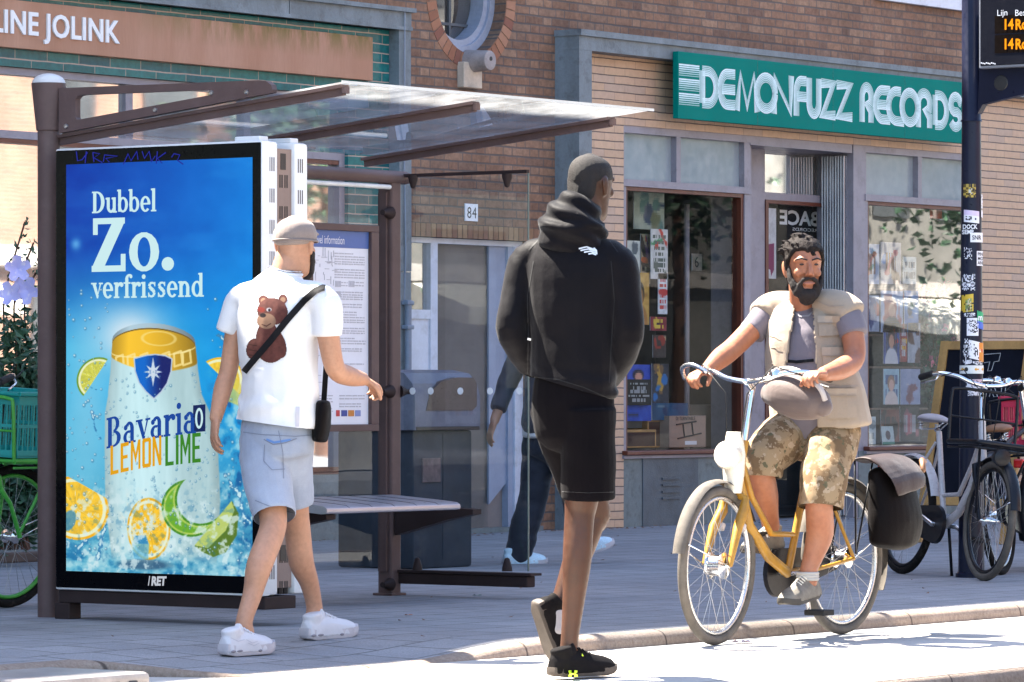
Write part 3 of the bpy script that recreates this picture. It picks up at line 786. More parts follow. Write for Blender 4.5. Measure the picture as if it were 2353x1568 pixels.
# middle post, rear beam, rear wall
mb = MB(); mb.bbox(S2X - 0.04, S2X + 0.04, S2Y - 0.045, S2Y + 0.045, 0.0, 2.10, 0.012); mb.box(S2X - 0.055, S2X - 0.041, S2Y - 0.02, S2Y + 0.03, 0.12, 2.0)
mb.bbox(S2X - 0.06, S2X + 0.06, S2Y - 0.06, S2Y + 0.06, 0.0, 0.012, 0.003)
mb.build('post', M['shelter_paint'], S)
BY = S2Y - 0.03
bx1 = PY(938, 412, BY)[0]; bz = PY(936, 410, BY)[1]
mb = MB(); mb.tube([(SX + 0.3, BY, bz), (bx1 - 0.03, BY, bz), (bx1 - 0.008, BY, bz), (bx1, BY, bz)], [0.033, 0.033, 0.029, 0.016], 16)
mb.build('rear_beam', M['shelter_paint'], S, smooth=40)
mb = MB(); mb.tube([(SX + 0.3, BY - 0.01, bz - 0.05), (S2X - 0.05, BY - 0.01, bz - 0.05)], 0.012, 12); mb.build('light_strip', pm('strip_white', (0.75, 0.75, 0.74), 0.4), S, smooth=40)
mb = MB(); mb.poly([(SX + 0.3, S2Y + 0.02, 0.14), (S2X - 0.05, S2Y + 0.02, 0.14), (S2X - 0.05, S2Y + 0.02, bz - 0.03), (SX + 0.3, S2Y + 0.02, bz - 0.03)]); mb.build('rear_pane', M['wall_glass'], S)
# glass end wall
EX = S2X + 0.05
ey1, ezr = PX(1213, 1318, EX); _, ezb = PX(1213, 1350, EX); ey0 = S2Y - 0.05
_, ezt = PX(1210, 398, EX)
mb = MB(); mb.poly([(EX, ey0, ezr + 0.01), (EX, ey1, ezr + 0.01), (EX, ey1, ezt - 0.01), (EX, ey0, ezt - 0.01)]); mb.build('end_pane', M['wall_glass'], S)
mb = MB(); mb.box(EX - 0.004, EX + 0.004, ey1 - 0.006, ey1, ezr + 0.01, ezt); mb.build('pane_edge', pm('pane_edge_green', (0.10, 0.14, 0.13), 0.2), S)
mb = MB(); mb.bbox(EX - 0.035, EX + 0.035, ey1 - 0.02, S2Y + 0.03, ezb, ezr - 0.012, 0.006); mb.box(EX - 0.045, EX + 0.045, ey1 - 0.05, S2Y - 0.02, ezr - 0.011, ezr + 0.001); mb.build('bottom_rail', M['shelter_dark'], S)
mb = MB(); mb.box(EX - 0.012, EX + 0.012, ey1, S2Y - 0.04, ezt, ezt + 0.016); mb.build('top_rail', M['shelter_dark'], S)
def clamp(px, py, up, X=EX, name='clamp'):
    y, z = PX(px, py, X); mb = MB(); s = 1 if up else -1
    mb.lathe([(0.026, 0.0), (0.024, 0.02 * s), (0.012, 0.062 * s), (0.0, 0.068 * s)], (X - 0.01, y, z), (0, 0, 1), 14); return mb.build(name, M['shelter_dark'], S, smooth=40)
clamp(962, 1312, True); clamp(1168, 1313, True); clamp(952, 403, False); clamp(1168, 400, False)
for (px, py, dx) in ((878, 488, -1), (884, 900, -1), (924, 900, 1), (874, 1345, -1)):
    mb = MB(); z = PY(px, py, S2Y - 0.05)[1]
    mb.lathe([(0.034, 0), (0.028, 0.02), (0.014, 0.055), (0.014, 0.075)], (S2X + 0.035 * dx, S2Y - 0.03, z), (dx, -0.15, 0), 14); mb.build('clamp', M['shelter_dark'], S, smooth=40)
for px in (948, 990, 1058, 1126, 1194):
    y, z = PX(px, 899, EX - 0.003); mb = MB(); mb.lathe([(0.0175, 0), (0.0175, 0.002)], (EX - 0.003, y, z), (-1, 0, 0), 20); mb.build('dot_marking', M['dot'], S)
# bench
by0, by1 = 13.08, 13.5
bxl, bzf = PY(750, 1166, by0); bxr, _ = PY(1057, 1160, by0)
M['bench'] = pm('bench_metal', (0.42, 0.41, 0.45), 0.35, metal=0.6, var=0.06, scale=3, bump=0.04)
mb = MB()
prof = [(by1, bzf + 0.035), (by0 + 0.1, bzf + 0.012), (by0 + 0.02, bzf + 0.004), (by0, bzf - 0.006), (by0 - 0.004, bzf - 0.018), (by0, bzf - 0.03), (by0 + 0.03, bzf - 0.034), (by1, bzf)]
mb.prism([(bxl, y, z) for y, z in prof], (bxr - bxl, 0, 0))
bs = mb.build('bench_seat', M['bench'], S, smooth=40)
for i in range(1, 6):
    x = bxl + (bxr - bxl) * i / 6; mb = MB(); mb.prism([(x, by1, bzf + 0.0365), (x, by0 + 0.1, bzf + 0.0135), (x, by0 + 0.02, bzf + 0.0055), (x, by0 - 0.002, bzf - 0.006), (x, by0 + 0.02, bzf - 0.01), (x, by1, bzf + 0.02)], (0.0025, 0, 0)); mb.build('seam', M['shelter_dark'], bs)
for x in (S2X - 0.03, bxl + 0.05):
    mb = MB(); mb.prism([(x, by1 + 0.1, bzf - 0.01), (x, by0 + 0.04, bzf - 0.036), (x, by0 + 0.04, bzf - 0.06), (x, by0 + 0.2, bzf - 0.09), (x, by1 + 0.1, bzf - 0.17)], (0.07, 0, 0)); mb.build('bench_bracket', M['shelter_dark'], S)

# ================================================================ advertising display
AX = 14.88
ay0 = PX(127, 800, AX)[0]; ay1 = PX(602, 800, AX)[0]
az1 = PX(127, 343, AX)[1]; az0 = PX(127, 1354, AX)[1]
xw1 = PY(640, 700, ay1)[0]; xw2 = PY(677, 700, ay1)[0]; xw3 = PY(709, 700, ay1)[0]
A = thing('advertising_display', 'tall two sided lit advertising screen in white casings at the left end of the shelter', 'advertising display', (AX + 0.15, (ay0 + ay1) / 2, 0))
M['casing'] = pm('white_casing', (0.74, 0.73, 0.72), 0.35, var=0.05, scale=3, bump=0.03)
M['glossblack'] = pm('gloss_black', (0.002, 0.002, 0.003), 0.12, var=0.1, spec=0.06, bump=0.0)
for (xa, xb, nm) in ((AX + 0.012, xw1, 'casing'), (xw2, xw3, 'casing')):
    mb = MB(); mb.bbox(xa, xb, ay1 - 0.0, ay0, az0, az1, 0.016)
    cs = mb.build(nm, M['casing'], A, smooth=40)
    nz = 14
    for k in range(nz):
        z = az1 - 0.10 - k * (az1 - az0 - 0.2) / (nz - 1)
        if xa > AX + 0.1 and 4 < k < 11: continue
        mb = MB()
        for i in range(3):
            x = xb - 0.062 + i * 0.014 if xa < AX + 0.1 else xa + 0.022 + i * 0.014
            mb.box(x, x + 0.005, ay1 - 0.0012, ay1 + 0.01, z - 0.03, z + 0.03)
        mb.build('vent', M['shelter_dark'], cs)
    mb = MB(); y = ay1 + 0.11; mb.bbox(xa + 0.02, xb - 0.02, y - 0.07, y + 0.07, az1, az1 + 0.022, 0.005); mb.build('lifting_lug', M['casing'], cs)
mb = MB(); mb.box(xw1, xw2, ay1 + 0.018, ay0 - 0.02, az0 + 0.03, az1 - 0.03); sp_ = mb.build('spine', pm('spine_brown', (0.23, 0.165, 0.14), 0.5, var=0.08), A)
for k in range(14):
    z = az1 - 0.17 - k * 0.135
    for g in (0, 1):
        mb = MB()
        for i in range(3): x = xw1 + 0.028 + g * 0.034 + i * 0.009; mb.box(x, x + 0.004, ay1 + 0.0165, ay1 + 0.03, z - 0.028, z + 0.028)
        mb.build('vent', M['black_metal'], sp_)
for z in (az1 - 0.085, az0 + 0.18):
    mb = MB(); mb.box(xw1 + 0.035, xw1 + 0.07, ay1 + 0.016, ay1 + 0.03, z - 0.035, z + 0.035); mb.build('latch_hole', M['black_metal'], sp_)
mb = MB(); mb.bbox(AX - 0.004, AX + 0.02, ay1 + 0.006, ay0 - 0.006, az0 + 0.008, az1 - 0.008, 0.004); mb.build('bezel', M['glossblack'], A)
mb = MB(); mb.bbox(AX, AX + 0.06, ay1 - 0.001, ay0 + 0.001, az0 - 0.002, az1 + 0.001, 0.01); mb.build('rim', M['casing'], A, smooth=40)
_, zb1_ = PX(160, 1356, AX); zb0_ = PX(160, 1386, AX)[1]
mb = MB(); mb.bbox(AX + 0.02, xw2 + 0.01, ay1 + 0.0, ay0 - 0.002, zb0_, az0 - 0.004, 0.004); mb.build('base_beam', M['shelter_dark'], A)
ya, yb = PX(118, 1400, AX)[0], PX(152, 1400, AX)[0]
mb = MB(); mb.bbox(AX + 0.02, AX + 0.1, yb, ya, 0.0, zb0_ - 0.001, 0.004); mb.build('foot', M['shelter_dark'], A)

# ---- the picture on the screen, painted point by point
def lin(c):
    c = np.clip(np.asarray(c, float) / 255.0, 0, 1)
    return np.where(c <= 0.04045, c / 12.92, ((c + 0.055) / 1.055) ** 2.4)
def vnoise(x, y, seed=0):
    rs = np.random.RandomState(seed); g = rs.rand(64, 64)
    xi, yi = np.floor(x).astype(int), np.floor(y).astype(int); fx, fy = x - xi, y - yi
    fx, fy = fx * fx * (3 - 2 * fx), fy * fy * (3 - 2 * fy)
    h = lambda a, b: g[a % 64, b % 64]
    return (h(xi, yi) * (1 - fx) + h(xi + 1, yi) * fx) * (1 - fy) + (h(xi, yi + 1) * (1 - fx) + h(xi + 1, yi + 1) * fx) * fy
def fbm(x, y, seed=0, o=4):
    s = 0; a = 0.5; 
    for i in range(o): s = s + a * vnoise(x * 2 ** i, y * 2 ** i, seed + i); a *= 0.5
    return s / (1 - 0.5 ** o)
class Paint:
    def __init__(self, x0, x1, y0, y1, nx, ny):
        self.X, self.Y = np.meshgrid(x0 + (np.arange(nx) + 0.5) / nx * (x1 - x0), y0 + (np.arange(ny) + 0.5) / ny * (y1 - y0))
        self.nx, self.ny, self.px = nx, ny, (x1 - x0) / nx
        self.C = np.zeros((ny, nx, 3))
    def over(self, mask, col):
        m = np.clip(mask, 0, 1)[..., None]
        self.C = self.C * (1 - m) + np.asarray(col, float) * m
    def sm(self, sd, soft=1.5): return np.clip(0.5 - sd / soft, 0, 1)       # coverage from a signed distance in px
    def ell(self, cx, cy, rx, ry, rot=0.0):
        dx, dy = self.X - cx, self.Y - cy; c, s = math.cos(rot), math.sin(rot)
        u, v = (dx * c + dy * s) / rx, (-dx * s + dy * c) / ry
        return (np.hypot(u, v) - 1) * min(rx, ry)
    def poly(self, pts):
        X, Y = self.X, self.Y; d = np.full(X.shape, 1e9); ins = np.zeros(X.shape, bool); n = len(pts)
        for i in range(n):
            (ax, ay), (bx, by) = pts[i], pts[(i + 1) % n]
            ex, ey = bx - ax, by - ay; wx, wy = X - ax, Y - ay
            tt = np.clip((wx * ex + wy * ey) / (ex * ex + ey * ey + 1e-9), 0, 1)
            d = np.minimum(d, np.hypot(wx - ex * tt, wy - ey * tt))
            c = (ay > Y) != (by > Y)
            with np.errstate(divide='ignore', invalid='ignore'):
                xi = ax + (Y - ay) * ex / (ey if abs(ey) > 1e-9 else 1e-9)
            ins ^= c & (X < xi)
        return np.where(ins, -d, d)
    def line(self, pts, w):
        d = np.full(self.X.shape, 1e9)
        for (ax, ay), (bx, by) in zip(pts[:-1], pts[1:]):
            ex, ey = bx - ax, by - ay; wx, wy = self.X - ax, self.Y - ay
            tt = np.clip((wx * ex + wy * ey) / (ex * ex + ey * ey + 1e-9), 0, 1)
            d = np.minimum(d, np.hypot(wx - ex * tt, wy - ey * tt))
        return d - w / 2
    def mesh(self, name, to3d, mat, parent, srgb=True):
        """grid mesh, one coloured cell per painted dot"""
        nx, ny = self.nx, self.ny
        P = [to3d(i / nx, j / ny) for j in range(ny + 1) for i in range(nx + 1)]
        off = Vector(root_of(parent).location) if parent is not None else Vector((0, 0, 0))
        P = np.array([(p[0] - off.x, p[1] - off.y, p[2] - off.z) for p in P])
        idx = np.arange((nx + 1) * (ny + 1)).reshape(ny + 1, nx + 1)
        F = np.stack([idx[:-1, :-1], idx[1:, :-1], idx[1:, 1:], idx[:-1, 1:]], -1).reshape(-1, 4)
        me = bpy.data.meshes.new(name)
        me.vertices.add(len(P)); me.vertices.foreach_set('co', P.ravel())
        me.loops.add(F.size); me.loops.foreach_set('vertex_index', F.ravel())
        me.polygons.add(len(F)); me.polygons.foreach_set('loop_start', np.arange(0, F.size, 4)); me.polygons.foreach_set('loop_total', np.full(len(F), 4))
        me.update(calc_edges=True)
        C = self.C.reshape(-1, 3); C = lin(C) if srgb else C
        ca = me.color_attributes.new('Col', 'FLOAT_COLOR', 'CORNER')
        ca.data.foreach_set('color', np.repeat(np.concatenate([C, np.ones((len(C), 1))], 1), 4, 0).ravel())
        me.materials.append(mat)
        o = bpy.data.objects.new(name, me); COL.objects.link(o)
        if parent is not None: o.parent = parent
        return o
EMIT = 1.0 / 2 ** scene.view_settings.exposure
M['screen'] = attr_mat('lit_screen', 0.12, emit=EMIT, spec=0.03)
def paint_ad():
    p = Paint(152, 580, 365, 1318, 250, 556); X, Y = p.X, p.Y
    u, v = (X - 152) / 428, (Y - 365) / 953
    L = lambda a, b, k: np.asarray(a, float) * (1 - k[..., None]) + np.asarray(b, float) * k[..., None]
    top = L((0, 56, 168), (0, 128, 222), np.clip(u * 0.9 + v * 0.4, 0, 1) ** 1.1)
    low = L((56, 178, 226), (10, 150, 228), u); bot = L((92, 180, 208), (60, 146, 186), u)
    k = np.clip((v - 0.2) / 0.25, 0, 1); p.C = top * (1 - k[..., None]) + low * k[..., None]
    k = np.clip((v - 0.55) / 0.3, 0, 1); p.C = p.C * (1 - k[..., None]) + bot * k[..., None]
    n = fbm(X / 40, Y / 40, 3); p.C += (n - 0.5)[..., None] * 18
    p.over(np.exp(-((X - 300) / 85) ** 2 - ((Y - 770) / 75) ** 2) * 1.1, (205, 226, 240))
    p.over(np.exp(-((X - 200) / 60) ** 2 - ((Y - 930) / 200) ** 2) * 0.6, (150, 210, 235))
    p.over(np.exp(-((X - 175) / 12) ** 2 - ((Y - 552) / 14) ** 2) * 0.7, (120, 200, 250))
    p.over(np.clip((fbm(X / 120 + Y / 260, Y / 40, 9) - 0.5) * 1.5, 0, 1) * np.clip((640 - Y) / 200, 0, 0.35), (90, 180, 250))
    # water at the foot and splashes
    w = fbm(X / 26, Y / 20, 11, 5); k = np.clip((Y - 1190) / 90, 0, 1)
    p.over(k * np.clip((w - 0.42) * 4, 0, 1) * 0.8, (175, 220, 230)); p.over(k * np.clip((0.46 - w) * 6, 0, 1) * 0.8, (28, 110, 165))
    w = fbm(X / 22 + 9, Y / 26, 21, 5); k = np.clip((X - 470) / 60, 0, 1) * np.clip((Y - 800) / 60, 0, 1)
    p.over(k * np.clip((w - 0.48) * 5, 0, 1) * 0.75, (170, 222, 235)); p.over(k * np.clip((0.40 - w) * 7, 0, 1) * 0.8, (20, 85, 150))
    for pts, wd in (([(160, 1120), (172, 1140), (190, 1150), (205, 1172), (218, 1182)], 12), ([(212, 940), (222, 990), (240, 1015)], 4), ([(250, 1190), (235, 1240), (225, 1290)], 9), ([(180, 1265), (205, 1240), (222, 1200)], 8), ([(395, 1280), (430, 1262), (445, 1235), (470, 1230)], 10), ([(505, 770), (540, 800), (575, 790)], 8), ([(520, 1090), (550, 1130), (560, 1180), (575, 1195)], 9), ([(190, 860), (205, 885), (222, 892)], 5)):
        sd = p.line(pts, wd) + (fbm(X / 7, Y / 7, 31) - 0.5) * 14
        p.over(p.sm(sd, 2), (55, 130, 180)); p.over(p.sm(sd + 3.5, 2), (200, 232, 240))
    # can
    def half(y):                                            # half width of the can at height y
        return np.interp(y, [750, 770, 850, 905, 950, 1010, 1150, 1290, 1318], [88, 94, 101, 108, 122, 130, 132, 120, 112])
    cxl = np.interp(Y, [750, 900, 1000, 1300], [355, 358, 372, 380])
    a = (X - cxl) / half(Y)
    arc = Y + 16 * np.sqrt(np.clip(1 - a * a, 0, 1)) * -1 + 0.07 * (X - cxl)
    inside = np.where(np.abs(a) < 1, -1, 1) * np.abs(np.abs(a) - 1) * 100
    body = p.sm(inside, 2.0) * (Y > 778 - 38 * np.sqrt(np.clip(1 - a * a, 0, 1)) + 0.05 * (X - cxl)) * np.clip((1295 - Y) / 30, 0, 1)
    sh = np.interp(a, [-1, -0.75, -0.35, 0.1, 0.45, 0.8, 1], [0.84, 1.0, 1.05, 1.0, 0.9, 0.92, 0.78])
    base = np.stack([sh * 192, sh * 226, sh * 232], -1) + (fbm(X / 9, Y / 60, 41) - 0.5)[..., None] * 16
    p.C = p.C * (1 - body[..., None]) + base * body[..., None]
    gold = body * p.sm(arc - 838 + 30 * np.clip(-a, 0, 1), 3)
    gs = np.interp(a, [-1, -0.6, -0.1, 0.4, 0.8, 1], [0.75, 1.05, 1.0, 0.88, 0.72, 0.6])
    p.over(gold, np.stack([gs * 240, gs * 190, gs * 45], -1))
    for i, xx in enumerate((278, 305, 335, 385, 412, 432)):
        o = p.poly([(xx - 9, 818 - i * 2), (xx + 7, 812 - i * 2), (xx + 10, 846 - i * 3), (xx - 8, 852 - i * 3)]); p.over(gold * p.sm(np.abs(o) - 2.4, 1.5) * 0.8, (250, 228, 150))
    p.over(gold * p.sm(np.abs(arc - 800) - 1.6, 1.5) * 0.7, (252, 236, 170)); p.over(gold * p.sm(np.abs(p.ell(368, 775, 38, 16, 0.05)) - 1.5, 1.5) * 0.5, (252, 236, 170))
    yt = 778 - 38 * np.sqrt(np.clip(1 - a * a, 0, 1)) + 0.05 * (X - cxl)
    rim_ = p.sm(inside, 2.0) * p.sm(np.abs(Y - yt - 5) - 5.5, 1.5); p.over(rim_, np.stack([gs * 170, gs * 196, gs * 210], -1)); p.over(p.sm(inside, 2.0) * p.sm(np.abs(Y - yt - 12) - 1.5, 1.5), (110, 90, 40))
    # shield with a star
    shd = [(313, 822), (340, 815), (360, 813), (382, 816), (397, 823), (395, 850), (386, 878), (372, 898), (357, 912), (340, 897), (324, 876), (315, 850)]
    sd = p.poly(shd); p.over(p.sm(sd - 3, 1.5), (190, 205, 222)); k = np.clip((X - 335) / 40, 0, 1)
    p.over(p.sm(sd, 1.5), np.stack([5 + 14 * k, 105 - 75 * k, 205 - 100 * k], -1))
    for i in range(8):
        an = i * PI / 4 + PI / 2; r1 = 33 if i % 4 == 0 else 22; r0 = 8
        if i in (0, 4): tri = [(355, 852 - 33 * (1 if i == 0 else -1)), (361, 852), (349, 852)]
        else: tri = [(355 + r1 * math.cos(an), 852 - r1 * math.sin(an)), (355 + r0 * math.cos(an + 0.45), 852 - r0 * math.sin(an + 0.45)), (355 + r0 * math.cos(an - 0.45), 852 - r0 * math.sin(an - 0.45))]
        p.over(p.sm(p.poly(tri), 1.5), (206, 220, 235))
    # citrus pieces
    def slice_(cx, cy, r, rot, flesh, rind, ry=None, cut=None, nseg=9, pith=(235, 240, 200)):
        ry = ry or r; m = 1.0
        c, s = math.cos(rot), math.sin(rot)
        uu, vv = ((X - cx) * c + (Y - cy) * s) / r, (-(X - cx) * s + (Y - cy) * c) / ry
        rr, th = np.hypot(uu, vv), np.arctan2(vv, uu)
        m = p.sm((rr - 1) * min(r, ry), 1.6)
        if cut is not None: m = m * p.sm((cut - vv) * ry, 1.6)
        p.over(m, rind); p.over(m * p.sm((rr - 0.92) * min(r, ry), 1.6), pith)
        fl = np.asarray(flesh, float) * (0.86 + 0.3 * fbm(th * 9 + 20, rr * 6, 51))[..., None]
        p.over(m * p.sm((rr - 0.82) * min(r, ry), 1.6), fl)
        p.over(m * p.sm(np.abs(np.sin(th * nseg / 2)) * rr * min(r, ry) - 1.2, 1.5) * (rr < 0.82) * 0.8, pith)
    slice_(226, 868, 52, 2.16, (205, 205, 80), (110, 150, 30), cut=0.12, ry=48)
    slice_(503, 878, 56, -2.36, (236, 200, 60), (240, 190, 30), ry=62, cut=0.25); p.over(p.sm(p.poly([(505, 830), (525, 920), (575, 940), (580, 925), (535, 850)]), 3) * 0.7, (215, 205, 90))
    slice_(175, 1170, 78, 0.5, (240, 195, 55), (245, 180, 20), ry=74, cut=-0.75); p.over(p.sm(p.ell(158, 1200, 16, 26, 0.4), 3) * 0.8, (60, 140, 190))
    slice_(345, 1215, 50, 0.0, (240, 190, 45), (235, 175, 25), ry=72); p.over(np.clip((fbm(X / 8, Y / 10, 61) - 0.5) * 6, 0, 1) * p.sm(p.ell(318, 1185, 42, 58), 14), (212, 230, 225))
    sd = np.maximum(p.ell(440, 1165, 66, 66, 0.6), -p.ell(468, 1140, 56, 62, 0.6)); p.over(p.sm(sd, 2), (70, 140, 30)); p.over(p.sm(sd + 5, 2), (175, 205, 90)); p.over(p.sm(sd + 9, 2), (110, 175, 45))
    p.over(p.sm(p.poly([(450, 1252), (535, 1148), (549, 1175), (545, 1225), (520, 1265), (492, 1276), (465, 1264)]), 2), (90, 122, 40)); p.over(p.sm(p.poly([(450, 1250), (533, 1147), (540, 1168), (520, 1215), (480, 1256)]), 2), (186, 205, 110))
    p.over(p.sm(p.poly([(306, 1255), (312, 1232), (338, 1230), (346, 1250), (344, 1285), (312, 1290)]), 3) * 0.8, (110, 190, 225)); p.over(p.sm(p.poly([(310, 1240), (312, 1232), (338, 1230), (344, 1250), (318, 1250)]), 3) * 0.8, (40, 130, 190))
    p.over(p.sm(p.ell(335, 1298, 60, 12), 6) * 0.7, (70, 95, 120))
    w = fbm(X / 13 + 4, Y / 15, 71, 5); k = np.clip((Y - 1090) / 80, 0, 1); p.over(k * np.clip((w - 0.56) * 7, 0, 1) * 0.75, (214, 236, 240)); p.over(k * np.clip((0.40 - w) * 7, 0, 1) * 0.35, (30, 110, 160))
    # drops of water
    rs = np.random.RandomState(5)
    for i in range(420):
        if i < 240: x, y, r = rs.uniform(250, 500), rs.uniform(850, 1280), rs.uniform(1.2, 3.2)
        else:
            x = rs.choice([rs.uniform(152, 250), rs.uniform(480, 580)]); y = rs.uniform(660, 1290); r = rs.uniform(1.2, 4.2)
        dd = np.hypot(X - x, (Y - y) / 1.25) - r
        p.over(p.sm(dd, 1.6) * 0.55, (70, 130, 165)); p.over(p.sm(np.hypot(X - x + r * 0.3, Y - y + r * 0.3) - r * 0.5, 1.4) * 0.8, (225, 240, 245))
    p.over(p.sm(np.minimum(np.minimum(152 + 1.5 - X, X - 578.5), 0) * 0 + 1, 1), (0, 0, 0))
    return p
sc = [PX(x, y, AX - 0.006) for x, y in ((152, 377), (580, 363.5), (152, 1316), (580, 1321.5))]
sy0, sy1 = (sc[0][0] + sc[2][0]) / 2, (sc[1][0] + sc[3][0]) / 2; sz1, sz0 = (sc[0][1] + sc[1][1]) / 2, (sc[2][1] + sc[3][1]) / 2
def ad3(x, y, d=0.0):                                      # picture px -> place on the screen
    return Vector((AX - 0.0055 - d, sy0 + (sy1 - sy0) * (x - 152) / 428, sz1 + (sz0 - sz1) * (y - 365) / 953))
paint_ad().mesh('screen_picture', lambda a, b: ad3(152 + 428 * a, 365 + 953 * b), M['screen'], A)

# ---- slab serif lettering
def serif_glyph(ch):
    P = []; st, th, sf, se = 0.25, 0.12, 0.10, 0.10
    rect = lambda x0, x1, y0, y1: P.append([(x0, y0), (x1, y0), (x1, y1), (x0, y1)])
    def ring(cx, cy, rx, ry, ws, wt, a0=0, a1=360, n=18):
        for i in range(n):
            b0, b1 = R(a0 + (a1 - a0) * i / n), R(a0 + (a1 - a0) * (i + 1) / n)
            o = lambda b: (cx + rx * math.cos(b), cy + ry * math.sin(b)); q = lambda b: (cx + (rx - ws) * math.cos(b), cy + (ry - wt) * math.sin(b))
            P.append([o(b0), o(b1), q(b1), q(b0)])
    def stem(x, y0, y1, bot=True, top=True, w=st):
        rect(x, x + w, y0, y1)
        if bot: rect(x - se, x + w + se, y0, y0 + sf)
        if top: P.append([(x - se, y1 - sf), (x, y1 - sf - 0.06), (x, y1), (x - se, y1 - 0.02)])
    if ch == 'l': stem(0.1, 0, 1.5); return P, 0.48
    if ch == 'i': stem(0.1, 0, 1.0); ring(0.22, 1.33, 0.15, 0.15, 0.149, 0.149, n=14); return P, 0.48
    if ch == 'n': stem(0.1, 0, 1.0); ring(0.5, 0.55, 0.38, 0.45, 0.24, 0.16, 0, 150); stem(0.63, 0, 0.58, top=False); return P, 1.02
    if ch == 'u': stem(0.1, 0.4, 1.0, bot=False); ring(0.46, 0.42, 0.36, 0.43, 0.24, 0.16, 180, 330); stem(0.60, 0, 1.0, bot=False); rect(0.6, 0.95, 0, sf); return P, 1.0
    if ch in 'bd':
        ring(0.46, 0.5, 0.42, 0.51, 0.24, 0.13)
        if ch == 'b': rect(0.06, 0.30, 0.05, 1.5); P.append([(-0.03, 1.4), (0.06, 1.36), (0.06, 1.5), (-0.03, 1.48)]); return P, 0.95
        rect(0.64, 0.88, 0.0, 1.5); P.append([(0.55, 1.4), (0.64, 1.36), (0.64, 1.5), (0.55, 1.48)]); rect(0.64, 0.99, 0, sf); return P, 1.02
    if ch == 'o': ring(0.46, 0.5, 0.44, 0.52, 0.25, 0.13); return P, 0.95
    if ch == 'e': ring(0.44, 0.5, 0.42, 0.52, 0.24, 0.13, 0, 318); rect(0.2, 0.84, 0.46, 0.57); return P, 0.9
    if ch == 'r': stem(0.1, 0, 1.0); ring(0.55, 0.62, 0.34, 0.39, 0.16, 0.2, 55, 160); ring(0.64, 0.84, 0.14, 0.14, 0.139, 0.139, n=10); return P, 0.78
    if ch == 'f': stem(0.14, 0, 1.2, top=False); rect(0.0, 0.56, 0.9, 1.0); ring(0.48, 1.18, 0.34, 0.34, 0.24, 0.14, 60, 180); ring(0.6, 1.36, 0.12, 0.12, 0.119, 0.119, n=10); return P, 0.62
    if ch == 'v': P.append([(0.05, 1.0), (0.32, 1.0), (0.56, 0.25), (0.44, 0.0)]); P.append([(0.44, 0.0), (0.56, 0.25), (0.82, 1.0), (0.70, 1.0)]); rect(-0.03, 0.42, 0.9, 1.0); rect(0.6, 0.93, 0.9, 1.0); P.append([(0.44, 0), (0.54, 0), (0.60, 0.2), (0.5, 0.2)]); return P, 0.9
    if ch == 's':
        pts = [(0.62, 0.78), (0.56, 0.9), (0.40, 0.94), (0.22, 0.88), (0.18, 0.72), (0.30, 0.58), (0.48, 0.46), (0.58, 0.32), (0.54, 0.15), (0.38, 0.06), (0.2, 0.1), (0.13, 0.24)]; w = [0.1, 0.12, 0.13, 0.17, 0.21, 0.24, 0.24, 0.22, 0.17, 0.13, 0.12, 0.1]
        for i in range(len(pts) - 1):
            (ax, ay), (bx, by) = pts[i], pts[i + 1]; l = math.hypot(bx - ax, by - ay); nx, ny = -(by - ay) / l, (bx - ax) / l
            P.append([(ax - nx * w[i] / 2, ay - ny * w[i] / 2), (bx - nx * w[i + 1] / 2, by - ny * w[i + 1] / 2), (bx + nx * w[i + 1] / 2, by + ny * w[i + 1] / 2), (ax + nx * w[i] / 2, ay + ny * w[i] / 2)])
        rect(0.58, 0.66, 0.70, 0.98); rect(0.09, 0.17, 0.02, 0.32); return P, 0.78
    if ch == 'a': rect(0.5, 0.74, 0.0, 0.72); ring(0.38, 0.30, 0.34, 0.31, 0.22, 0.12, 60, 300); ring(0.44, 0.68, 0.30, 0.33, 0.24, 0.14, 0, 150); rect(0.6, 0.86, 0, sf); ring(0.2, 0.76, 0.13, 0.13, 0.129, 0.129, n=10); rect(0.36, 0.6, 0.52, 0.6); return P, 0.9
    if ch == 'D': stem(0.14, 0, 1.42, w=0.27, top=False); rect(0.04, 0.5, 1.32, 1.42); ring(0.45, 0.71, 0.66, 0.71, 0.30, 0.11, -90, 90); return P, 1.2
    if ch == 'B': stem(0.14, 0, 1.42, w=0.26, top=False); rect(0.04, 0.5, 1.32, 1.42); ring(0.5, 1.06, 0.40, 0.36, 0.24, 0.1, -90, 90); ring(0.5, 0.38, 0.50, 0.38, 0.26, 0.1, -90, 90); return P, 1.12
    if ch == 'Z': rect(0.06, 1.0, 1.26, 1.42); rect(0.06, 0.2, 0.98, 1.3); rect(0.02, 1.02, 0, 0.16); rect(0.88, 1.02, 0.1, 0.46); P.append([(0.02, 0.1), (0.38, 0.1), (1.0, 1.32), (0.64, 1.32)]); return P, 1.1
    if ch == '.': ring(0.2, 0.17, 0.18, 0.18, 0.179, 0.179, n=16); return P, 0.45
    return P, 0.5
_k = [0]
def serif(mb, s, put, x, y, size, squeeze=1.0):
    for ch in s:
        P, adv = serif_glyph(ch)
        for q in P:
            _k[0] += 1; d = 0.0008 + 0.00002 * (_k[0] % 40)
            mb.poly([put(x + a * size * squeeze, y - b * size, d) for a, b in q])
        x += adv * size * squeeze
    return x
def emat(name, c, k=1.0): 
    t = NT(name); p = t.bsdf((0.003, 0.003, 0.003), 0.15, 0, 0.03); l = lin(c)
    p.inputs['Emission Color'].default_value = (l[0], l[1], l[2], 1); p.inputs['Emission Strength'].default_value = EMIT * k; return t.m
M['ad_pale'] = emat('lit_pale', (203, 236, 240))
mb = MB(); serif(mb, 'Dubbel', ad3, 212, 481, 35.5, 0.78); mb.build('lettering', M['ad_pale'], A, fixn=False)
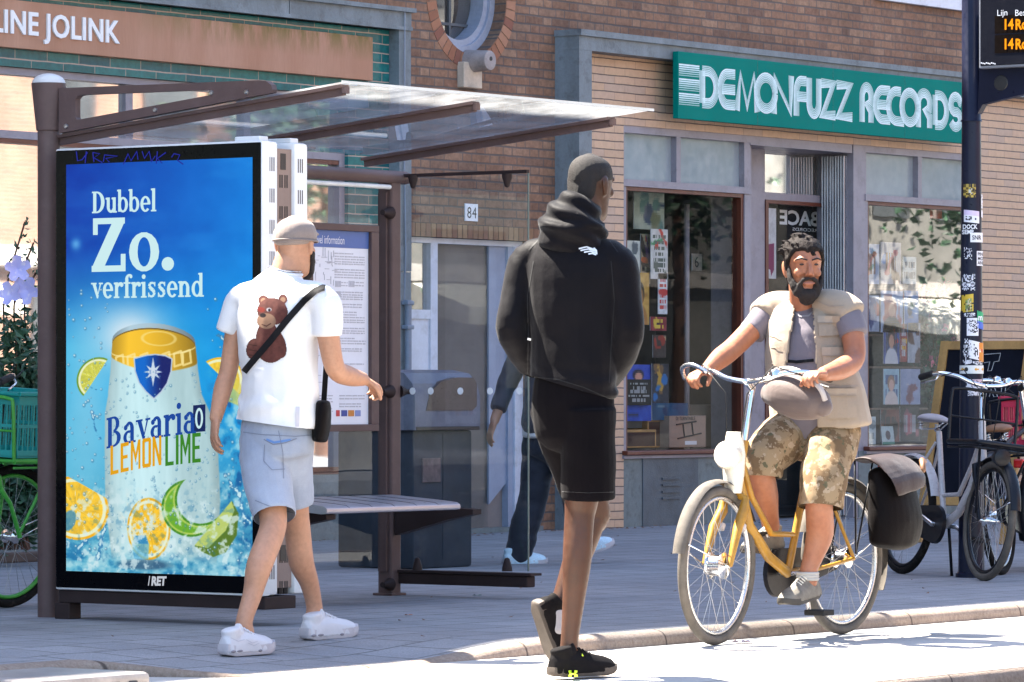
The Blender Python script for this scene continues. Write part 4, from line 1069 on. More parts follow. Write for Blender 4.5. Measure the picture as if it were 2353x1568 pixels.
mb = MB(); serif(mb, 'Zo.', ad3, 211, 618, 88, 0.90); mb.build('lettering', M['ad_pale'], A, fixn=False)
mb = MB(); serif(mb, 'verfrissend', ad3, 212, 680, 36.5, 0.795); mb.build('lettering', M['ad_pale'], A, fixn=False)
def arcput(x, y, d=0.0):                                   # lettering wrapped round the can
    return ad3(x, y - (x - 250) * 0.27 + ((x - 250) ** 2) * 0.00042, d + 0.0004)
mb = MB(); xe = serif(mb, 'Bavaria', arcput, 246, 1030, 50, 0.70); mb.build('lettering', emat('lit_blue', (24, 70, 158)), A, fixn=False)
mb = MB(); bx = lambda x, y, d: arcput(x, y - 62, d)
mb.poly([bx(x, y, 0.0012) for x, y in ((447, 1090), (475, 1090), (475, 1028), (447, 1028))]); mb.build('lettering', emat('lit_navy', (20, 38, 92)), A, fixn=False)
mb = MB()
for i in range(16):
    a0, a1 = 2 * PI * i / 16, 2 * PI * (i + 1) / 16; e = lambda an, rx, ry: bx(461 + rx * math.cos(an), 1059 + ry * math.sin(an), 0.0024)
    mb.poly([e(a0, 9, 24), e(a1, 9, 24), e(a1, 4.5, 18), e(a0, 4.5, 18)])
mb.build('lettering', M['ad_pale'], A, fixn=False)
def sans(mb, s, put, x, y, h, w):                            # tall condensed capitals
    t_ = 0.30; rc = lambda a, b, c, d: [(a, c), (b, c), (b, d), (a, d)]
    G5 = {'L': [rc(0, t_, 0, 1), rc(0, 0.92, 0, 0.13)], 'E': [rc(0, t_, 0, 1), rc(0, 0.92, 0, 0.13), rc(0, 0.92, 0.87, 1), rc(0, 0.8, 0.45, 0.57)], 'I': [rc(0, t_, 0, 1)],
          'M': [rc(0, 0.24, 0, 1), rc(0.86, 1.1, 0, 1), [(0, 1), (0.27, 1), (0.62, 0.42), (0.55, 0.22)], [(0.83, 1), (1.1, 1), (0.55, 0.22), (0.48, 0.42)]], 'O': [rc(0, t_, 0.06, 0.94), rc(0.7, 1.0, 0.06, 0.94), rc(0.06, 0.94, 0, 0.13), rc(0.06, 0.94, 0.87, 1)],
          'N': [rc(0, 0.26, 0, 1), rc(0.74, 1.0, 0, 1), [(0, 1), (0.28, 1), (1.0, 0), (0.72, 0)]]}
    for ch in s:
        for q in G5[ch]: _k[0] += 1; mb.poly([put(x + a * w, y - b * h, 0.002 + 0.00002 * (_k[0] % 40)) for a, b in q])
        x += w * {'I': 0.30, 'M': 1.1}.get(ch, 0.96) + 4
def flat_text(mb, s, x, y, size, put, sx=1.0, bold=0.02):
    vs, fs = text_mesh(s, 'LEFT', bold, 1.0)
    mb.add([put(x + a * size * sx, y - b * size, 0.0022) for a, b, _ in vs], fs)
mb = MB(); sans(mb, 'LEMON', arcput, 257, 1094, 68, 20.5); mb.build('lettering', emat('lit_yellow', (226, 164, 20)), A, fixn=False)
mb = MB(); sans(mb, 'LIME', arcput, 384, 1098, 68, 21); mb.build('lettering', emat('lit_green', (58, 132, 38)), A, fixn=False)
M['ret_grey'] = emat('lit_grey', (205, 210, 222), 0.9)
mb = MB(); 
vs, fs = text_mesh('RET', 'LEFT', 0.045, 0.95)
def rp(x, y): Y_, Z_ = PX(x, y, AX - 0.006); return Vector((AX - 0.006, Y_, Z_))
mb.add([rp(347 + (a + 0.12 * b) * 26 * 0.78, 1345 - b * 28) for a, b, _ in vs], fs); mb.poly([rp(340, 1346), rp(342, 1346), rp(345, 1324), rp(343, 1324)]); mb.build('operator_mark', M['ret_grey'], A, fixn=False)
mb = MB(); rs = random.Random(3)
scr = [[(650, 1290), (660, 1370), (700, 1360), (745, 1300)], [(735, 1290), (725, 1390)], [(790, 1300), (800, 1380)], [(790, 1300), (850, 1310), (800, 1345), (870, 1385)], [(880, 1380), (890, 1320), (1000, 1330), (900, 1350), (930, 1380)], [(1050, 1400), (1090, 1310), (1115, 1370), (1165, 1290), (1175, 1360)], [(1210, 1290), (1230, 1350), (1270, 1290), (1290, 1380), (1320, 1330)], [(1340, 1290), (1330, 1395)], [(1410, 1300), (1340, 1350), (1380, 1390)], [(1460, 1340), (1480, 1310), (1530, 1320), (1510, 1365), (1560, 1400)]]
for st in scr: mb.tube([rp(a * 0.27, b * 0.27) for a, b in st], 0.0028, 5)
mb.build('scribble', emat('scribble_glow', (38, 44, 150)), A)  # ink strokes given a glow of their own to show on the black bezel

# ================================================================ travel information case
IY = S2Y - 0.05
I = thing('information_case', 'brown framed travel information poster with blue header mounted on the shelter wall', 'information panel', (17.0, IY, 0.7))
ix1, iz1 = PY(859, 519, IY); iz0 = PY(859, 991, IY)[1]; ix0 = PY(690, 600, IY)[0]
mb = MB(); w = 0.05
mb.bbox(ix0, ix1, IY - 0.035, IY + 0.01, iz1 - 0.034, iz1, 0.004); mb.bbox(ix0, ix1, IY - 0.035, IY + 0.01, iz0, iz0 + 0.034, 0.004)
mb.bbox(ix0, ix0 + 0.06, IY - 0.034, IY + 0.01, iz0 + 0.034, iz1 - 0.034, 0.003); mb.bbox(ix1 - 0.06, ix1, IY - 0.034, IY + 0.01, iz0 + 0.034, iz1 - 0.034, 0.003)
mb.build('frame', M['shelter_paint'], I)
mb = MB(); mb.box(ix0 + 0.06, ix1 - 0.06, IY - 0.008, IY, iz0 + 0.034, iz1 - 0.034); mb.build('backing', M['shelter_dark'], I)
pz1, pz0, px1_ = PY(848, 530, IY)[1], PY(848, 979, IY)[1], PY(846, 700, IY)[0]
M['paper'] = pm('paper_white', (0.74, 0.74, 0.80), 0.45, var=0.03, bump=0.02)
mb = MB(); mb.box(ix0 + 0.06, px1_, IY - 0.012, IY - 0.009, pz0, pz1); sh_ = mb.build('poster_sheet', M['paper'], I)
hz = PY(848, 573, IY)[1]
mb = MB(); mb.box(ix0 + 0.062, px1_ - 0.008, IY - 0.0145, IY - 0.0125, hz, pz1 - 0.004); mb.build('header', pm('header_blue', (0.075, 0.135, 0.36), 0.4, var=0.05), sh_)
ux, uz = Vector((1, 0, 0)), Vector((0, 0, 1))
def shx(px): return PY(px, 700, IY - 0.015)[0]
mb = MB(); o_ = Vector((shx(716), IY - 0.0155, PY(760, 561, IY)[1])); mb.text('Travel information', o_, ux, uz, 0.058, sx=(shx(801) - shx(716)) / 0.058 / 8.5); mb.build('header_lettering', M['paper'], sh_)
M['ink'] = pm('ink_grey', (0.46, 0.45, 0.50), 0.6, var=0.1)
rs = random.Random(11); mb = MB()
def tl(pxa, pxb, py, hgt=0.0055):
    x = shx(pxa); xe = shx(pxb); z = PY(pxa, py, IY)[1]
    while x < xe:
        l = rs.uniform(0.012, 0.05); mb.box(x, min(x + l, xe), IY - 0.0145, IY - 0.0125, z, z + hgt); x += l + 0.008
for (pa, pb, ys_) in ((770, 812, [584]), (770, 838, [591, 597, 603, 608]), (770, 838, [621, 627, 633, 639]), (781, 799, [651, 658]), (812, 836, [651, 658]), (781, 834, [673, 679, 684, 689]), (781, 832, [701, 707]), (781, 820, [719, 725]), (781, 838, [731, 737, 742]), (781, 838, [756, 762, 767]), (770, 815, [779]), (770, 840, [785, 791]), (770, 832, [803, 808]), (781, 836, [838]), (781, 838, [911, 918]), (781, 830, [930, 936]), (716, 765, [911, 918, 925, 941, 947])):
    for y in ys_: tl(pa, pb, y)
for k in range(90):
    px_, py_ = rs.uniform(716, 768), rs.uniform(585, 880)
    x, z = shx(px_), PY(px_, py_, IY)[1]; l = rs.uniform(0.004, 0.05)
    if rs.random() < 0.5: mb.box(x, x + l, IY - 0.0142, IY - 0.0125, z, z + 0.003)
    else: mb.box(x, x + 0.003, IY - 0.0140, IY - 0.0125, z, z + l)
for (pa, py_) in ((771, 652), (802, 652), (771, 676), (771, 724)):
    x, z = shx(pa), PY(pa, py_ + 8, IY)[1]; mb.box(x, x + 0.045, IY - 0.0138, IY - 0.0126, z, z + 0.03); mb.box(x + 0.012, x + 0.03, IY - 0.0149, IY - 0.0139, z + 0.006, z + 0.024)
mb.build('printed_text', M['ink'], sh_)
for (pa, pb, c) in ((773, 781, (0.5, 0.03, 0.04)), (785, 798, (0.03, 0.05, 0.25)), (801, 814, (0.55, 0.20, 0.03)), (817, 829, (0.2, 0.25, 0.5))):
    x0, z0 = shx(pa), PY(pa, 957, IY)[1]; mb = MB(); mb.box(x0, shx(pb), IY - 0.0148, IY - 0.0125, z0, z0 + 0.03); mb.build('card_mark', pm('mark', c, 0.5), sh_)

# ================================================================ waste container behind the glass
c0 = G(1103, 1302)
Wc = thing('waste_container', 'dark blue grey street waste container with a curved grey hood behind the shelter glass', 'waste bin', (c0.x - 0.3, c0.y + 0.3, 0))
wx1, wy0 = c0.x, c0.y; wx0, wy1 = wx1 - 0.62, wy0 + 0.62
zh = PY(1060, 988, wy0)[1]; ztop = PY(1060, 850, wy0)[1]
mb = MB(); mb.bbox(wx0 + 0.03, wx1 - 0.03, wy0 + 0.03, wy1 - 0.03, 0.0, zh - 0.001, 0.02); mb.box(wx0 + 0.3, wx0 + 0.306, wy0 + 0.026, wy0 + 0.032, 0.05, zh - 0.02)
mb.build('body', pm('bin_navy', (0.026, 0.034, 0.046), 0.5, var=0.3, scale=4, spec=0.2, dirt=(0.07, 0.07, 0.07, 0.5)), Wc, smooth=40)
pr = [(wy0, zh), (wy0, ztop - 0.16), (wy0 + 0.02, ztop - 0.08), (wy0 + 0.08, ztop - 0.02), (wy0 + 0.2, ztop), (wy1, ztop), (wy1, zh)]
mb = MB(); mb.prism([(wx0, y, z) for y, z in pr], (wx1 - wx0, 0, 0)); hd = mb.build('hood', pm('bin_grey', (0.15, 0.155, 0.19), 0.5, var=0.2, spec=0.2), Wc, smooth=30)
mb = MB(); q = [(wx0 + 0.10, ztop - 0.235), (wx0 + 0.14, ztop - 0.13), (wx0 + 0.24, ztop - 0.07), (wx0 + 0.4, ztop - 0.045), (wx1 - 0.07, ztop - 0.045), (wx1 - 0.035, ztop - 0.08), (wx1 - 0.035, ztop - 0.21), (wx1 - 0.08, ztop - 0.235)]
mb.prism([(x, wy0 - 0.004, z) for x, z in q], (0, 0.12, 0)); mb.build('inlet_flap', pm('bin_flap', (0.060, 0.045, 0.042), 0.35, var=0.3), hd, smooth=30)
mb = MB(); mb.bbox(wx0 + 0.01, wx1 - 0.01, wy0 - 0.006, wy0 + 0.01, zh - 0.001, zh + 0.02, 0.003); mb.build('lower_lip', M['black_metal'], hd)
mb = MB(); mb.bbox(wx0 + 0.1, wx0 + 0.27, wy0 + 0.02, wy0 + 0.031, zh - 0.3, zh - 0.16, 0.004); mb.build('sticker', pm('bin_sticker', (0.10, 0.07, 0.07), 0.6, var=0.5, scale=20), Wc)

# ================================================================ stop pole with stickers, departure display
pb = G(2232, 1327)
PXo, PYo = pb.x, pb.y
P_ = thing('stop_pole', 'dark navy steel stop pole covered with torn stickers in front of the record shop', 'pole', (PXo, PYo, 0))
M['navy'] = pm('navy_paint', (0.0085, 0.011, 0.028), 0.35, var=0.2, scale=5, bump=0.05, spec=0.2)
Zp = PXo * CS + PYo * SN
zj = PY(2234, 280, PYo)[1]
def pole_r(z): return 0.0715 - (z / zj) * 0.0135 if z < zj else 0.052
mb = MB(); mb.lathe([(pole_r(0), 0), (pole_r(zj), zj)], (PXo, PYo, 0), (0, 0, 1), 36); pole = mb.build('pole_shaft', M['navy'], P_, smooth=40)
mb = MB(); mb.lathe([(0.059, zj), (0.057, zj + 0.006), (0.052, zj + 0.012), (0.052, 4.3)], (PXo, PYo, 0), (0, 0, 1), 36); mb.build('upper_shaft', M['navy'], P_, smooth=40)
mb = MB(); mb.lathe([(0.085, 0), (0.085, 0.02), (0.073, 0.03)], (PXo, PYo, 0), (0, 0, 1), 24); mb.build('foot_collar', M['navy'], P_, smooth=40)
DX = PXo - 0.02
def dyz(px, py): return PX(px, py, DX)
mb = MB(); pts = [(2256, 30), (2400, 30), (2400, 206), (2330, 222), (2258, 240), (2246, 262)]
mb.prism([(DX, *dyz(*p)) for p in pts], (0.05, 0, 0)); br = mb.build('bracket', M['navy'], P_)
y, z = dyz(2300, 191); mb = MB(); mb.lathe([(0.043, 0), (0.04, 0.004), (0.03, 0.005)], (DX, y, z), (-1, 0, 0), 24); mb.build('speaker_grille', M['black_metal'], br, smooth=40)
def wrap(px, py, d=0.0012):                                # photo px -> place on the near side of the shaft
    z = CAM_H - (py - HY) / F_PX * (Zp - 0.06); r = pole_r(z) + d
    c = CX + F_PX * (PXo * SN - PYo * CS) / Zp
    s = max(-0.985, min(0.985, (px - c) / F_PX * (Zp - 0.05) / r))
    a = AX_R * (s * r) - AX_F * (math.sqrt(1 - s * s) * r)
    return Vector((PXo, PYo, z)) + a
rs = random.Random(5)
def sticker(px0, py0, px1, py1, cols, ragged=0.0, nx=10, ny=12, skew=0.0, d=0.0012):
    mb = MB(); 
    for j in range(ny):
        for i in range(nx):
            if ragged and rs.random() < ragged * (1.6 if i in (0, nx - 1) or j in (0, ny - 1) else 0.8): continue
            mb.col = cols(i / nx, j / ny) if callable(cols) else rs.choice(cols)
            q = []
            for (a, b) in ((i, j + 1), (i + 1, j + 1), (i + 1, j), (i, j)):
                x = px0 + (px1 - px0) * a / nx; y = py0 + (py1 - py0) * b / ny + skew * (a / nx - 0.5)
                q.append(wrap(x, y, d))
            mb.poly(q)
    return mb.build('sticker', M['print'], pole, colors=True)
M['print'] = attr_mat('printed_paper', 0.5)
WH, BK = (0.72, 0.72, 0.78), (0.02, 0.02, 0.03)
def wtext(s, px, py, size, col, sx=1.0, bold=0.02, d=0.0022):
    vs, fs = text_mesh(s, 'LEFT', bold, 1.0); mb = MB(); mb.add([wrap(px + a * size * sx, py - b * size, d) for a, b, _ in vs], fs)
    return mb.build('sticker_lettering', col, pole)
M['ink_white'] = pm('ink_white', (0.75, 0.76, 0.8), 0.5, var=0.05); M['ink_black'] = pm('ink_black', (0.015, 0.015, 0.02), 0.5)
sticker(2212, 423, 2240, 454, lambda a, b: (0.45, 0.32, 0.06) if (int(a * 5) + int(b * 5)) % 2 else ((0.5, 0.5, 0.45) if 0.3 < a < 0.7 and 0.3 < b < 0.7 else (0.10, 0.07, 0.02)), 0.12)
sticker(2213, 484, 2248, 512, lambda a, b: (0.03, 0.03, 0.05) if (0.08 < a < 0.45 and 0.45 < b < 0.8 and rs.random() < 0.55) or (0.6 < a < 0.9 and 0.5 < b < 0.75 and int(a * 30) % 2) else ((0.62, 0.52, 0.70) if b < 0.4 else WH), skew=4)
wtext('DOCK', 2210, 526, 14, M['ink_white'], 0.8, 0.03); wtext('SEMP', 2209, 538, 14, M['ink_white'], 0.8, 0.03)
sticker(2227, 535, 2257, 557, [WH]); wtext('SNR', 2231, 551, 14, M['ink_black'], 0.85)
sticker(2242, 577, 2258, 611, [WH]); wtext('PIN', 2244, 588, 11, M['ink_black'], 0.8); wtext('MO', 2244, 598, 11, M['ink_black'], 0.8); wtext('ANI', 2244, 608, 11, M['ink_black'], 0.8)
sticker(2253, 447, 2258, 480, [WH], 0.3); sticker(2253, 483, 2258, 500, [WH], 0.15)
sticker(2209, 630, 2238, 668, [WH, (0.4, 0.42, 0.5)], 0.5, 14, 14); sticker(2212, 566, 2232, 600, [WH], 0.93, 14, 14)
sticker(2208, 677, 2234, 717, lambda a, b: (0.62, 0.42, 0.04) if b < 0.25 or a < 0.25 or a > 0.8 else rs.choice([(0.55, 0.5, 0.35), (0.1, 0.08, 0.05), (0.45, 0.35, 0.05), (0.2, 0.3, 0.1)]), 0.04, skew=-3)
sticker(2243, 716, 2259, 756, lambda a, b: (0.02, 0.32, 0.14) if b < 0.55 else (0.05, 0.12, 0.5), 0.04, skew=5); wtext('m', 2245, 736, 19, M['ink_white'], 0.8, 0.03)
sticker(2211, 718, 2240, 730, [WH], 0.72, 14, 8)
sticker(2219, 731, 2246, 772, lambda a, b: BK if 0.12 < a < 0.88 and 0.06 < b < 0.82 and rs.random() < 0.5 else WH, 0.02, 14, 18)
sticker(2209, 775, 2230, 838, [WH, WH, BK], 0.55, 12, 18); sticker(2224, 784, 2250, 826, lambda a, b: BK if (a - 0.55) ** 2 + (b - 0.55) ** 2 < 0.05 and rs.random() < 0.7 else WH, 0.08, skew=6)
sticker(2247, 788, 2261, 832, lambda a, b: (0.62, 0.22, 0.02) if not (0.25 < b < 0.5) else rs.choice([(0.7, 0.6, 0.4), (0.6, 0.1, 0.02)]), 0.04)
sticker(2215, 828, 2228, 837, [WH], 0.1, skew=-3); sticker(2231, 829, 2256, 840, [WH], 0.75, 16, 8)
sticker(2204, 840, 2262, 859, [(0.74, 0.74, 0.72)], 0, 24, 4)
for px_ in (2211, 2241, 2258):
    mb = MB(); mb.poly([wrap(px_ - 5, 849, 0.002), wrap(px_, 844.5, 0.002), wrap(px_, 847.5, 0.002), wrap(px_ + 6, 847.5, 0.002), wrap(px_ + 6, 850.5, 0.002), wrap(px_, 850.5, 0.002), wrap(px_, 853.5, 0.002)]); mb.build('arrow_mark', pm('arrow_orange', (0.7, 0.35, 0.02), 0.5), pole)
mb = MB(); mb.poly([wrap(2218 + 4 * math.cos(a * PI / 5), 849 + 5 * math.sin(a * PI / 5), 0.002) for a in range(10)]); mb.build('arrow_mark', M['ink_black'], pole)
sticker(2217, 872, 2255, 893, lambda a, b: (0.62, 0.45, 0.5) if a > 0.3 and b < 0.7 else WH, 0.16, 16, 10); sticker(2221, 896, 2249, 910, [WH], 0.25, 14, 8)

Dd = thing('departure_display', 'black tram departure display with orange digits on the arm of the stop pole', 'display', (DX, PYo - 0.7, 3.2))
def dbox(mb, a, b, c, d, x0, x1):
    (ya, za), (yb, zb) = dyz(a, d), dyz(c, b); mb.box(DX + x0, DX + x1, min(ya, yb), max(ya, yb), min(za, zb), max(za, zb)); return mb
y0_, z0_ = dyz(2262, 160); ye_ = y0_ - 1.5; zt_ = z0_ + 0.62
mb = MB(); mb.bbox(DX - 0.06, DX - 0.005, ye_, y0_, z0_, zt_, 0.006); mb.build('housing', pm('display_frame', (0.30, 0.32, 0.37), 0.35, metal=0.5, var=0.05), Dd)
mb = MB(); mb.bbox(DX - 0.066, DX - 0.05, ye_ + 0.012, y0_ - 0.012, z0_ + 0.014, zt_ - 0.012, 0.004); mb.build('front_panel', pm('display_navy', (0.008, 0.009, 0.016), 0.4, spec=0.15, var=0.08), Dd)
uy_ = Vector((0, -1, 0))
def dtext(s, px, py, size, mat, name, bold=0.0, sx=1.0):
    y, z = dyz(px, py); mb = MB(); mb.text(s, (DX - 0.0685, y, z), uy_, uz, size, bold=bold, sx=sx); return mb.build(name, mat, Dd)
for (py_) in (60, 105):
    y, z = dyz(2300, py_ + 20); mb = MB(); mb.box(DX - 0.0672, DX - 0.0662, ye_ + 0.1, y, z, z + 0.098); mb.build('led_window', pm('led_black', (0.006, 0.003, 0.002), 0.4, spec=0.1), Dd)
    dtext('14', 2319, py_ + 10, 0.078, emat('led_orange', (255, 150, 20), 1.6), 'led_digits', 0.03, 0.85)
    dtext('Rotterdam', 2347, py_ + 10, 0.078, emat('led_orange', (255, 150, 20), 1.6), 'led_digits', 0.03, 0.85)
dtext('Lijn', 2305, 39, 0.048, M['ink_white'], 'panel_lettering'); dtext('Bestemming', 2346, 39, 0.048, M['ink_white'], 'panel_lettering')
mb = MB()
for i in range(9):
    y, z = dyz(2268 + i * 3.9, 147 + (i % 3)); mb.box(DX - 0.0675, DX - 0.0664, y - 0.0075, y, z - 0.003, z + 0.004)
mb.build('maker_mark', M['ink_white'], Dd)

# ================================================================ signs on the building
sx0, sz1_ = PY(1558, 118, 18.98); _, sz0_ = PY(1558, 272, 18.98); sx1 = PY(2236, 200, 18.98)[0]
G_ = thing('shop_sign', 'long green fascia board with striped white letters above the record shop', 'shop sign', ((sx0 + sx1) / 2, 19.0, 3.3))
mb = MB(); mb.bbox(sx0, sx1, 18.98, 19.028, sz0_, sz1_, 0.003); mb.build('board', pm('sign_green', (0.0, 0.185, 0.150), 0.5, var=0.06, scale=2, bump=0.01, spec=0.04), G_)
for i in (1, 2, 3):
    x = sx0 + (sx1 - sx0) * i / 4; mb = MB(); mb.box(x, x + 0.003, 18.979, 18.98, sz0_ + 0.002, sz1_ - 0.002); mb.build('board_joint', pm('joint_green', (0.0, 0.12, 0.1), 0.3), G_)
def arcp(cx, cy, rx, ry, a0, a1, n=10): return [(cx + rx * math.cos(R(a0 + (a1 - a0) * i / n)), cy + ry * math.sin(R(a0 + (a1 - a0) * i / n))) for i in range(n + 1)]
lz0, lz1 = PY(1630, 248, 18.98)[1], PY(1630, 155, 18.98)[1]; LH = lz1 - lz0
GL = {'D': [[(0.12, 0.1), (0.12, 0.9)] , [(0.12, 0.9), (0.4, 0.9)] + arcp(0.42, 0.5, 0.46, 0.4, 90, -90, 14) + [(0.12, 0.1)]],
      'E': [[(0.95, 0.88)] + arcp(0.5, 0.5, 0.38, 0.38, 90, 270, 16) + [(0.95, 0.12)], [(0.2, 0.5), (0.95, 0.5)]],
      'M': [[(0.1, 0.0), (0.24, 0.92), (0.5, 0.12), (0.76, 0.92), (0.9, 0.0)]], 'O': [arcp(0.5, 0.5, 0.39, 0.39, 0, 360, 26)],
      'N': [[(0.12, 0.0), (0.16, 0.9), (0.84, 0.1), (0.88, 1.0)]], 'F': [[(0.95, 0.9)] + arcp(0.55, 0.6, 0.36, 0.3, 90, 180, 8) + [(0.19, 0.0)], [(0.2, 0.5), (0.95, 0.5)]],
      'U': [[(0.18, 1.0), (0.18, 0.4)] + arcp(0.5, 0.36, 0.32, 0.27, 180, 360, 12) + [(0.82, 1.0)]], 'Z': [[(0.05, 0.9), (0.85, 0.9), (0.15, 0.1), (0.98, 0.1)]],
      'R': [[(0.17, 0.0), (0.17, 0.6)] + arcp(0.5, 0.66, 0.33, 0.26, 180, 0, 12) + [(0.8, 0.5), (0.6, 0.45), (0.82, 0.3), (0.82, 0.0)]],
      'C': [[(0.8, 0.88)] + arcp(0.55, 0.5, 0.44, 0.39, 90, 270, 16) + [(0.98, 0.1)]],
      'S': [[(0.9, 0.75)] + arcp(0.5, 0.7, 0.33, 0.21, 20, 250, 10) + arcp(0.5, 0.3, 0.34, 0.21, 70, -160, 10)]}
def offset_line(pts, d):
    out = []; n = len(pts)
    for i in range(n):
        def nr(a, b): l = math.hypot(b[0] - a[0], b[1] - a[1]) or 1; return (-(b[1] - a[1]) / l, (b[0] - a[0]) / l)
        n0 = nr(pts[i - 1], pts[i]) if i > 0 else nr(pts[i], pts[i + 1]); n1 = nr(pts[i], pts[i + 1]) if i < n - 1 else n0
        mx, my = n0[0] + n1[0], n0[1] + n1[1]; l2 = mx * mx + my * my
        k = 2 / max(l2, 1.25)
        out.append((pts[i][0] + mx * d * k, pts[i][1] + my * d * k))
    return out
sign_white = attr_mat('sign_print', 0.35, gain=1.0)
def striped(ch, pxa, pxb, wd=0.082, ns=6):
    xa, xb = PY(pxa, 200, 18.98)[0], PY(pxb, 200, 18.98)[0]
    mb = MB(); q = 0
    for st in GL[ch]:
        pts = [(xa + a * (xb - xa), lz0 + b * LH) for a, b in st]
        for k in range(ns):
            q += 1
            o = offset_line(pts, wd * ((k + 0.5) / ns - 0.5)); hw = wd / ns * (0.44 - 0.02 * k)
            f = k / (ns - 1); mb.col = tuple(np.array((0.66, 0.83, 0.85)) * (1 - 0.38 * f) + np.array((0.05, 0.34, 0.30)) * 0.38 * f)
            a_, b_ = offset_line(o, hw), offset_line(o, -hw)
            for i in range(len(o) - 1):
                mb.poly([(x, 18.9785 - 0.0001 * (q % 9) - (0.0012 if ch == 'O' else 0), z) for x, z in (a_[i], a_[i + 1], b_[i + 1], b_[i])])
    mb.build('sign_letter', sign_white, G_, colors=True, fixn=False)
for ch, a, b in (('D', 1608, 1651), ('E', 1650, 1691), ('M', 1687, 1746), ('O', 1733, 1786), ('N', 1772, 1824), ('F', 1824, 1854), ('U', 1853, 1887), ('Z', 1885, 1920), ('Z', 1920, 1959), ('R', 1975, 2007), ('E', 2007, 2047), ('C', 2037, 2078), ('O', 2067, 2113), ('R', 2103, 2143), ('D', 2144, 2179), ('S', 2179, 2212)): striped(ch, a, b)
def side_stripes(pxa, pxb):
    mb = MB(); xa, xb = PY(pxa, 200, 18.98)[0], PY(pxb, 200, 18.98)[0]
    for g in range(3):
        for k in range(6):
            z = lz1 + 0.004 - g * LH * 0.355 - k * 0.0165; f = k / 5; mb.col = tuple(np.array((0.66, 0.83, 0.85)) * (1 - 0.55 * f) + np.array((0.02, 0.28, 0.24)) * 0.55 * f)
            mb.poly([(xa, 18.979, z - 0.012 + 0.001 * k), (xb, 18.979, z - 0.012 + 0.001 * k), (xb, 18.979, z), (xa, 18.979, z)])
    mb.build('sign_stripes', sign_white, G_, colors=True)
side_stripes(1560, 1607); side_stripes(2213, 2234)
# terracotta fascia with white letters, left shop
FYB = 19.07
fx1, fz1 = PY(857, 86, FYB); fz0 = PY(857, 186, FYB)[1]
T_ = thing('fascia_sign', 'weathered terracotta fascia board with plain white capitals over the left shop', 'shop sign', (22, 19.1, 3.3))
mb = MB(); mb.bbox(10, fx1, FYB, 19.118, fz0, fz1, 0.004); mb.build('board', M['terracotta'], T_)
xk = PY(270, 80, FYB)[0]; capz0 = PY(150, 88, FYB)[1]; caph = (PY(150, 35, FYB)[1] - capz0)
size = caph / 0.72; vs, fs = text_mesh('LINE JOLINK', 'RIGHT', 0.035, 1.06); wdt = max(v[0] for v in vs) - min(v[0] for v in vs)
sxs = (xk - PY(-24, 60, FYB)[0]) / (wdt * size)
M['letter_white'] = pm('letter_white', (0.80, 0.80, 0.80), 0.45, var=0.03)
mb = MB(); mb.text('LINE JOLINK', (xk, FYB - 0.001, capz0), ux, uz, size, 0.0, 'RIGHT', 0.02, sxs, 1.06); 
P3 = [p.copy() for p in mb.v]; fs3 = list(mb.f); mb2 = MB(); mb2.add([p + Vector((0, -0.012, 0)) for p in P3], fs3); mb2.sides([p + Vector((0, 0, 0)) for p in P3], fs3, Vector((0, -0.012, 0))); mb2.build('raised_letters', M['letter_white'], T_, fixn=False)
# house number
hx0, hz1 = PY(1069, 468, FY - 0.012); hx1 = PY(1098, 468, FY - 0.012)[0]; hz0 = PY(1069, 508, FY - 0.012)[1]
H_ = thing('house_number_plate', 'small white enamel plate with a dark house number above the pale door', 'number plate', ((hx0 + hx1) / 2, FY, hz0))
mb = MB(); mb.bbox(hx0, hx1, FY - 0.014, FY - 0.002, hz0, hz1, 0.002); mb.build('plate', pm('enamel', (0.78, 0.80, 0.84), 0.25, var=0.04), H_)
mb = MB(); mb.text('84', ((hx0 + hx1) / 2, FY - 0.0155, hz0 + 0.022), ux, uz, 0.115, 0, 'CENTER', 0.0, 0.98, 1.08); mb.build('digits', M['ink_black'], H_)

# ================================================================ chalkboard
cb = J(2110, 1245, 30.2); cbx, cby = cb.x, cb.y
K = thing('chalkboard', 'wooden framed chalkboard leaning on legs behind the navy stop pole', 'chalkboard', (cbx, cby, 0))
kt = PX(2188, 785, cbx + 0.36); kH = kt[1]; 
def kp(a, b, d=0): return Vector((cbx + 0.36 * b / kH * 1.0 - d, cby - a * 0.66, b))      # a across 0..1, b height
mb = MB()
def kbar(mb, a0, b0, a1, b1, w=0.03, t_=0.014):
    p, q = kp(a0, b0), kp(a1, b1); d = q - p; nrm = Vector((-kH, 0, 0.36)).normalized(); s = d.cross(nrm).normalized()
    mb.obox((p + q) / 2, d / 2, s * w, nrm * t_)
kbar(mb, 0, 0, 0, kH); kbar(mb, 1, 0, 1, kH); kbar(mb, 0.04, kH - 0.03, 0.96, kH - 0.03, 0.029, 0.0135); kbar(mb, 0.04, 0.28, 0.96, 0.28, 0.029, 0.0135)
mb.build('wooden_frame', M['wood'], K)
mb = MB(); mb.add([kp(0.03, 0.28), kp(0.97, 0.28), kp(0.97, kH - 0.03), kp(0.03, kH - 0.03)], [(0, 1, 2, 3)]); mb.build('slate', pm('slate_black', (0.007, 0.008, 0.014), 0.8, var=0.3, spec=0.1), K)
mb = MB(); b_ = MB()
for a in (0.02, 0.98): p, q = kp(a, kH - 0.02), Vector((cbx + 0.8, cby - a * 0.66, 0)); b_.obox((p + q) / 2, (q - p) / 2, Vector((0, 0.025, 0)), Vector((0.014, 0, 0.01)))
b_.build('rear_leg', M['wood'], K)
def chalk(strokes):
    mb = MB()
    for st in strokes: mb.tube([kp(a, b, 0.004) for a, b in st], 0.0028, 5)
    return mb.build('chalk_lettering', pm('chalk', (0.42, 0.42, 0.42), 0.9, var=0.3, scale=30), K)
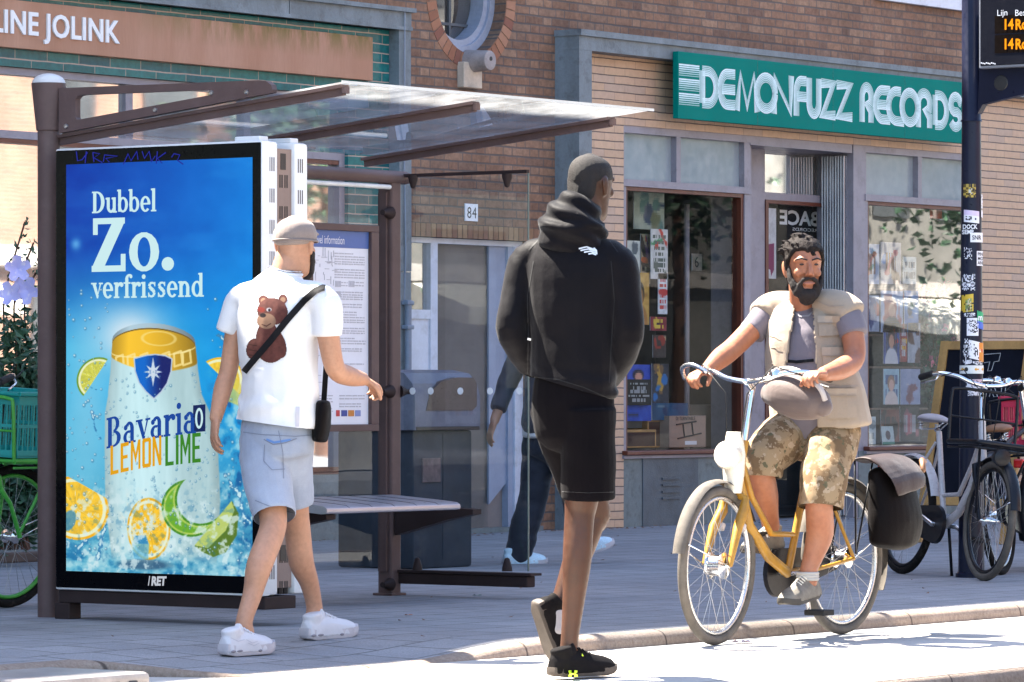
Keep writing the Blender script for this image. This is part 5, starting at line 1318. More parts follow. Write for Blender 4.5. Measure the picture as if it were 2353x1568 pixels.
def kpx(px, py):                                           # photo px -> board coordinates
    for b in [kH * 0.5]:
        for _ in range(8):
            Y_, Z_ = PX(px, py, cbx + 0.36 * b / kH); b = Z_
    return ((cby - Y_) / 0.66, b)
for st in ([[(2262, 815), (2300, 812), (2296, 830), (2285, 832), (2279, 852), (2270, 853), (2275, 832), (2262, 834)]], [[(2266, 912), (2273, 868), (2282, 868), (2279, 884), (2290, 864), (2299, 866), (2285, 888), (2293, 912), (2284, 912), (2278, 894), (2274, 912)]], [[(2298, 872), (2321, 869), (2320, 885), (2312, 886), (2309, 912), (2300, 912), (2303, 888), (2296, 889), (2298, 872)]]):
    chalk([[kpx(*p) for p in s] for s in st])
# ================================================================ people
from mathutils.bvhtree import BVHTree
def catmull(pts, vals, sub=4):
    """smooth path through the points; vals = per-point tuples interpolated along"""
    P, V = [], []; n = len(pts)
    for i in range(n - 1):
        p0, p1, p2, p3 = pts[max(i - 1, 0)], pts[i], pts[i + 1], pts[min(i + 2, n - 1)]
        v0, v1, v2, v3 = (np.array(vals[k], float) for k in (max(i - 1, 0), i, i + 1, min(i + 2, n - 1)))
        for k in range(sub):
            t = k / sub
            h = lambda a, b, c, d: 0.5 * ((2 * b) + (c - a) * t + (2 * a - 5 * b + 4 * c - d) * t * t + (3 * b - a - 3 * c + d) * t * t * t)
            P.append(h(p0, p1, p2, p3)); V.append(np.maximum(h(v0, v1, v2, v3), 0.002))
    P.append(pts[-1]); V.append(np.array(vals[-1], float))
    return P, V
def loft(mb, pts, radii, lat, n=22, sub=4, cap=0.8):
    """limb or trunk: elliptic sections (a across 'lat', b the other way) along a smooth path, rounded ends"""
    pts = [Vector(p) for p in pts]
    radii = [(r, r) if not hasattr(r, '__len__') else r for r in radii]
    P, V = catmull(pts, radii, sub); lat = Vector(lat); k = len(P)
    rings = []
    for i in range(k):
        T = (P[min(i + 1, k - 1)] - P[max(i - 1, 0)]).normalized()
        S_ = lat - T * lat.dot(T); S_ = S_.normalized() if S_.length > 1e-4 else T.orthogonal().normalized()
        rings.append((P[i], V[i][0], V[i][1], S_, T.cross(S_), T))
    out = []
    def capr(r, sgn):
        p, a, b, s, q, T = r; c = min(a, b) * cap; l = []
        for an in (70, 45, 20): l.append((p + T * sgn * c * math.sin(R(an)), a * math.cos(R(an)), b * math.cos(R(an)), s, q, T))
        return l
    rings = capr(rings[0], -1) + rings + capr(rings[-1], 1)[::-1]
    b0 = len(mb.v)
    for (p, a, b, s, q, T) in rings:
        for j in range(n): an = 2 * PI * j / n; mb.v.append(p + s * (a * math.cos(an)) + q * (b * math.sin(an)))
    m = len(rings)
    for i in range(m - 1):
        for j in range(n): mb.face((b0 + i * n + j, b0 + i * n + (j + 1) % n, b0 + (i + 1) * n + (j + 1) % n, b0 + (i + 1) * n + j))
    mb.face([b0 + j for j in range(n)][::-1]); mb.face([b0 + (m - 1) * n + j for j in range(n)])
    return mb
def ball(mb, c, rx, ry, rz, l, f, u, n=14, m=9):
    c = Vector(c); b0 = len(mb.v)
    for i in range(m + 1):
        ph = PI * i / m
        for j in range(n):
            an = 2 * PI * j / n; s = math.sin(ph) + 1e-4
            mb.v.append(c + l * (rx * s * math.cos(an)) + f * (ry * s * math.sin(an)) + u * (rz * math.cos(ph)))
    for i in range(m):
        for j in range(n): mb.face((b0 + i * n + j, b0 + i * n + (j + 1) % n, b0 + (i + 1) * n + (j + 1) % n, b0 + (i + 1) * n + j))
    mb.face([b0 + j for j in range(n)]); mb.face([b0 + m * n + j for j in range(n)][::-1])
    return mb
def skin(mb, name, mats, parent, voxel=0.006, smooth=4, fold=None, cut=None):
    """weld the overlapping shapes of mb into one smooth continuous surface"""
    tmp = mb.build('tmp', [], None)
    bm = bmesh.new(); bm.from_mesh(tmp.data); bmesh.ops.recalc_face_normals(bm, faces=bm.faces[:]); bm.to_mesh(tmp.data); bm.free()
    md = tmp.modifiers.new('r', 'REMESH'); md.mode = 'VOXEL'; md.voxel_size = voxel
    ms = tmp.modifiers.new('s', 'SMOOTH'); ms.factor = 0.5; ms.iterations = smooth
    dg = bpy.context.evaluated_depsgraph_get(); dg.update()
    me = bpy.data.meshes.new_from_object(tmp.evaluated_get(dg))
    old = tmp.data; bpy.data.objects.remove(tmp); bpy.data.meshes.remove(old)
    if cut:                                                # trim open ends (hems) flat: list of (point, outward normal)
        bm = bmesh.new(); bm.from_mesh(me)
        for (p, nrm, rad) in cut:
            p = Vector(p); nrm = Vector(nrm).normalized()
            fs = [f for f in bm.faces if (f.calc_center_median() - p).length < rad * 1.25]
            es = {e for f in fs for e in f.edges}; vs = {v for f in fs for v in f.verts}
            bmesh.ops.bisect_plane(bm, geom=list(vs) + list(es) + fs, plane_co=p, plane_no=nrm, clear_outer=True, dist=1e-6)
        bm.to_mesh(me); bm.free()
    if fold is not None:
        n = len(me.vertices); co = np.zeros(n * 3); no = np.zeros(n * 3)
        me.vertices.foreach_get('co', co); me.vertex_normals.foreach_get('vector', no)
        co, no = co.reshape(-1, 3), no.reshape(-1, 3)
        me.vertices.foreach_set('co', (co + no * fold(co)[:, None]).ravel())
    bvh = BVHTree.FromPolygons([v.co.copy() for v in me.vertices], [tuple(p.vertices) for p in me.polygons])
    off = Vector(root_of(parent).location)
    me.transform(Matrix.Translation(-off))
    if not isinstance(mats, (list, tuple)): mats = [mats]
    me.materials.clear()
    for m in mats: me.materials.append(m)
    me.polygons.foreach_set('use_smooth', [True] * len(me.polygons)); me.name = name; me.update()
    o = bpy.data.objects.new(name, me); COL.objects.link(o); o.parent = parent
    return o, bvh
def n3(co, sx, sy, sz, seed):                              # smooth 3-D value noise on arrays, 0 centred
    x, y, z = co[:, 0] * sx + seed * 7.3, co[:, 1] * sy + seed * 3.1, co[:, 2] * sz + seed * 5.7
    zi = np.floor(z); fz = z - zi; fz = fz * fz * (3 - 2 * fz)
    a = vnoise(x + zi * 17.3, y + zi * 9.7, seed); b = vnoise(x + (zi + 1) * 17.3, y + (zi + 1) * 9.7, seed)
    return a * (1 - fz) + b * fz - 0.5
def folds(amp=0.008, seed=1, k=(9, 9, 16), k2=(22, 22, 34)):
    def f(co):
        a = n3(co, *k, seed); b = n3(co, *k2, seed + 3)
        r = 1 - np.abs(a) * 4                                # ridged creases
        return amp * (0.6 * a * 2 + 0.35 * r * 0.5 + 0.5 * b) - amp * 0.1
    return f
def cam_hit(bvh, px, py, d=0.003):
    """photo point -> first place on a surface, lifted d towards the viewer"""
    o = Vector((0, 0, CAM_H)); dv = (J(px, py, 20.0) - o).normalized()
    h = bvh.ray_cast(o, dv)
    return None if h[0] is None else h[0] - dv * d
def decal(bvh, pts, w, name, mat, parent, d=0.004, thick=0.0):
    """strip of width w (photo px) lying on a surface along photo points"""
    L = []
    for (a, b) in zip(pts[:-1], pts[1:]):
        n = max(2, int(math.hypot(b[0] - a[0], b[1] - a[1]) / 4))
        L += [(a[0] + (b[0] - a[0]) * i / n, a[1] + (b[1] - a[1]) * i / n) for i in range(n)]
    L.append(pts[-1]); mb = MB(); rows = []
    for i, (x, y) in enumerate(L):
        x2, y2 = L[min(i + 1, len(L) - 1)]; x1, y1 = L[max(i - 1, 0)]; l = math.hypot(x2 - x1, y2 - y1) or 1
        nx, ny = -(y2 - y1) / l, (x2 - x1) / l
        row = [cam_hit(bvh, x + nx * w * s, y + ny * w * s, d) for s in (-0.5, -0.17, 0.17, 0.5)]
        if all(r is not None for r in row): rows.append(row)
    for r0, r1 in zip(rows[:-1], rows[1:]):
        if (r0[0] - r1[0]).length < 0.12:
            for k in range(3): mb.poly([r0[k], r0[k + 1], r1[k + 1], r1[k]])
    if not mb.v: return None
    return mb.build(name, mat, parent, smooth=True)
HEAD = [(-0.122, 0.020, 0.016, 0.074), (-0.110, 0.037, 0.034, 0.060), (-0.088, 0.053, 0.060, 0.034), (-0.055, 0.062, 0.083, 0.012), (-0.015, 0.069, 0.093, 0.004), (0.025, 0.0745, 0.0975, -0.001), (0.058, 0.073, 0.095, -0.005), (0.088, 0.061, 0.081, -0.008), (0.108, 0.039, 0.053, -0.009), (0.118, 0.014, 0.02, -0.009)]
def head(mb, c, f, s=1.0, zmin=-1, zmax=1, grow=0.0, face=True, ears=True, wide=1.0):
    c = Vector(c); f = Vector(f).normalized(); u = UP.copy(); l = f.cross(u).normalized()
    u = l.cross(f).normalized()
    rs_ = [h for h in HEAD if zmin <= h[0] <= zmax]
    loft(mb, [c + u * (z * s) + f * (y * s) for z, a, b, y in rs_], [((a + grow) * s * wide, (b + grow) * s) for z, a, b, y in rs_], l, 24, 3, 0.35)
    if face:
        q = lambda x, y, z: c + l * (x * s) + f * (y * s) + u * (z * s)
        loft(mb, [q(0, 0.090, 0.022), q(0, 0.104, -0.005), q(0, 0.112, -0.026)], [(0.008 * s, 0.010 * s), (0.011 * s, 0.013 * s), (0.014 * s, 0.011 * s)], l, 12, 3)
        for sg in (-1, 1):
            ball(mb, q(0.014 * sg, 0.099, -0.030), 0.008 * s, 0.009 * s, 0.007 * s, l, f, u)
            loft(mb, [q(0.010 * sg, 0.092, 0.030), q(0.032 * sg, 0.089, 0.036), q(0.055 * sg, 0.070, 0.028)], [0.008 * s, 0.010 * s, 0.007 * s], u, 10, 2)
            ball(mb, q(0.040 * sg, 0.066, -0.020), 0.020 * s, 0.018 * s, 0.020 * s, l, f, u)
        ball(mb, q(0, 0.088, -0.058), 0.026 * s, 0.012 * s, 0.007 * s, l, f, u); ball(mb, q(0, 0.087, -0.070), 0.022 * s, 0.012 * s, 0.008 * s, l, f, u)
        ball(mb, q(0, 0.076, -0.105), 0.022 * s, 0.018 * s, 0.018 * s, l, f, u)
    if ears:
        for sg in (-1, 1):
            q = lambda x, y, z: c + l * (x * sg * s) + f * (y * s) + u * (z * s)
            loft(mb, [q(0.074, -0.004, -0.034), q(0.080, -0.012, -0.012), q(0.082, -0.016, 0.014), q(0.077, -0.006, 0.028)], [(0.007 * s, 0.010 * s), (0.007 * s, 0.017 * s), (0.007 * s, 0.018 * s), (0.006 * s, 0.010 * s)], l, 10, 3)
    return l, u
def hand(mb, wrist, d, pn, thumb, curl=0.5, s=1.0, spread=1.0):
    """palm, four unequal bent fingers and a thumb; d = direction, pn = palm side, thumb = side of the thumb"""
    w = Vector(wrist); d = Vector(d).normalized(); pn = Vector(pn); pn = (pn - d * pn.dot(d)).normalized(); t = d.cross(pn)
    if t.dot(Vector(thumb)) < 0: t = -t
    loft(mb, [w, w + d * 0.035 * s, w + d * 0.085 * s], [(0.027 * s, 0.019 * s), (0.038 * s, 0.017 * s), (0.041 * s, 0.013 * s)], t, 16, 3, 0.5)
    for off, ln, rr in ((0.0305, 0.070, 0.0088), (0.0105, 0.079, 0.0092), (-0.0105, 0.073, 0.0088), (-0.0305, 0.056, 0.0078)):
        p = w + d * (0.083 - abs(off) * 0.15) * s + t * off * s * spread; a = curl * 0.5; P = [p - d * 0.012 * s, p]
        for k, fr_ in enumerate((0.45, 0.32, 0.25)):
            dr = d * math.cos(a) + pn * math.sin(a); p = p + dr * ln * fr_ * s; P.append(p); a += curl * (0.9 if k == 0 else 0.7)
        loft(mb, P, [rr * s * 1.05, rr * s * 1.08, rr * s, rr * s * 0.92, rr * s * 0.75], t, 10, 3)
    p = w + d * 0.022 * s + t * 0.026 * s; q1 = p + (d * 0.55 + t * 0.62 + pn * 0.35).normalized() * 0.036 * s
    q2 = q1 + (d * 0.85 + t * 0.25 + pn * (0.35 + curl * 0.3)).normalized() * 0.032 * s; q3 = q2 + (d * 0.9 + pn * (0.3 + curl * 0.5)).normalized() * 0.024 * s
    loft(mb, [p, q1, q2, q3], [0.014 * s, 0.0125 * s, 0.0108 * s, 0.0085 * s], t, 10, 3)
def shoe(parent, heel, fwd, up, L, mats, wide=1.0, collar=0.105, name='shoe', chunky=1.0, laces=True):
    """trainer: upper with ankle collar, thick sole; heel = rear point of the sole on the ground"""
    heel, fwd = Vector(heel), Vector(fwd).normalized(); up = Vector(up); up = (up - fwd * up.dot(fwd)).normalized(); sd = fwd.cross(up)
    q = lambda x, y, z: heel + fwd * (x * L) + sd * (y * wide) + up * z
    prof = [(0.0, 0.024, 0.072), (0.04, 0.034, 0.092), (0.16, 0.040, collar - 0.006), (0.30, 0.042, collar - 0.002), (0.42, 0.044, 0.100), (0.54, 0.047, 0.090), (0.68, 0.050, 0.080), (0.82, 0.048, 0.072), (0.93, 0.038, 0.060), (1.0, 0.016, 0.038)]
    mb = MB()
    rings = []
    for t_, w, h in prof: rings.append([q(t_, w * math.cos(a) * (1 if math.sin(a) < 0.5 else 0.86 + 0.14 * (1 - math.sin(a))), 0.012 + (h - 0.012) * (math.sin(a) ** 0.75)) for a in [PI * k / 12 for k in range(13)]])
    b0 = len(mb.v)
    for r in rings: mb.v.extend(r)
    k = 13
    for i in range(len(rings) - 1):
        for j in range(k): mb.face((b0 + i * k + j, b0 + i * k + (j + 1) % k, b0 + (i + 1) * k + (j + 1) % k, b0 + (i + 1) * k + j))
    mb.face(range(b0, b0 + k)); mb.face([b0 + (len(rings) - 1) * k + j for j in range(k)][::-1])
    loft(mb, [q(0.19, 0, 0.05), q(0.17, 0, collar - 0.02), q(0.155, 0, collar + 0.004)], [(0.032 * wide, 0.042), (0.034 * wide, 0.044), (0.035 * wide, 0.046)], sd, 20, 3, 0.25)
    loft(mb, [q(0.30, 0, 0.09), q(0.33, 0, collar + 0.0), q(0.31, 0, collar + 0.022)], [(0.026, 0.012), (0.024, 0.010), (0.018, 0.006)], sd, 12, 3)
    o, bvh = skin(mb, name, mats[0], parent, 0.0045, 3)
    mb = MB(); st = 0.026 * chunky
    outl = [(-0.022, 0.0), (-0.008, 0.026), (0.10, 0.035), (0.28, 0.036), (0.45, 0.039), (0.62, 0.0455), (0.80, 0.0465), (0.93, 0.037), (1.0, 0.019), (1.02, 0.0)]
    ol = outl + [(x, -y) for x, y in outl[-2:0:-1]]
    lev = [(0.93, 0.0, 0.02), (0.985, 0.006, 0.008), (1.0, st * 0.5, 0.0), (0.985, st, -0.004)]
    m = len(ol); b0 = len(mb.v)
    for (sc_, z, _) in lev:
        for x, y in ol:
            rise = 0.012 * max(0, (x - 0.75) / 0.25) ** 2 + 0.006 * max(0, (0.08 - x) / 0.1)
            mb.v.append(q(0.5 + (x - 0.5) * sc_, y * sc_ * 1.06, z + rise + (0.012 * max(0, 0.3 - x) * chunky if z >= st else 0)))
    for i in range(len(lev) - 1):
        for j in range(m): mb.face((b0 + i * m + j, b0 + i * m + (j + 1) % m, b0 + (i + 1) * m + (j + 1) % m, b0 + (i + 1) * m + j))
    mb.face([b0 + j for j in range(m)][::-1]); mb.face([b0 + (len(lev) - 1) * m + j for j in range(m)])
    so = mb.build('sole', mats[1], o, smooth=50)
    if laces:
        mb = MB()
        for i in range(5):
            x = 0.38 + i * 0.055; z = 0.108 - i * 0.0062
            mb.tube([q(x + 0.01, -0.024, z - 0.012), q(x, 0, z + 0.004), q(x + 0.01, 0.024, z - 0.012)], 0.0032, 6)
        mb.build('laces', mats[2] if len(mats) > 2 else mats[1], o, smooth=True)
    if chunky > 1.4:
        mb = MB()
        for x, w, z in ((0.06, 0.016, 0.020), (0.20, 0.020, 0.020), (0.33, 0.009, 0.021), (0.58, 0.012, 0.016)): ball(mb, q(x, 0.0385 * wide if x < 0.5 else 0.0475, z), w, 0.0035, 0.0055, fwd, sd, up, 12, 6)
        mb.build('air_window', mats[3], so, smooth=True)
    return o, bvh, q
def skin_mat(name, c, c2, rough=0.5):
    t = NT(name)
    n = t.noise(7, 5, 0.6); n2 = t.noise(55, 4, 0.6); n3_ = t.noise(260, 3, 0.6)
    col = t.mix(t.ramp(n, 0.35, 0.65), c, c2); col = t.mix(1.0, col, t.ramp(n2, 0.3, 0.7, 0.9, 1.1), 'MULTIPLY')
    t.bsdf(col, t.ramp(n2, 0.3, 0.7, rough - 0.08, rough + 0.1), 0, 0.4, bump=n3_, bstr=0.15, bdist=0.002, Subsurface_Weight=0.08, Subsurface_Scale=0.01)
    return t.m
def cloth_mat(name, col, rough=0.85, var=0.08, weave=900, sheen=0.15, bump=0.25, spec=0.2):
    t = NT(name)
    n = t.noise(3.5, 5, 0.6); n2 = t.noise(weave, 2, 0.5); n3_ = t.noise(28, 5, 0.65)
    c = t.mix(1.0, col, t.ramp(n, 0.3, 0.7, 1 - var, 1 + var), 'MULTIPLY'); c = t.mix(1.0, c, t.ramp(n2, 0.25, 0.75, 0.9, 1.1), 'MULTIPLY')
    t.bsdf(c, rough, 0, spec, bump=t.math('ADD', t.math('MULTIPLY', n2, 0.25), n3_), bstr=bump, bdist=0.006, Sheen_Weight=sheen)
    return t.m
M['sk_light'] = skin_mat('skin_tan', (0.40, 0.205, 0.125), (0.46, 0.24, 0.15))
M['sk_dark'] = skin_mat('skin_deep_brown', (0.050, 0.0175, 0.0075), (0.066, 0.024, 0.0105), 0.5)
M['sk_mid'] = skin_mat('skin_sunburnt', (0.30, 0.112, 0.058), (0.36, 0.15, 0.083))
M['tee_white'] = cloth_mat('white_cotton', (0.70, 0.69, 0.69), var=0.03)
M['denim'] = cloth_mat('pale_denim', (0.29, 0.325, 0.40), var=0.18, weave=500, bump=0.4)
M['black_fleece'] = cloth_mat('black_softshell', (0.0048, 0.004, 0.0055), 0.5, var=0.2, sheen=0.09, bump=0.4, spec=0.05)
M['black_short'] = cloth_mat('black_jersey', (0.0042, 0.0034, 0.0045), 0.8, var=0.15, sheen=0.03, spec=0.03)
M['shoe_white'] = pm('shoe_white', (0.58, 0.56, 0.58), 0.5, var=0.05, scale=12, bump=0.15)
M['shoe_sole'] = pm('shoe_sole_white', (0.50, 0.46, 0.48), 0.55, var=0.1, scale=20)
M['shoe_black'] = pm('shoe_black', (0.007, 0.006, 0.0065), 0.85, spec=0.1, var=0.25, scale=30, bump=0.3)
M['sole_brown'] = pm('sole_brown', (0.05, 0.038, 0.03), 0.7, var=0.2, scale=20)
M['shoe_grey'] = pm('shoe_grey', (0.22, 0.20, 0.22), 0.4)
M['neon'] = pm('neon_yellow', (0.62, 0.78, 0.03), 0.5, var=0.05)

# ================================================================ bicycles
M['tyre'] = pm('tyre_rubber', (0.009, 0.008, 0.0075), 0.85, var=0.25, scale=20, bump=0.4, spec=0.15, dirt=(0.07, 0.058, 0.048, 0.5))
M['tyre_worn'] = pm('tyre_worn', (0.10, 0.085, 0.07), 0.85, var=0.25, scale=20, bump=0.4)
M['rim_alu'] = pm('rim_alu', (0.55, 0.54, 0.53), 0.3, metal=0.9, var=0.1)
M['spoke'] = pm('spoke_steel', (0.32, 0.31, 0.31), 0.4, metal=0.8)
M['chrome'] = pm('chrome', (0.75, 0.75, 0.76), 0.14, metal=1.0, var=0.05, bump=0.02)
M['bike_black'] = pm('bike_black', (0.006, 0.0065, 0.010), 0.35, var=0.2, scale=10, bump=0.05, spec=0.25)
M['bike_white'] = pm('bike_white', (0.45, 0.42, 0.42), 0.3, var=0.06, bump=0.03)
M['bike_yellow'] = pm('bike_yellow', (0.36, 0.18, 0.018), 0.4, var=0.2, dirt=(0.2, 0.1, 0.02, 0.5), bump=0.04)
M['bike_green'] = pm('bike_green', (0.05, 0.33, 0.04), 0.35, var=0.15, bump=0.05)
M['rubber'] = pm('rubber_grip', (0.010, 0.009, 0.009), 0.75, var=0.2)
M['leather'] = pm('saddle_leather', (0.22, 0.10, 0.045), 0.5, var=0.2)
M['saddle_pale'] = pm('saddle_pale', (0.40, 0.35, 0.36), 0.5, var=0.08)
M['red_plastic'] = pm('red_plastic', (0.55, 0.01, 0.06), 0.4, var=0.06)
M['teal_plastic'] = pm('teal_plastic', (0.01, 0.30, 0.27), 0.4, var=0.08)
M['lamp_cream'] = pm('lamp_cream', (0.72, 0.66, 0.55), 0.3, var=0.05)
M['lens'] = pm('lens_red', (0.5, 0.02, 0.02), 0.15, var=0.05)
def torus(mb, c, ax, r0, r1x, r1z=None, n=56, m=10, a0=0, a1=360):
    """ring about axis ax; r1x across the axis direction, r1z radially; may be an arc"""
    c, ax = Vector(c), Vector(ax).normalized(); e1 = Vector((1, 0, 0)); e1 = (e1 - ax * e1.dot(ax)).normalized(); e2 = Vector((0, 0, 1)); e2 = (e2 - ax * e2.dot(ax)); e2 = (e2 - e1 * e2.dot(e1)).normalized()
    r1z = r1z or r1x; full = a1 - a0 >= 360; b = len(mb.v); k = n if full else n + 1
    for i in range(k):
        a = R(a0 + (a1 - a0) * i / n); rd = e1 * math.cos(a) + e2 * math.sin(a)
        for j in range(m): t_ = 2 * PI * j / m; mb.v.append(c + rd * (r0 + r1z * math.cos(t_)) + ax * (r1x * math.sin(t_)))
    for i in range(n):
        for j in range(m): mb.face((b + i * m + j, b + i * m + (j + 1) % m, b + ((i + 1) % k) * m + (j + 1) % m, b + ((i + 1) % k) * m + j))
    return mb
def wheel(parent, c, ax, r, mats, tw=0.021, nsp=32, hub_r=0.02, seed=0):
    c, ax = Vector(c), Vector(ax).normalized()
    mb = MB(); torus(mb, c, ax, r - tw, tw * 0.95, tw); w = mb.build('wheel', mats[0], parent, smooth=True, local=True)
    mb = MB(); torus(mb, c, ax, r - tw * 2 - 0.008, 0.012, 0.010); mb.build('rim', mats[1], w, smooth=True, local=True)
    mb = MB(); mb.lathe([(0.008, -0.06), (0.012, -0.045), (hub_r + 0.012, -0.034), (hub_r + 0.012, -0.031), (hub_r, -0.028), (hub_r, 0.028), (hub_r + 0.012, 0.031), (hub_r + 0.012, 0.034), (0.012, 0.045), (0.008, 0.06)], c, ax, 18); mb.build('hub', M['chrome'], w, smooth=40, local=True)
    mb = MB(); e1 = (Vector((1, 0, 0)) - ax * ax.x).normalized(); e2 = ax.cross(e1)
    for i in range(nsp):
        a = 2 * PI * (i + 0.3 * seed) / nsp; sg = 1 if i % 2 else -1; a2 = a + 0.9 * (1 if (i // 2) % 2 else -1) 
        mb.tube([c + (e1 * math.cos(a2) + e2 * math.sin(a2)) * (hub_r + 0.008) + ax * (0.031 * sg), c + (e1 * math.cos(a) + e2 * math.sin(a)) * (r - tw * 2 - 0.012)], 0.0013, 4, caps=False)
    mb.build('spokes', M['spoke'], w, local=True)
    return w
def saddle(parent, c, mat, s=1.0):
    c = Vector(c); mb = MB()
    P = [c + Vector((-0.13, 0, 0.0)) * s, c + Vector((-0.07, 0, 0.012)) * s, c + Vector((0.02, 0, 0.006)) * s, c + Vector((0.09, 0, 0.002)) * s, c + Vector((0.145, 0, -0.004)) * s]
    n = 18; rad = [(0.06, 0.022), (0.098, 0.034), (0.06, 0.030), (0.03, 0.022), (0.018, 0.014)]; b0 = len(mb.v)
    for p, (a, b) in zip(P, rad):
        for j in range(n): t_ = 2 * PI * j / n; mb.v.append(p + Vector((0, a * s * math.cos(t_), b * s * (math.sin(t_) if math.sin(t_) > 0 else 0.5 * math.sin(t_)))))
    for i in range(len(P) - 1):
        for j in range(n): mb.face((b0 + i * n + j, b0 + i * n + (j + 1) % n, b0 + (i + 1) * n + (j + 1) % n, b0 + (i + 1) * n + j))
    mb.face([b0 + j for j in range(n)]); mb.face([b0 + (len(P) - 1) * n + j for j in range(n)][::-1])
    o = mb.build('saddle', mat, parent, smooth=60, local=True)
    md = o.modifiers.new('s', 'SUBSURF'); md.levels = 2; md.render_levels = 2
    mb = MB()
    for sg in (-1, 1): mb.tube([c + Vector((-0.1, 0.045 * sg, -0.015)), c + Vector((-0.09, 0.04 * sg, -0.05)), c + Vector((0.02, 0.02 * sg, -0.045)), c + Vector((0.11, 0.012 * sg, -0.012))], 0.004, 6)
    for sg in (-1, 1): mb.tube([c + Vector((-0.09 + 0.014 * math.cos(t_), 0.05 * sg + 0.014 * math.sin(t_), -0.055 + 0.0016 * k)) for k, t_ in enumerate([i * 0.7 for i in range(28)])], 0.0028, 5)
    mb.build('saddle_spring', M['chrome'], o, smooth=True, local=True)
    return o
def fender(parent, c, ax, r, a0, a1, mat, w=0.03, name='mudguard'):
    mb = MB(); c, ax = Vector(c), Vector(ax).normalized(); e1 = (Vector((1, 0, 0)) - ax * ax.x).normalized(); e2 = Vector((0, 0, 1)); n = 30; b0 = len(mb.v)
    cs = [(-1.0, -0.012), (-0.7, -0.002), (0.0, 0.003), (0.7, -0.002), (1.0, -0.012), (0.7, -0.005), (0, 0.0), (-0.7, -0.005)]
    for i in range(n + 1):
        a = R(a0 + (a1 - a0) * i / n); rd = e1 * math.cos(a) + e2 * math.sin(a)
        for (x, z) in cs: mb.v.append(c + rd * (r + z) + ax * (w * x))
    k = len(cs)
    for i in range(n):
        for j in range(k): mb.face((b0 + i * k + j, b0 + i * k + (j + 1) % k, b0 + (i + 1) * k + (j + 1) % k, b0 + (i + 1) * k + j))
    o = mb.build(name, mat, parent, smooth=50, local=True); return o
def bike(name, label, loc, rotz, lean=0.0, L=1.05, r=0.335, frame='bike_black', steer=0.0, tyre='tyre', rimm='rim_alu', saddle_mat='rubber', kind='step', carrier=None, bar_z=1.05, guard='bike_black', rear_rack=True, chaincase=True, group=None, fork=None, spring_fork=False, headlight=True, sadz=0.90, tyre2=None, hub=0.02, bar_mat='chrome', guard_f=None):
    """x forward from the rear axle (0) to the front axle (L), y to the left, z up from the ground"""
    o = thing(name, label, 'bicycle', loc, rotz, group); o.rotation_euler = (lean, 0, rotz)
    fm = M[frame]; fk = M[fork or frame]
    Y = Vector((0, 1, 0)); A0 = Vector((0, 0, r)); A1 = Vector((L, 0, r)); BB = Vector((0.46, 0, 0.285))
    H1 = Vector((L - 0.225, 0, 0.86)); H0 = Vector((L - 0.165, 0, 0.66)); sax = (H1 - H0).normalized()
    ms = Matrix.Rotation(steer, 4, sax)
    T = lambda p: H0 + ms @ (Vector(p) - H0)
    Ya = ms.to_3x3() @ Y
    wheel(o, A0, Y, r, (M[tyre], M[rimm]), hub_r=0.03, seed=1)
    wheel(o, T(A1), Ya, r, (M[tyre2 or tyre], M[rimm]), hub_r=hub, seed=2)
    ST = Vector((0.27, 0, 0.80)); mb = MB()
    mb.tube([H0 - sax * 0.02, H1], 0.021, 14)
    mb.tube([BB, ST], 0.0165, 12)
    if kind == 'step':
        mb.tube([H0 + sax * 0.05, H0 + Vector((-0.10, 0, -0.16)), Vector((0.62, 0, 0.36)), BB], [0.021, 0.022, 0.023, 0.022], 14)
        mb.tube([H0 + sax * 0.13, H0 + Vector((-0.12, 0, -0.04)), Vector((0.60, 0, 0.46)), Vector((0.40, 0, 0.45))], [0.013, 0.013, 0.013, 0.012], 12)
    else:
        mb.tube([H0 + sax * 0.03, BB], 0.019, 14); mb.tube([H0 + sax * 0.16, ST + Vector((0.02, 0, -0.08))], 0.016, 12)
    for sg in (-1, 1):
        mb.tube([ST + Vector((0.0, 0.012 * sg, -0.06)), Vector((0.16, 0.045 * sg, 0.58)), A0 + Vector((0, 0.06 * sg, 0.0))], 0.008, 8)
        mb.tube([BB + Vector((-0.02, 0.02 * sg, 0)), Vector((0.28, 0.05 * sg, 0.30)), A0 + Vector((0, 0.06 * sg, 0))], 0.009, 8)
    mb.build('frame', fm, o, smooth=50, local=True)
    mb = MB(); cr = T(H0 - sax * 0.035)
    for sg in (-1, 1):
        w_ = 0.05
        mb.tube([T(H0 - sax * 0.03 + Y * 0.01 * sg), T(H0 - sax * 0.045 + Y * (w_ * sg)), T(H0 - sax * 0.10 + Y * (w_ * sg)), T(A1 + Vector((-0.072, w_ * 1.15 * sg, 0.16))), T(A1 + Vector((0, w_ * 1.2 * sg, 0)))], [0.016, 0.017, 0.024 if spring_fork else 0.014, 0.021 if spring_fork else 0.010, 0.012], 12)
    fko = mb.build('fork', fk, o, smooth=50, local=True)
    if spring_fork:
        for sg in (-1, 1):
            mb = MB(); a = T(H0 - sax * 0.17 + Y * 0.05 * sg); mb.lathe([(0.022, -0.012), (0.022, 0.012)], a, (T(H0) - T(A1)), 14); mb.build('fork_band', M['bike_white'], fko, smooth=40, local=True)
    # handlebar and stem
    S1 = H1 + sax * (bar_z - H1.z) * 0.9; mb = MB(); mb.tube([T(H1 - sax * 0.05), T(S1)], 0.0135, 12); mb.tube([T(S1 - sax * 0.01), T(S1 + Vector((0.05, 0, 0.02)))], [0.015, 0.017], 12); mb.build('stem', M['chrome'], o, smooth=50, local=True)
    c = S1 + Vector((0.05, 0, 0.02)); mb = MB(); hb = []
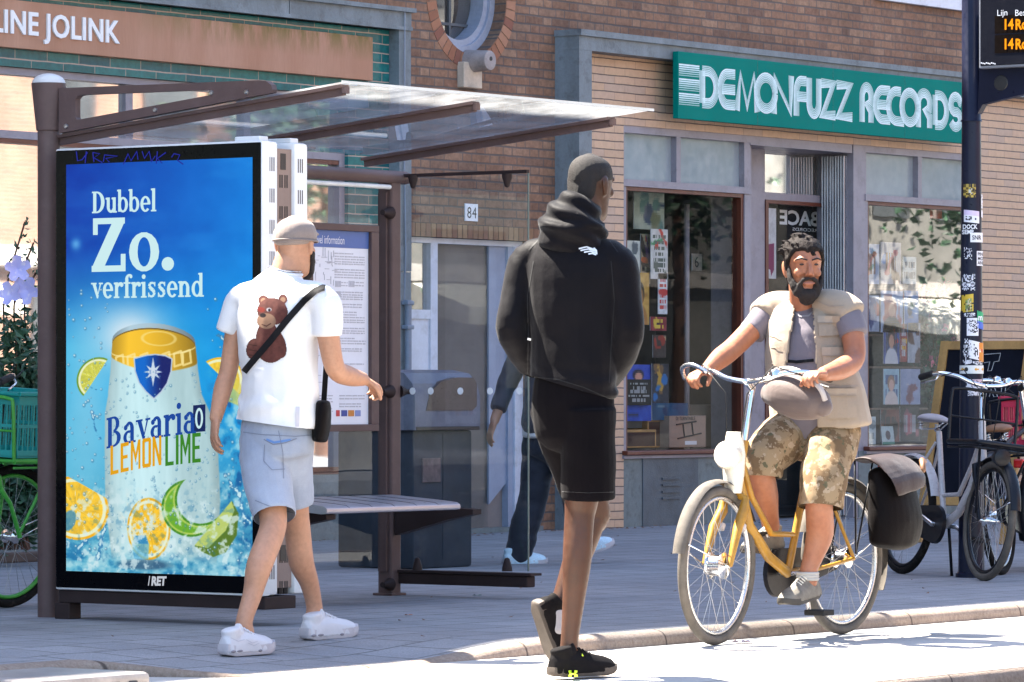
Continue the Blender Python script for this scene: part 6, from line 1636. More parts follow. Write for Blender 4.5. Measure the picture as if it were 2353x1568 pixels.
    for sg in (-1, 1):
        hb = [c, c + Vector((0.01, 0.09 * sg, 0.012)), c + Vector((-0.01, 0.17 * sg, 0.04)), c + Vector((-0.07, 0.255 * sg, 0.045)), c + Vector((-0.20, 0.295 * sg, 0.02))]
        P, _ = catmull(hb, [(1,)] * 5, 4); mb.tube([T(p) for p in P], 0.0112, 10)
    hbo = mb.build('handlebar', M[bar_mat], o, smooth=True, local=True)
    for sg in (-1, 1):
        mb = MB(); mb.tube([T(c + Vector((-0.10, 0.272 * sg, 0.042))), T(c + Vector((-0.11, 0.276 * sg, 0.039))), T(c + Vector((-0.20, 0.295 * sg, 0.02)))], [0.017, 0.0165, 0.0185], 12); mb.build('grip', M['rubber'], hbo, smooth=50, local=True)
        mb = MB(); mb.tube([T(c + Vector((-0.06, 0.25 * sg, 0.035))), T(c + Vector((-0.055, 0.262 * sg, 0.012))), T(c + Vector((-0.15, 0.31 * sg, -0.012)))], 0.005, 8); mb.build('brake_lever', M['chrome'], hbo, smooth=True, local=True)
        mb = MB(); mb.tube([T(c + Vector((-0.05, 0.24 * sg, 0.03))), T(c + Vector((0.09, 0.17 * sg, 0.07))), T(c + Vector((0.10, 0.05 * sg, -0.05))), T(H0 + Vector((0.05, 0.02 * sg, 0.05)))], 0.0028, 6); mb.build('brake_cable', M['rubber'], hbo, smooth=True, local=True)
    mb = MB(); mb.lathe([(0.026, 0), (0.024, 0.018), (0.010, 0.028)], T(c + Vector((0.0, 0.13, 0.03))), (0, 0, 1), 14); mb.build('bell', M['chrome'], hbo, smooth=50, local=True)
    # seat post, saddle
    mb = MB(); mb.tube([ST - (ST - BB).normalized() * 0.1, ST, Vector((ST.x - 0.03, 0, sadz - 0.05))], 0.0125, 10); mb.build('seat_post', M['chrome'], o, smooth=True, local=True)
    saddle(o, (ST.x - 0.04, 0, sadz), M[saddle_mat])
    # guards, rack, stays
    fender(o, A0, Y, r + 0.026, 20, 205, M[guard]); fender(o, T(A1), Ya, r + 0.026, -5 if kind != 'step' else 10, 150, M[guard_f or guard])
    mb = MB()
    for sg in (-1, 1): mb.tube([A0 + Vector((0, 0.06 * sg, 0)), A0 + Vector((-0.33, 0.03 * sg, 0.12))], 0.003, 6)
    for sg in (-1, 1): mb.tube([T(A1 + Vector((0, 0.06 * sg, 0))), T(A1 + Vector((0.32, 0.03 * sg, 0.10)))], 0.003, 6)
    mb.build('guard_stay', M['chrome'], o, smooth=True, local=True)
    if rear_rack:
        mb = MB(); zr = r * 2 + 0.10
        for sg in (-1, 1):
            mb.tube([Vector((0.20, 0.05 * sg, zr)), Vector((0.1, 0.065 * sg, zr)), Vector((-0.3, 0.065 * sg, zr)), Vector((-0.33, 0.04 * sg, zr))], 0.006, 8)
            for x in (0.0, -0.16): mb.tube([Vector((x, 0.065 * sg, zr)), A0 + Vector((-0.01, 0.065 * sg, 0.02))], 0.0045, 6)
        mb.tube([Vector((-0.33, -0.04, zr)), Vector((-0.33, 0.04, zr))], 0.006, 8)
        for x in (0.1, -0.05, -0.2): mb.tube([Vector((x, -0.065, zr)), Vector((x, 0.065, zr))], 0.0045, 6)
        mb.build('rear_rack', M['bike_black'], o, smooth=True, local=True)
    mb = MB(); mb.bbox(-r - 0.075, -r - 0.045, -0.03, 0.03, r + 0.26, r + 0.31, 0.008); mb.build('rear_lamp', M['lens'], o, local=True)
    # crank, pedals, chain case
    if chaincase:
        mb = MB(); pr = []
        for i in range(13): a = PI / 2 + PI * i / 12; pr.append((0.0 + 0.055 * math.cos(a), r + 0.055 * math.sin(a)))
        for i in range(13): a = -PI / 2 + PI * i / 12; pr.append((BB.x + 0.105 * math.cos(a), BB.z + 0.105 * math.sin(a)))
        mb.prism([(x, -0.062, z) for x, z in pr], (0, 0.022, 0)); mb.build('chain_case', M['bike_black'], o, smooth=30, local=True)
    else:
        mb = MB(); torus(mb, BB + Vector((0, -0.05, 0)), Y, 0.085, 0.003, 0.008, 36, 8); mb.build('chainring', M['steel'], o, smooth=True, local=True)
    return o, T, BB, Y
def crank(o, BB, ang, s=0.17):
    for sg, a in ((1, ang), (-1, ang + PI)):
        d = Vector((math.cos(a), 0, math.sin(a))); p = BB + Vector((0, 0.075 * sg, 0)); e = p + d * s + Vector((0, 0.015 * sg, 0))
        mb = MB(); mb.tube([BB, p, e], [0.012, 0.014, 0.010], 10); c = mb.build('crank', M['steel'], o, smooth=50, local=True)
        mb = MB(); mb.bbox(e.x - 0.045, e.x + 0.045, min(e.y, e.y + 0.10 * sg), max(e.y, e.y + 0.10 * sg), e.z - 0.012, e.z + 0.012, 0.004); mb.build('pedal', M['rubber'], c, local=True)
def carrier_front(o, z=0.72, x0=0.86, x1=1.28, w=0.2, hoop=True, mat='bike_black'):
    mb = MB()
    P, _ = catmull([Vector((x0, w, z)), Vector((x1 - 0.05, w, z)), Vector((x1, w * 0.8, z)), Vector((x1, 0, z)), Vector((x1, -w * 0.8, z)), Vector((x1 - 0.05, -w, z)), Vector((x0, -w, z))], [(1,)] * 7, 4); mb.tube(P, 0.014, 10)
    for k in range(5): y = -w + 2 * w * (k + 1) / 6; mb.tube([(x0, y, z - 0.012), (x1, y, z - 0.012)], 0.006, 8)
    mb.tube([(x0, -w, z), (x0, w, z)], 0.009, 8); mb.tube([(x0, -w, z - 0.03), (x1 - 0.03, -w, z - 0.03), (x1 - 0.03, w, z - 0.03), (x0, w, z - 0.03)], 0.006, 8)
    for sg in (-1, 1): mb.tube([(x1 - 0.08, w * 0.75 * sg, z - 0.01), (x1 - 0.2, 0.07 * sg, 0.36)], 0.008, 8)
    if hoop:
        P, _ = catmull([Vector((x0, w, z)), Vector((x0 - 0.02, w, z + 0.25)), Vector((x0 - 0.022, w * 0.85, z + 0.29)), Vector((x0 - 0.022, 0, z + 0.295)), Vector((x0 - 0.022, -w * 0.85, z + 0.29)), Vector((x0 - 0.02, -w, z + 0.25)), Vector((x0, -w, z))], [(1,)] * 7, 4); mb.tube(P, 0.009, 8)
        mb.tube([(x0 - 0.012, -w, z + 0.14), (x0 - 0.012, w, z + 0.14)], 0.006, 8); mb.tube([(x0 - 0.02, 0.0, z), (x0 - 0.022, 0.0, z + 0.29)], 0.006, 8)
    return mb.build('front_carrier', M[mat], o, smooth=60, local=True)
def crate(name, label, loc, rotz, mat, sx=0.40, sy=0.30, h=0.26, lean=0.0):
    o = thing(name, label, 'crate', loc, rotz); o.rotation_euler = (lean, 0, rotz)
    mb = MB(); x, y = sx / 2, sy / 2; w = 0.006
    for (xa, xb, ya, yb) in ((-x, x, -y, -y + w), (-x, x, y - w, y), (-x, -x + w, -y + w, y - w), (x - w, x, -y + w, y - w)):
        mb.box(xa, xb, ya, yb, 0, 0.03); mb.box(xa, xb, ya, yb, h - 0.06, h); mb.box(xa, xb, ya, yb, h * 0.45, h * 0.5)
        lx, ly = xb - xa, yb - ya; n = int(max(lx, ly) / 0.017)
        for i in range(n + 1):
            if i % 2: continue
            if lx > ly: mb.box(xa + lx * i / n - 0.0045, xa + lx * i / n + 0.0045, ya + 0.001, yb - 0.001, 0.03, h - 0.06)
            else: mb.box(xa + 0.001, xb - 0.001, ya + ly * i / n - 0.0045, ya + ly * i / n + 0.0045, 0.03, h - 0.06)
    mb.box(-x, x, -y, y, -0.004, 0.006)
    mb.build('crate_body', mat, o, local=True)
    mb = MB(); mb.tube([(-x - 0.008, -y - 0.008, h - 0.008), (x + 0.008, -y - 0.008, h - 0.008), (x + 0.008, y + 0.008, h - 0.008), (-x - 0.008, y + 0.008, h - 0.008), (-x - 0.008, -y - 0.008, h - 0.008)], 0.011, 8); mb.build('crate_rim', mat, o, smooth=40, local=True)
    return o
# ---- ridden bicycle
Pr, Pf = J(1935, 1458, 10918 / 552), J(1645, 1483, 10918 / 577)
dv = Pf - Pr; RB = math.atan2(dv.y, dv.x); LB = math.hypot(dv.x, dv.y)
ob, TB, BBb, _ = bike('ridden_bicycle', 'mustard yellow low step bicycle ridden along the kerb by the bearded man', Pr, RB, 0.0, LB, 0.336, 'bike_yellow', R(5), 'tyre_worn', 'rim_alu', 'rubber', 'step', bar_z=1.13, guard='tyre_worn', fork='bike_yellow', spring_fork=True, sadz=0.93, hub=0.045, chaincase=True)
crank(ob, BBb, R(-100))
mb = MB(); h_ = TB(Vector((LB - 0.10, 0, 0.80))); mb.lathe([(0.03, -0.06), (0.05, -0.02), (0.058, 0.02), (0.06, 0.035), (0.052, 0.045)], h_, (1, 0, 0.05), 20); mb.build('headlight', M['lamp_cream'], ob, smooth=50, local=True)
mb = MB(); loft_pts = [TB(Vector((LB - 0.135, 0, z))) for z in (0.64, 0.72, 0.80, 0.90)]; mb.tube(loft_pts, [0.036, 0.046, 0.05, 0.034], 14); mb.build('head_cover', M['lamp_cream'], ob, smooth=50, local=True)
mb = MB(); arch = [TB(Vector((LB - 0.22, -0.29, 1.12))), TB(Vector((LB - 0.16, -0.27, 1.165))), TB(Vector((LB - 0.12, -0.20, 1.18))), TB(Vector((LB - 0.12, -0.13, 1.15)))]
P, _v = catmull(arch, [(1,)] * 4, 4); mb.tube(P, 0.010, 8); mb.build('bar_arch', M['steel'], ob, smooth=True, local=True)
# pannier on the rear rack, grey bag behind the handlebar
def inb(x, y, z): c, s = math.cos(RB), math.sin(RB); return Vector((Pr.x + x * c - y * s, Pr.y + x * s + y * c, Pr.z + z))
# ---- parked bicycle with the black front carrier
pc = J(2260, 1336, 24.0); ang = R(21)
dirp = (AX_R * math.sin(ang) - AX_F * math.cos(ang)); rz = math.atan2(dirp.y, dirp.x)
pw, Tp, BBp, _ = bike('parked_bicycle', 'white framed parked bicycle with a black front carrier and pale saddle by the stop pole', pc - dirp * 1.0, rz, R(-7), 1.0, 0.325, 'bike_white', R(-4), 'tyre', 'bike_black', 'saddle_pale', 'step', bar_z=1.06, guard='bike_white', fork='bike_black', guard_f='bike_black', sadz=0.86, rear_rack=False, tyre2='tyre_worn')
crank(pw, BBp, R(-20)); carrier_front(pw, 0.73, 0.80, 1.16, 0.2)
mb = MB(); mb.lathe([(0.03, -0.04), (0.045, 0.0), (0.047, 0.03), (0.04, 0.034)], (1.15, -0.06, 0.66), (1, 0, 0), 18); mb.build('headlight', M['bike_black'], pw, smooth=50, local=True)
mb = MB(); mb.tube([(0.42, 0.05, 0.28), (0.36, 0.13, 0.02), (0.30, 0.14, 0.01)], 0.009, 8); mb.build('kickstand', M['bike_black'], pw, smooth=True, local=True)
# ---- second parked bicycle, red crate
rc = J(2303, 1322, 24.8); d2 = (AX_R * 0.36 + AX_F * 0.93).normalized(); rz2 = math.atan2(d2.y, d2.x)
pk, Tk, BBk, _ = bike('parked_bicycle', 'black parked bicycle with a brown saddle standing behind the stop pole beside the red crate', rc, rz2, R(-5), 1.02, 0.33, 'bike_black', R(12), 'tyre', 'rim_alu', 'leather', 'diamond', bar_z=1.08, guard='bike_black', sadz=0.80, rear_rack=False)
crank(pk, BBk, R(60)); carrier_front(pk, 0.69, 0.86, 1.25, 0.22, True)
crate('crate', 'bright red plastic crate on the carrier of the black parked bicycle', Matrix.LocRotScale(pk.location, pk.rotation_euler, None) @ Vector((1.06, -0.06, 0.705)), rz2, M['red_plastic'], 0.42, 0.46, 0.28)
dup(pk, rc + AX_R * 0.30 + AX_F * 0.55, rz2 - 0.12, 'black parked bicycle farthest right, partly cut off by the edge of the picture')
# ---- green bicycle at the left edge
gc = J(18, 1397, 20.98); d3 = (AX_R * 0.60 + AX_F * 0.80).normalized(); rz3 = math.atan2(d3.y, d3.x)
pg, Tg, BBg, _ = bike('parked_bicycle', 'bright green parked bicycle with green rims behind the left shelter post', gc - d3 * 1.05, rz3, R(3), 1.05, 0.335, 'bike_green', R(0), 'tyre', 'bike_green', 'rubber', 'step', bar_z=1.06, guard='bike_black', sadz=0.92, rear_rack=False)
carrier_front(pg, 0.70, 0.84, 1.24, 0.2, True, 'bike_green')
crate('crate', 'teal plastic crate on the front carrier of the green bicycle', Matrix.LocRotScale(pg.location, pg.rotation_euler, None) @ Vector((1.05, 0, 0.72)), rz3, M['teal_plastic'], 0.40, 0.42, 0.30, R(3))
# ---------------------------------------------------------------- man in a white T-shirt
Z1 = 18.15
j1 = lambda x, y, d=0.0: J(x, y, Z1 + d)
LA1 = Vector((0, -1, 0)); FW1 = Vector((1, 0, 0))
m1 = thing('person', 'man walking away in white bear print T-shirt, pale denim shorts, flat cap and white trainers', 'person', j1(640, 1480))
g_l = J(563, 1498, 17.74); g_r = J(757, 1466, 18.5)
mb = MB()
hc1 = j1(679, 565, 0.02); hf1 = AX_R * 0.40 + AX_F * 0.92
head(mb, hc1, hf1, 0.96)
loft(mb, [j1(652, 655, 0.0), j1(657, 625, 0.0), j1(668, 590, 0.01)], [(0.068, 0.066), (0.060, 0.062), (0.058, 0.064)], LA1)
loft(mb, [j1(636, 985), j1(640, 880), j1(640, 790), j1(642, 700), j1(648, 655)], [(0.13, 0.095), (0.125, 0.09), (0.14, 0.09), (0.14, 0.085), (0.07, 0.065)], LA1)
# arms
eL = j1(525, 852, 0.13); wL = j1(496, 962, 0.08)
loft(mb, [j1(556, 700, 0.13), j1(540, 770, 0.14), eL, j1(512, 895, 0.11), wL], [0.048, 0.043, 0.037, 0.038, 0.0265], AX_R)
hand(mb, wL, j1(488, 1050, 0.04) - wL, AX_R * 0.8 + AX_F * 0.3, AX_F, 0.55, 0.98)
eR = j1(770, 846, -0.10); wR = j1(834, 872, 0.06)
loft(mb, [j1(742, 700, -0.12), j1(754, 770, -0.13), eR, j1(800, 864, -0.02), wR], [0.05, 0.046, 0.041, 0.041, 0.028], AX_F)
hand(mb, wR, j1(862, 888, 0.12) - wR, -UP + AX_F * 0.25, -AX_F, 1.15, 0.95)
# legs
for (hp, kn, cf, an) in (((j1(604, 1000, 0.03)), j1(630, 1205, -0.16), j1(596, 1300, -0.29), j1(562, 1424, -0.38)), (j1(664, 1000, -0.03), j1(680, 1200, 0.14), j1(692, 1290, 0.2), j1(722, 1392, 0.31))):
    mid = (hp + kn) / 2
    loft(mb, [hp, mid, kn + (hp - kn) * 0.12, kn + (an - kn) * 0.08, cf, kn + (an - kn) * 0.72, an, an - UP * 0.05], [0.078, 0.066, 0.057, 0.054, 0.0525, 0.040, 0.034, 0.040], FW1.cross(UP))
skin(mb, 'body', M['sk_light'], m1, 0.005, 3)
# T-shirt
mb = MB()
loft(mb, [j1(636, 985), j1(637, 940), j1(640, 872), j1(638, 790), j1(642, 720), j1(645, 672), j1(655, 628)], [(0.196, 0.142), (0.19, 0.138), (0.172, 0.132), (0.182, 0.136), (0.192, 0.13), (0.16, 0.105), (0.073, 0.072)], LA1, cap=0.25)
hemL, hemR = j1(524, 765, 0.145), j1(753, 772, -0.13)
loft(mb, [j1(600, 680, 0.06), j1(556, 692, 0.13), j1(538, 728, 0.14), hemL], [(0.07, 0.07), (0.066, 0.066), (0.058, 0.060), (0.053, 0.056)], AX_R, cap=0.04)
loft(mb, [j1(690, 682, -0.06), j1(741, 692, -0.12), j1(752, 728, -0.13), hemR], [(0.07, 0.07), (0.068, 0.068), (0.064, 0.062), (0.060, 0.058)], AX_R, cap=0.1)
def tee_fold(co):
    f = folds(0.013, 4, (6, 6, 7), (13, 13, 20))(co); z = co[:, 2]
    w = np.clip((1.36 - z) / 0.25, 0.25, 1.3)
    return f * w + 0.004 * np.sin(z * 60 + n3(co, 6, 6, 3, 9) * 14) * np.clip((1.12 - z) / 0.15, 0, 1)
tee, tee_b = skin(mb, 't_shirt', M['tee_white'], m1, 0.007, 5, tee_fold, cut=[(j1(636, 976), -UP - AX_R * 0.13, 0.3)])
col_ = []
for i in range(25):
    a = 2 * PI * i / 24; col_.append(j1(655, 627) + LA1 * (0.068 * math.cos(a)) + FW1 * (0.068 * math.sin(a)) - UP * 0.010 * math.cos(a))
mb = MB(); mb.tube(col_, 0.0065, 8, caps=False); mb.build('collar', M['tee_white'], tee, smooth=True)
mb = MB(); mb.tube([p + UP * 0.012 for p in col_], 0.003, 6, caps=False); mb.build('necklace', M['steel'], m1, smooth=True)
# printed toy bear on the back
p = Paint(556, 668, 672, 842, 84, 128)
X, Y = p.X, p.Y; A_ = np.zeros_like(X)
def bear(sd, col):
    global A_
    m = p.sm(sd, 1.4); p.over(m, col); A_ = np.maximum(A_, m)
fur = np.stack([112 + 40 * fbm(X / 6, Y / 6, 3), 66 + 26 * fbm(X / 6, Y / 6, 3), 60 + 22 * fbm(X / 6, Y / 6, 3)], -1)
for s_ in ((605, 690, 12, 11), (650, 688, 10, 11)): bear(p.ell(*s_), fur); bear(p.ell(s_[0], s_[1] + 1, 6, 6), (196, 150, 120))
bear(p.ell(612, 775, 24, 40, 0.15), fur); bear(p.ell(622, 806, 30, 28, 0.0), fur); bear(p.ell(583, 802, 17, 24, 0.2), fur); bear(p.ell(640, 790, 16, 34, -0.3), fur)
bear(p.ell(626, 716, 35, 31, 0.15), fur); bear(p.ell(612, 738, 22, 18, 0.1), (196, 152, 124)); bear(p.ell(604, 725, 7, 5), (50, 36, 40)); bear(p.ell(618, 712, 6, 4.5), (225, 220, 225)); bear(p.ell(619, 713, 3, 3.5), (40, 30, 40)); bear(p.ell(600, 712, 9, 6, 0.2), (165, 60, 50))
bear(p.line([(602, 746), (612, 750), (622, 744)], 2), (90, 50, 45))
for yy in (792, 804, 816): bear(p.line([(572, yy), (590, yy + 3)], 1.4), (80, 45, 40))
mb = MB()
nx, ny = p.nx, p.ny; H = {}
def hp_(i, k):
    if (i, k) not in H: H[(i, k)] = cam_hit(tee_b, 556 + 112 * i / nx, 672 + 170 * k / ny, 0.003)
    return H[(i, k)]
lc = lin(p.C) * 0.40
for k in range(ny):
    for i in range(nx):
        if A_[k, i] > 0.5:
            q = [hp_(i, k + 1), hp_(i + 1, k + 1), hp_(i + 1, k), hp_(i, k)]
            if all(v is not None for v in q): mb.col = tuple(lc[k, i]); mb.poly(q)
mb.build('bear_print', attr_mat('textile_print', 0.85, spec=0.2), tee, colors=True, smooth=True)
decal(tee_b, [(684, 935), (683, 985)], 9, 'hem_label', M['ink_grey'] if 'ink_grey' in M else M['ink'], tee, 0.003)
# shorts
mb = MB()
loft(mb, [j1(636, 968), j1(636, 1010), j1(638, 1045)], [(0.156, 0.116), (0.164, 0.128), (0.158, 0.128)], LA1, cap=0.3)
hl, hr = j1(631, 1186, -0.15), j1(676, 1160, 0.1)
loft(mb, [j1(606, 1010, 0.03), j1(612, 1090, -0.06), hl], [(0.100, 0.112), (0.096, 0.105), (0.085, 0.092)], LA1, cap=0.1)
loft(mb, [j1(664, 1010, -0.03), j1(670, 1090, 0.06), hr], [(0.096, 0.112), (0.088, 0.10), (0.076, 0.085)], LA1, cap=0.1)
shl, shl_b = skin(mb, 'denim_shorts', M['denim'], m1, 0.0065, 4, folds(0.009, 7, (6, 6, 14), (16, 16, 30)), cut=[(hl + Vector((0, 0, 0.0)), hl - j1(612, 1090, -0.06), 0.14), (hr, hr - j1(670, 1090, 0.06), 0.13)])
M['denim_seam'] = cloth_mat('denim_seam', (0.17, 0.19, 0.25)); M['denim_blue'] = cloth_mat('denim_inside', (0.12, 0.22, 0.45))
decal(shl_b, [(612, 1010), (630, 1017), (650, 1014), (668, 1011)], 5, 'pocket_opening', M['denim_blue'], shl, 0.003)
decal(shl_b, [(606, 1010), (628, 1022), (655, 1018), (682, 1008)], 2.5, 'pocket_seam', M['denim_seam'], shl, 0.004)
for sq in ([(608, 1022), (606, 1060), (625, 1080), (655, 1078)], [(550, 992), (600, 999), (680, 1003), (716, 1000)], [(586, 1150), (630, 1168), (678, 1180)], [(640, 990), (650, 1040), (652, 1100)]): decal(shl_b, sq, 1.8, 'seam', M['denim_seam'], shl, 0.003)
# flat cap
mb = MB()
head(mb, hc1, hf1, 0.96, 0.02, 1, 0.013, False, False)
cf = hf1.normalized(); mbv = mb
loft(mb, [hc1 + UP * 0.052 + cf * 0.055, hc1 + UP * 0.048 + cf * 0.115], [(0.07, 0.022), (0.055, 0.008)], cf.cross(UP), 18, 3)
cap_, cap_b = skin(mb, 'flat_cap', cloth_mat('cap_grey', (0.22, 0.175, 0.155), var=0.12, weave=300), m1, 0.005, 3, folds(0.003, 2, (14, 14, 14), (30, 30, 30)))
mb = MB(); l_ = hf1.normalized().cross(UP); mb.tube([hc1 + UP * (0.019 - 0.004 * math.sin(a)) + l_ * (0.087 * math.cos(a)) + hf1.normalized() * (0.108 * math.sin(a)) for a in [2 * PI * i / 40 for i in range(41)]], 0.004, 6, caps=False); mb.build('cap_band', cloth_mat('cap_band', (0.19, 0.15, 0.135)), cap_, smooth=True)
# beard and stubble
M['beard'] = pm('dark_beard', (0.014, 0.009, 0.008), 0.9, var=0.3, scale=60, bump=0.8, bscale=300)
mb = MB(); u_ = UP
for zz, ff, rr in ((-0.118, 0.070, 0.030), (-0.100, 0.072, 0.034), (-0.080, 0.070, 0.030)): ball(mb, hc1 + u_ * zz + hf1.normalized() * ff, 0.042, rr, 0.024, l_, hf1.normalized(), u_)
for sg in (-1, 1): loft(mb, [hc1 + u_ * -0.03 + l_ * 0.067 * sg + cf * 0.02, hc1 + u_ * -0.07 + l_ * 0.058 * sg + cf * 0.04, hc1 + u_ * -0.105 + l_ * 0.035 * sg + cf * 0.07], [(0.008, 0.016), (0.01, 0.02), (0.014, 0.022)], l_)
skin(mb, 'beard', M['beard'], m1, 0.005, 2, folds(0.003, 5, (60, 60, 60), (120, 120, 120)))
# trainers
def onp(p): p.z = pave_z(p.x, p.y) + 0.001; return p
dirf = FW1
s1, b1_, _ = shoe(m1, onp(J(513, 1494, 17.62)), AX_R * 0.60 + AX_F * 0.80 + UP * 0.01, UP, 0.295, (M['shoe_white'], M['shoe_sole'], M['shoe_white'], M['shoe_grey']), 1.0, 0.10, 'trainer', 1.5)
for sq in ([(566, 1470), (580, 1478), (592, 1474)], [(570, 1478), (584, 1484), (596, 1478)], [(530, 1466), (548, 1474), (562, 1470)]): decal(b1_, sq, 1.6, 'shoe_stripe', M['ink'], s1, 0.002)
M['bag_nylon'] = None
s2, b2_, _ = shoe(m1, onp(J(699, 1461, 18.38)), AX_R * 0.66 + AX_F * 0.75 + UP * 0.02, UP, 0.305, (M['shoe_white'], M['shoe_sole'], M['shoe_white'], M['shoe_grey']), 1.0, 0.10, 'trainer', 1.5)
# shoulder bag: lies on the man, a thing of its own
bagr = thing('shoulder_bag', 'small dark crossbody bag with a black strap slung across the white T-shirt', 'bag', j1(740, 975, -0.1))
M['bag_dark'] = cloth_mat('bag_nylon', (0.0045, 0.0033, 0.0035), 0.6, sheen=0.02, spec=0.06); M['strap'] = cloth_mat('strap_black', (0.008, 0.0075, 0.009), 0.6, weave=300, sheen=0.03, spec=0.1)
mb = MB(); loft(mb, [j1(741, 925, -0.02), j1(741, 960, -0.02), j1(734, 1012, -0.02)], [(0.030, 0.10), (0.038, 0.11), (0.032, 0.10)], AX_R, cap=0.3)
skin(mb, 'bag_body', M['bag_dark'], bagr, 0.006, 4, folds(0.006, 8))
decal(tee_b, [(757, 664), (742, 661), (725, 668), (700, 690), (660, 735), (620, 785), (588, 822), (566, 848), (552, 866)], 15, 'strap', M['strap'], bagr, 0.006)
mb = MB(); mb.ribbon([j1(757, 664, -0.14), j1(762, 700, -0.05), j1(752, 800, 0.12), j1(744, 925, 0.06)], 0.022, AX_F); mb.build('strap', M['strap'], bagr)

# ---------------------------------------------------------------- tall man in black
Z2 = 16.72
j2 = lambda x, y, d=0.0: J(x, y, Z2 + d)
a_ = R(22); FW2 = AX_R * math.sin(a_) + AX_F * math.cos(a_); LA2 = AX_R * math.cos(a_) - AX_F * math.sin(a_)
m2 = thing('person', 'tall man seen from behind in a black hooded jacket and black shorts crossing the kerb', 'person', j2(1330, 1562))
mb = MB()
hc2 = j2(1357, 428, 0.02); hf2 = AX_R * 0.60 + AX_F * 0.80 - UP * 0.04
head(mb, hc2, hf2, 0.985)
loft(mb, [j2(1330, 545, -0.02), j2(1342, 505, -0.01), j2(1350, 462, 0.0)], [(0.070, 0.068), (0.057, 0.062), (0.057, 0.066)], LA2)
loft(mb, [j2(1318, 905), j2(1318, 760), j2(1320, 640), j2(1322, 575), j2(1330, 540)], [(0.14, 0.10), (0.14, 0.095), (0.16, 0.095), (0.15, 0.085), (0.07, 0.06)], LA2)
loft(mb, [j2(1212, 595, 0.07), j2(1172, 765, 0.03), j2(1222, 825, 0.12)], [0.045, 0.04, 0.028], AX_F); hand(mb, j2(1222, 825, 0.12), AX_R - UP * 0.25, AX_F, UP, 0.5, 0.85)
loft(mb, [j2(1420, 597, -0.05), j2(1442, 765, -0.06), j2(1400, 840, 0.05)], [0.045, 0.04, 0.028], AX_F); hand(mb, j2(1400, 840, 0.05), -AX_R - UP * 0.25, -AX_F, UP, 0.5, 0.85)
anR = j2(1309, 1492, -0.02)
loft(mb, [j2(1345, 960, -0.03), j2(1345, 1040, -0.03), j2(1336, 1150, 0.0), j2(1331, 1195, 0.0), j2(1326, 1285, -0.02), j2(1318, 1380, -0.02), j2(1309, 1470, -0.02), anR - UP * 0.03], [0.085, 0.082, 0.064, 0.056, 0.0545, 0.042, 0.0335, 0.04], LA2)
knL = j2(1366, 1175, 0.24); anL = j2(1272, 1428, 0.16)
loft(mb, [j2(1292, 955, 0.07), j2(1322, 1040, 0.16), knL, knL + (anL - knL) * 0.1, knL + (anL - knL) * 0.35, knL + (anL - knL) * 0.72, anL, anL + Vector((0, 0, -0.04))], [0.08, 0.08, 0.062, 0.056, 0.054, 0.04, 0.033, 0.036], LA2)
skin(mb, 'body', M['sk_dark'], m2, 0.005, 3)
# cropped hair
mb = MB(); head(mb, hc2, hf2, 0.985, 0.0, 1, 0.003, False, False); hfn = hf2.normalized()
loft(mb, [hc2 - hfn * 0.055 + UP * -0.075, hc2 - hfn * 0.058 + UP * -0.03, hc2 - hfn * 0.05 + UP * 0.02], [(0.045, 0.032), (0.058, 0.040), (0.065, 0.045)], hfn.cross(UP), 18, 3)
skin(mb, 'hair', pm('cropped_black_hair', (0.009, 0.0055, 0.0045), 0.8, var=0.3, scale=40, bump=0.9, bscale=420), m2, 0.005, 3)
# jacket
mb = MB()
loft(mb, [j2(1318, 905), j2(1317, 850), j2(1316, 770), j2(1316, 680), j2(1317, 610), j2(1319, 575), j2(1326, 535)], [(0.172, 0.132), (0.168, 0.128), (0.165, 0.125), (0.182, 0.128), (0.192, 0.12), (0.165, 0.1), (0.09, 0.08)], LA2, cap=0.3)
loft(mb, [j2(1265, 590, 0.04), j2(1214, 597, 0.07), j2(1192, 670, 0.05), j2(1176, 752, 0.02), j2(1195, 800, 0.07), j2(1222, 842, 0.14)], [0.075, 0.070, 0.061, 0.058, 0.056, 0.05], AX_F)
loft(mb, [j2(1372, 592, -0.03), j2(1418, 600, -0.05), j2(1434, 670, -0.06), j2(1443, 755, -0.07), j2(1428, 815, -0.01), j2(1398, 872, 0.08)], [0.075, 0.070, 0.062, 0.059, 0.06, 0.052], AX_F)
def jf(co):
    f = folds(0.009, 12, (6, 6, 8), (14, 14, 22))(co); z = co[:, 2]
    low = np.clip((1.12 - z) / 0.12, 0, 1)
    lat_ = np.abs((co - np.array(j2(1316, 700)))[:, 0] * LA2.x + (co - np.array(j2(1316, 700)))[:, 1] * LA2.y); slv = np.clip((lat_ - 0.17) / 0.05, 0, 1)
    return f * (0.6 + 0.6 * low + 0.7 * slv) + 0.006 * low * np.sin(z * 70 + n3(co, 5, 5, 3, 4) * 16)
hemc = j2(1316, 900)
jk, jk_b = skin(mb, 'hooded_jacket', M['black_fleece'], m2, 0.007, 5, jf, cut=[(j2(1315, 893), -UP - AX_R * 0.30, 0.3)])
def hoodf(co):
    d = co - np.array(nc_); s_ = d[:, 0] * LA2.x + d[:, 1] * LA2.y
    return 0.0075 * np.sin(d[:, 2] * 80 + s_ * 42 + n3(co, 6, 6, 6, 5) * 9) + folds(0.007, 21)(co)
nc_ = j2(1325, 500)
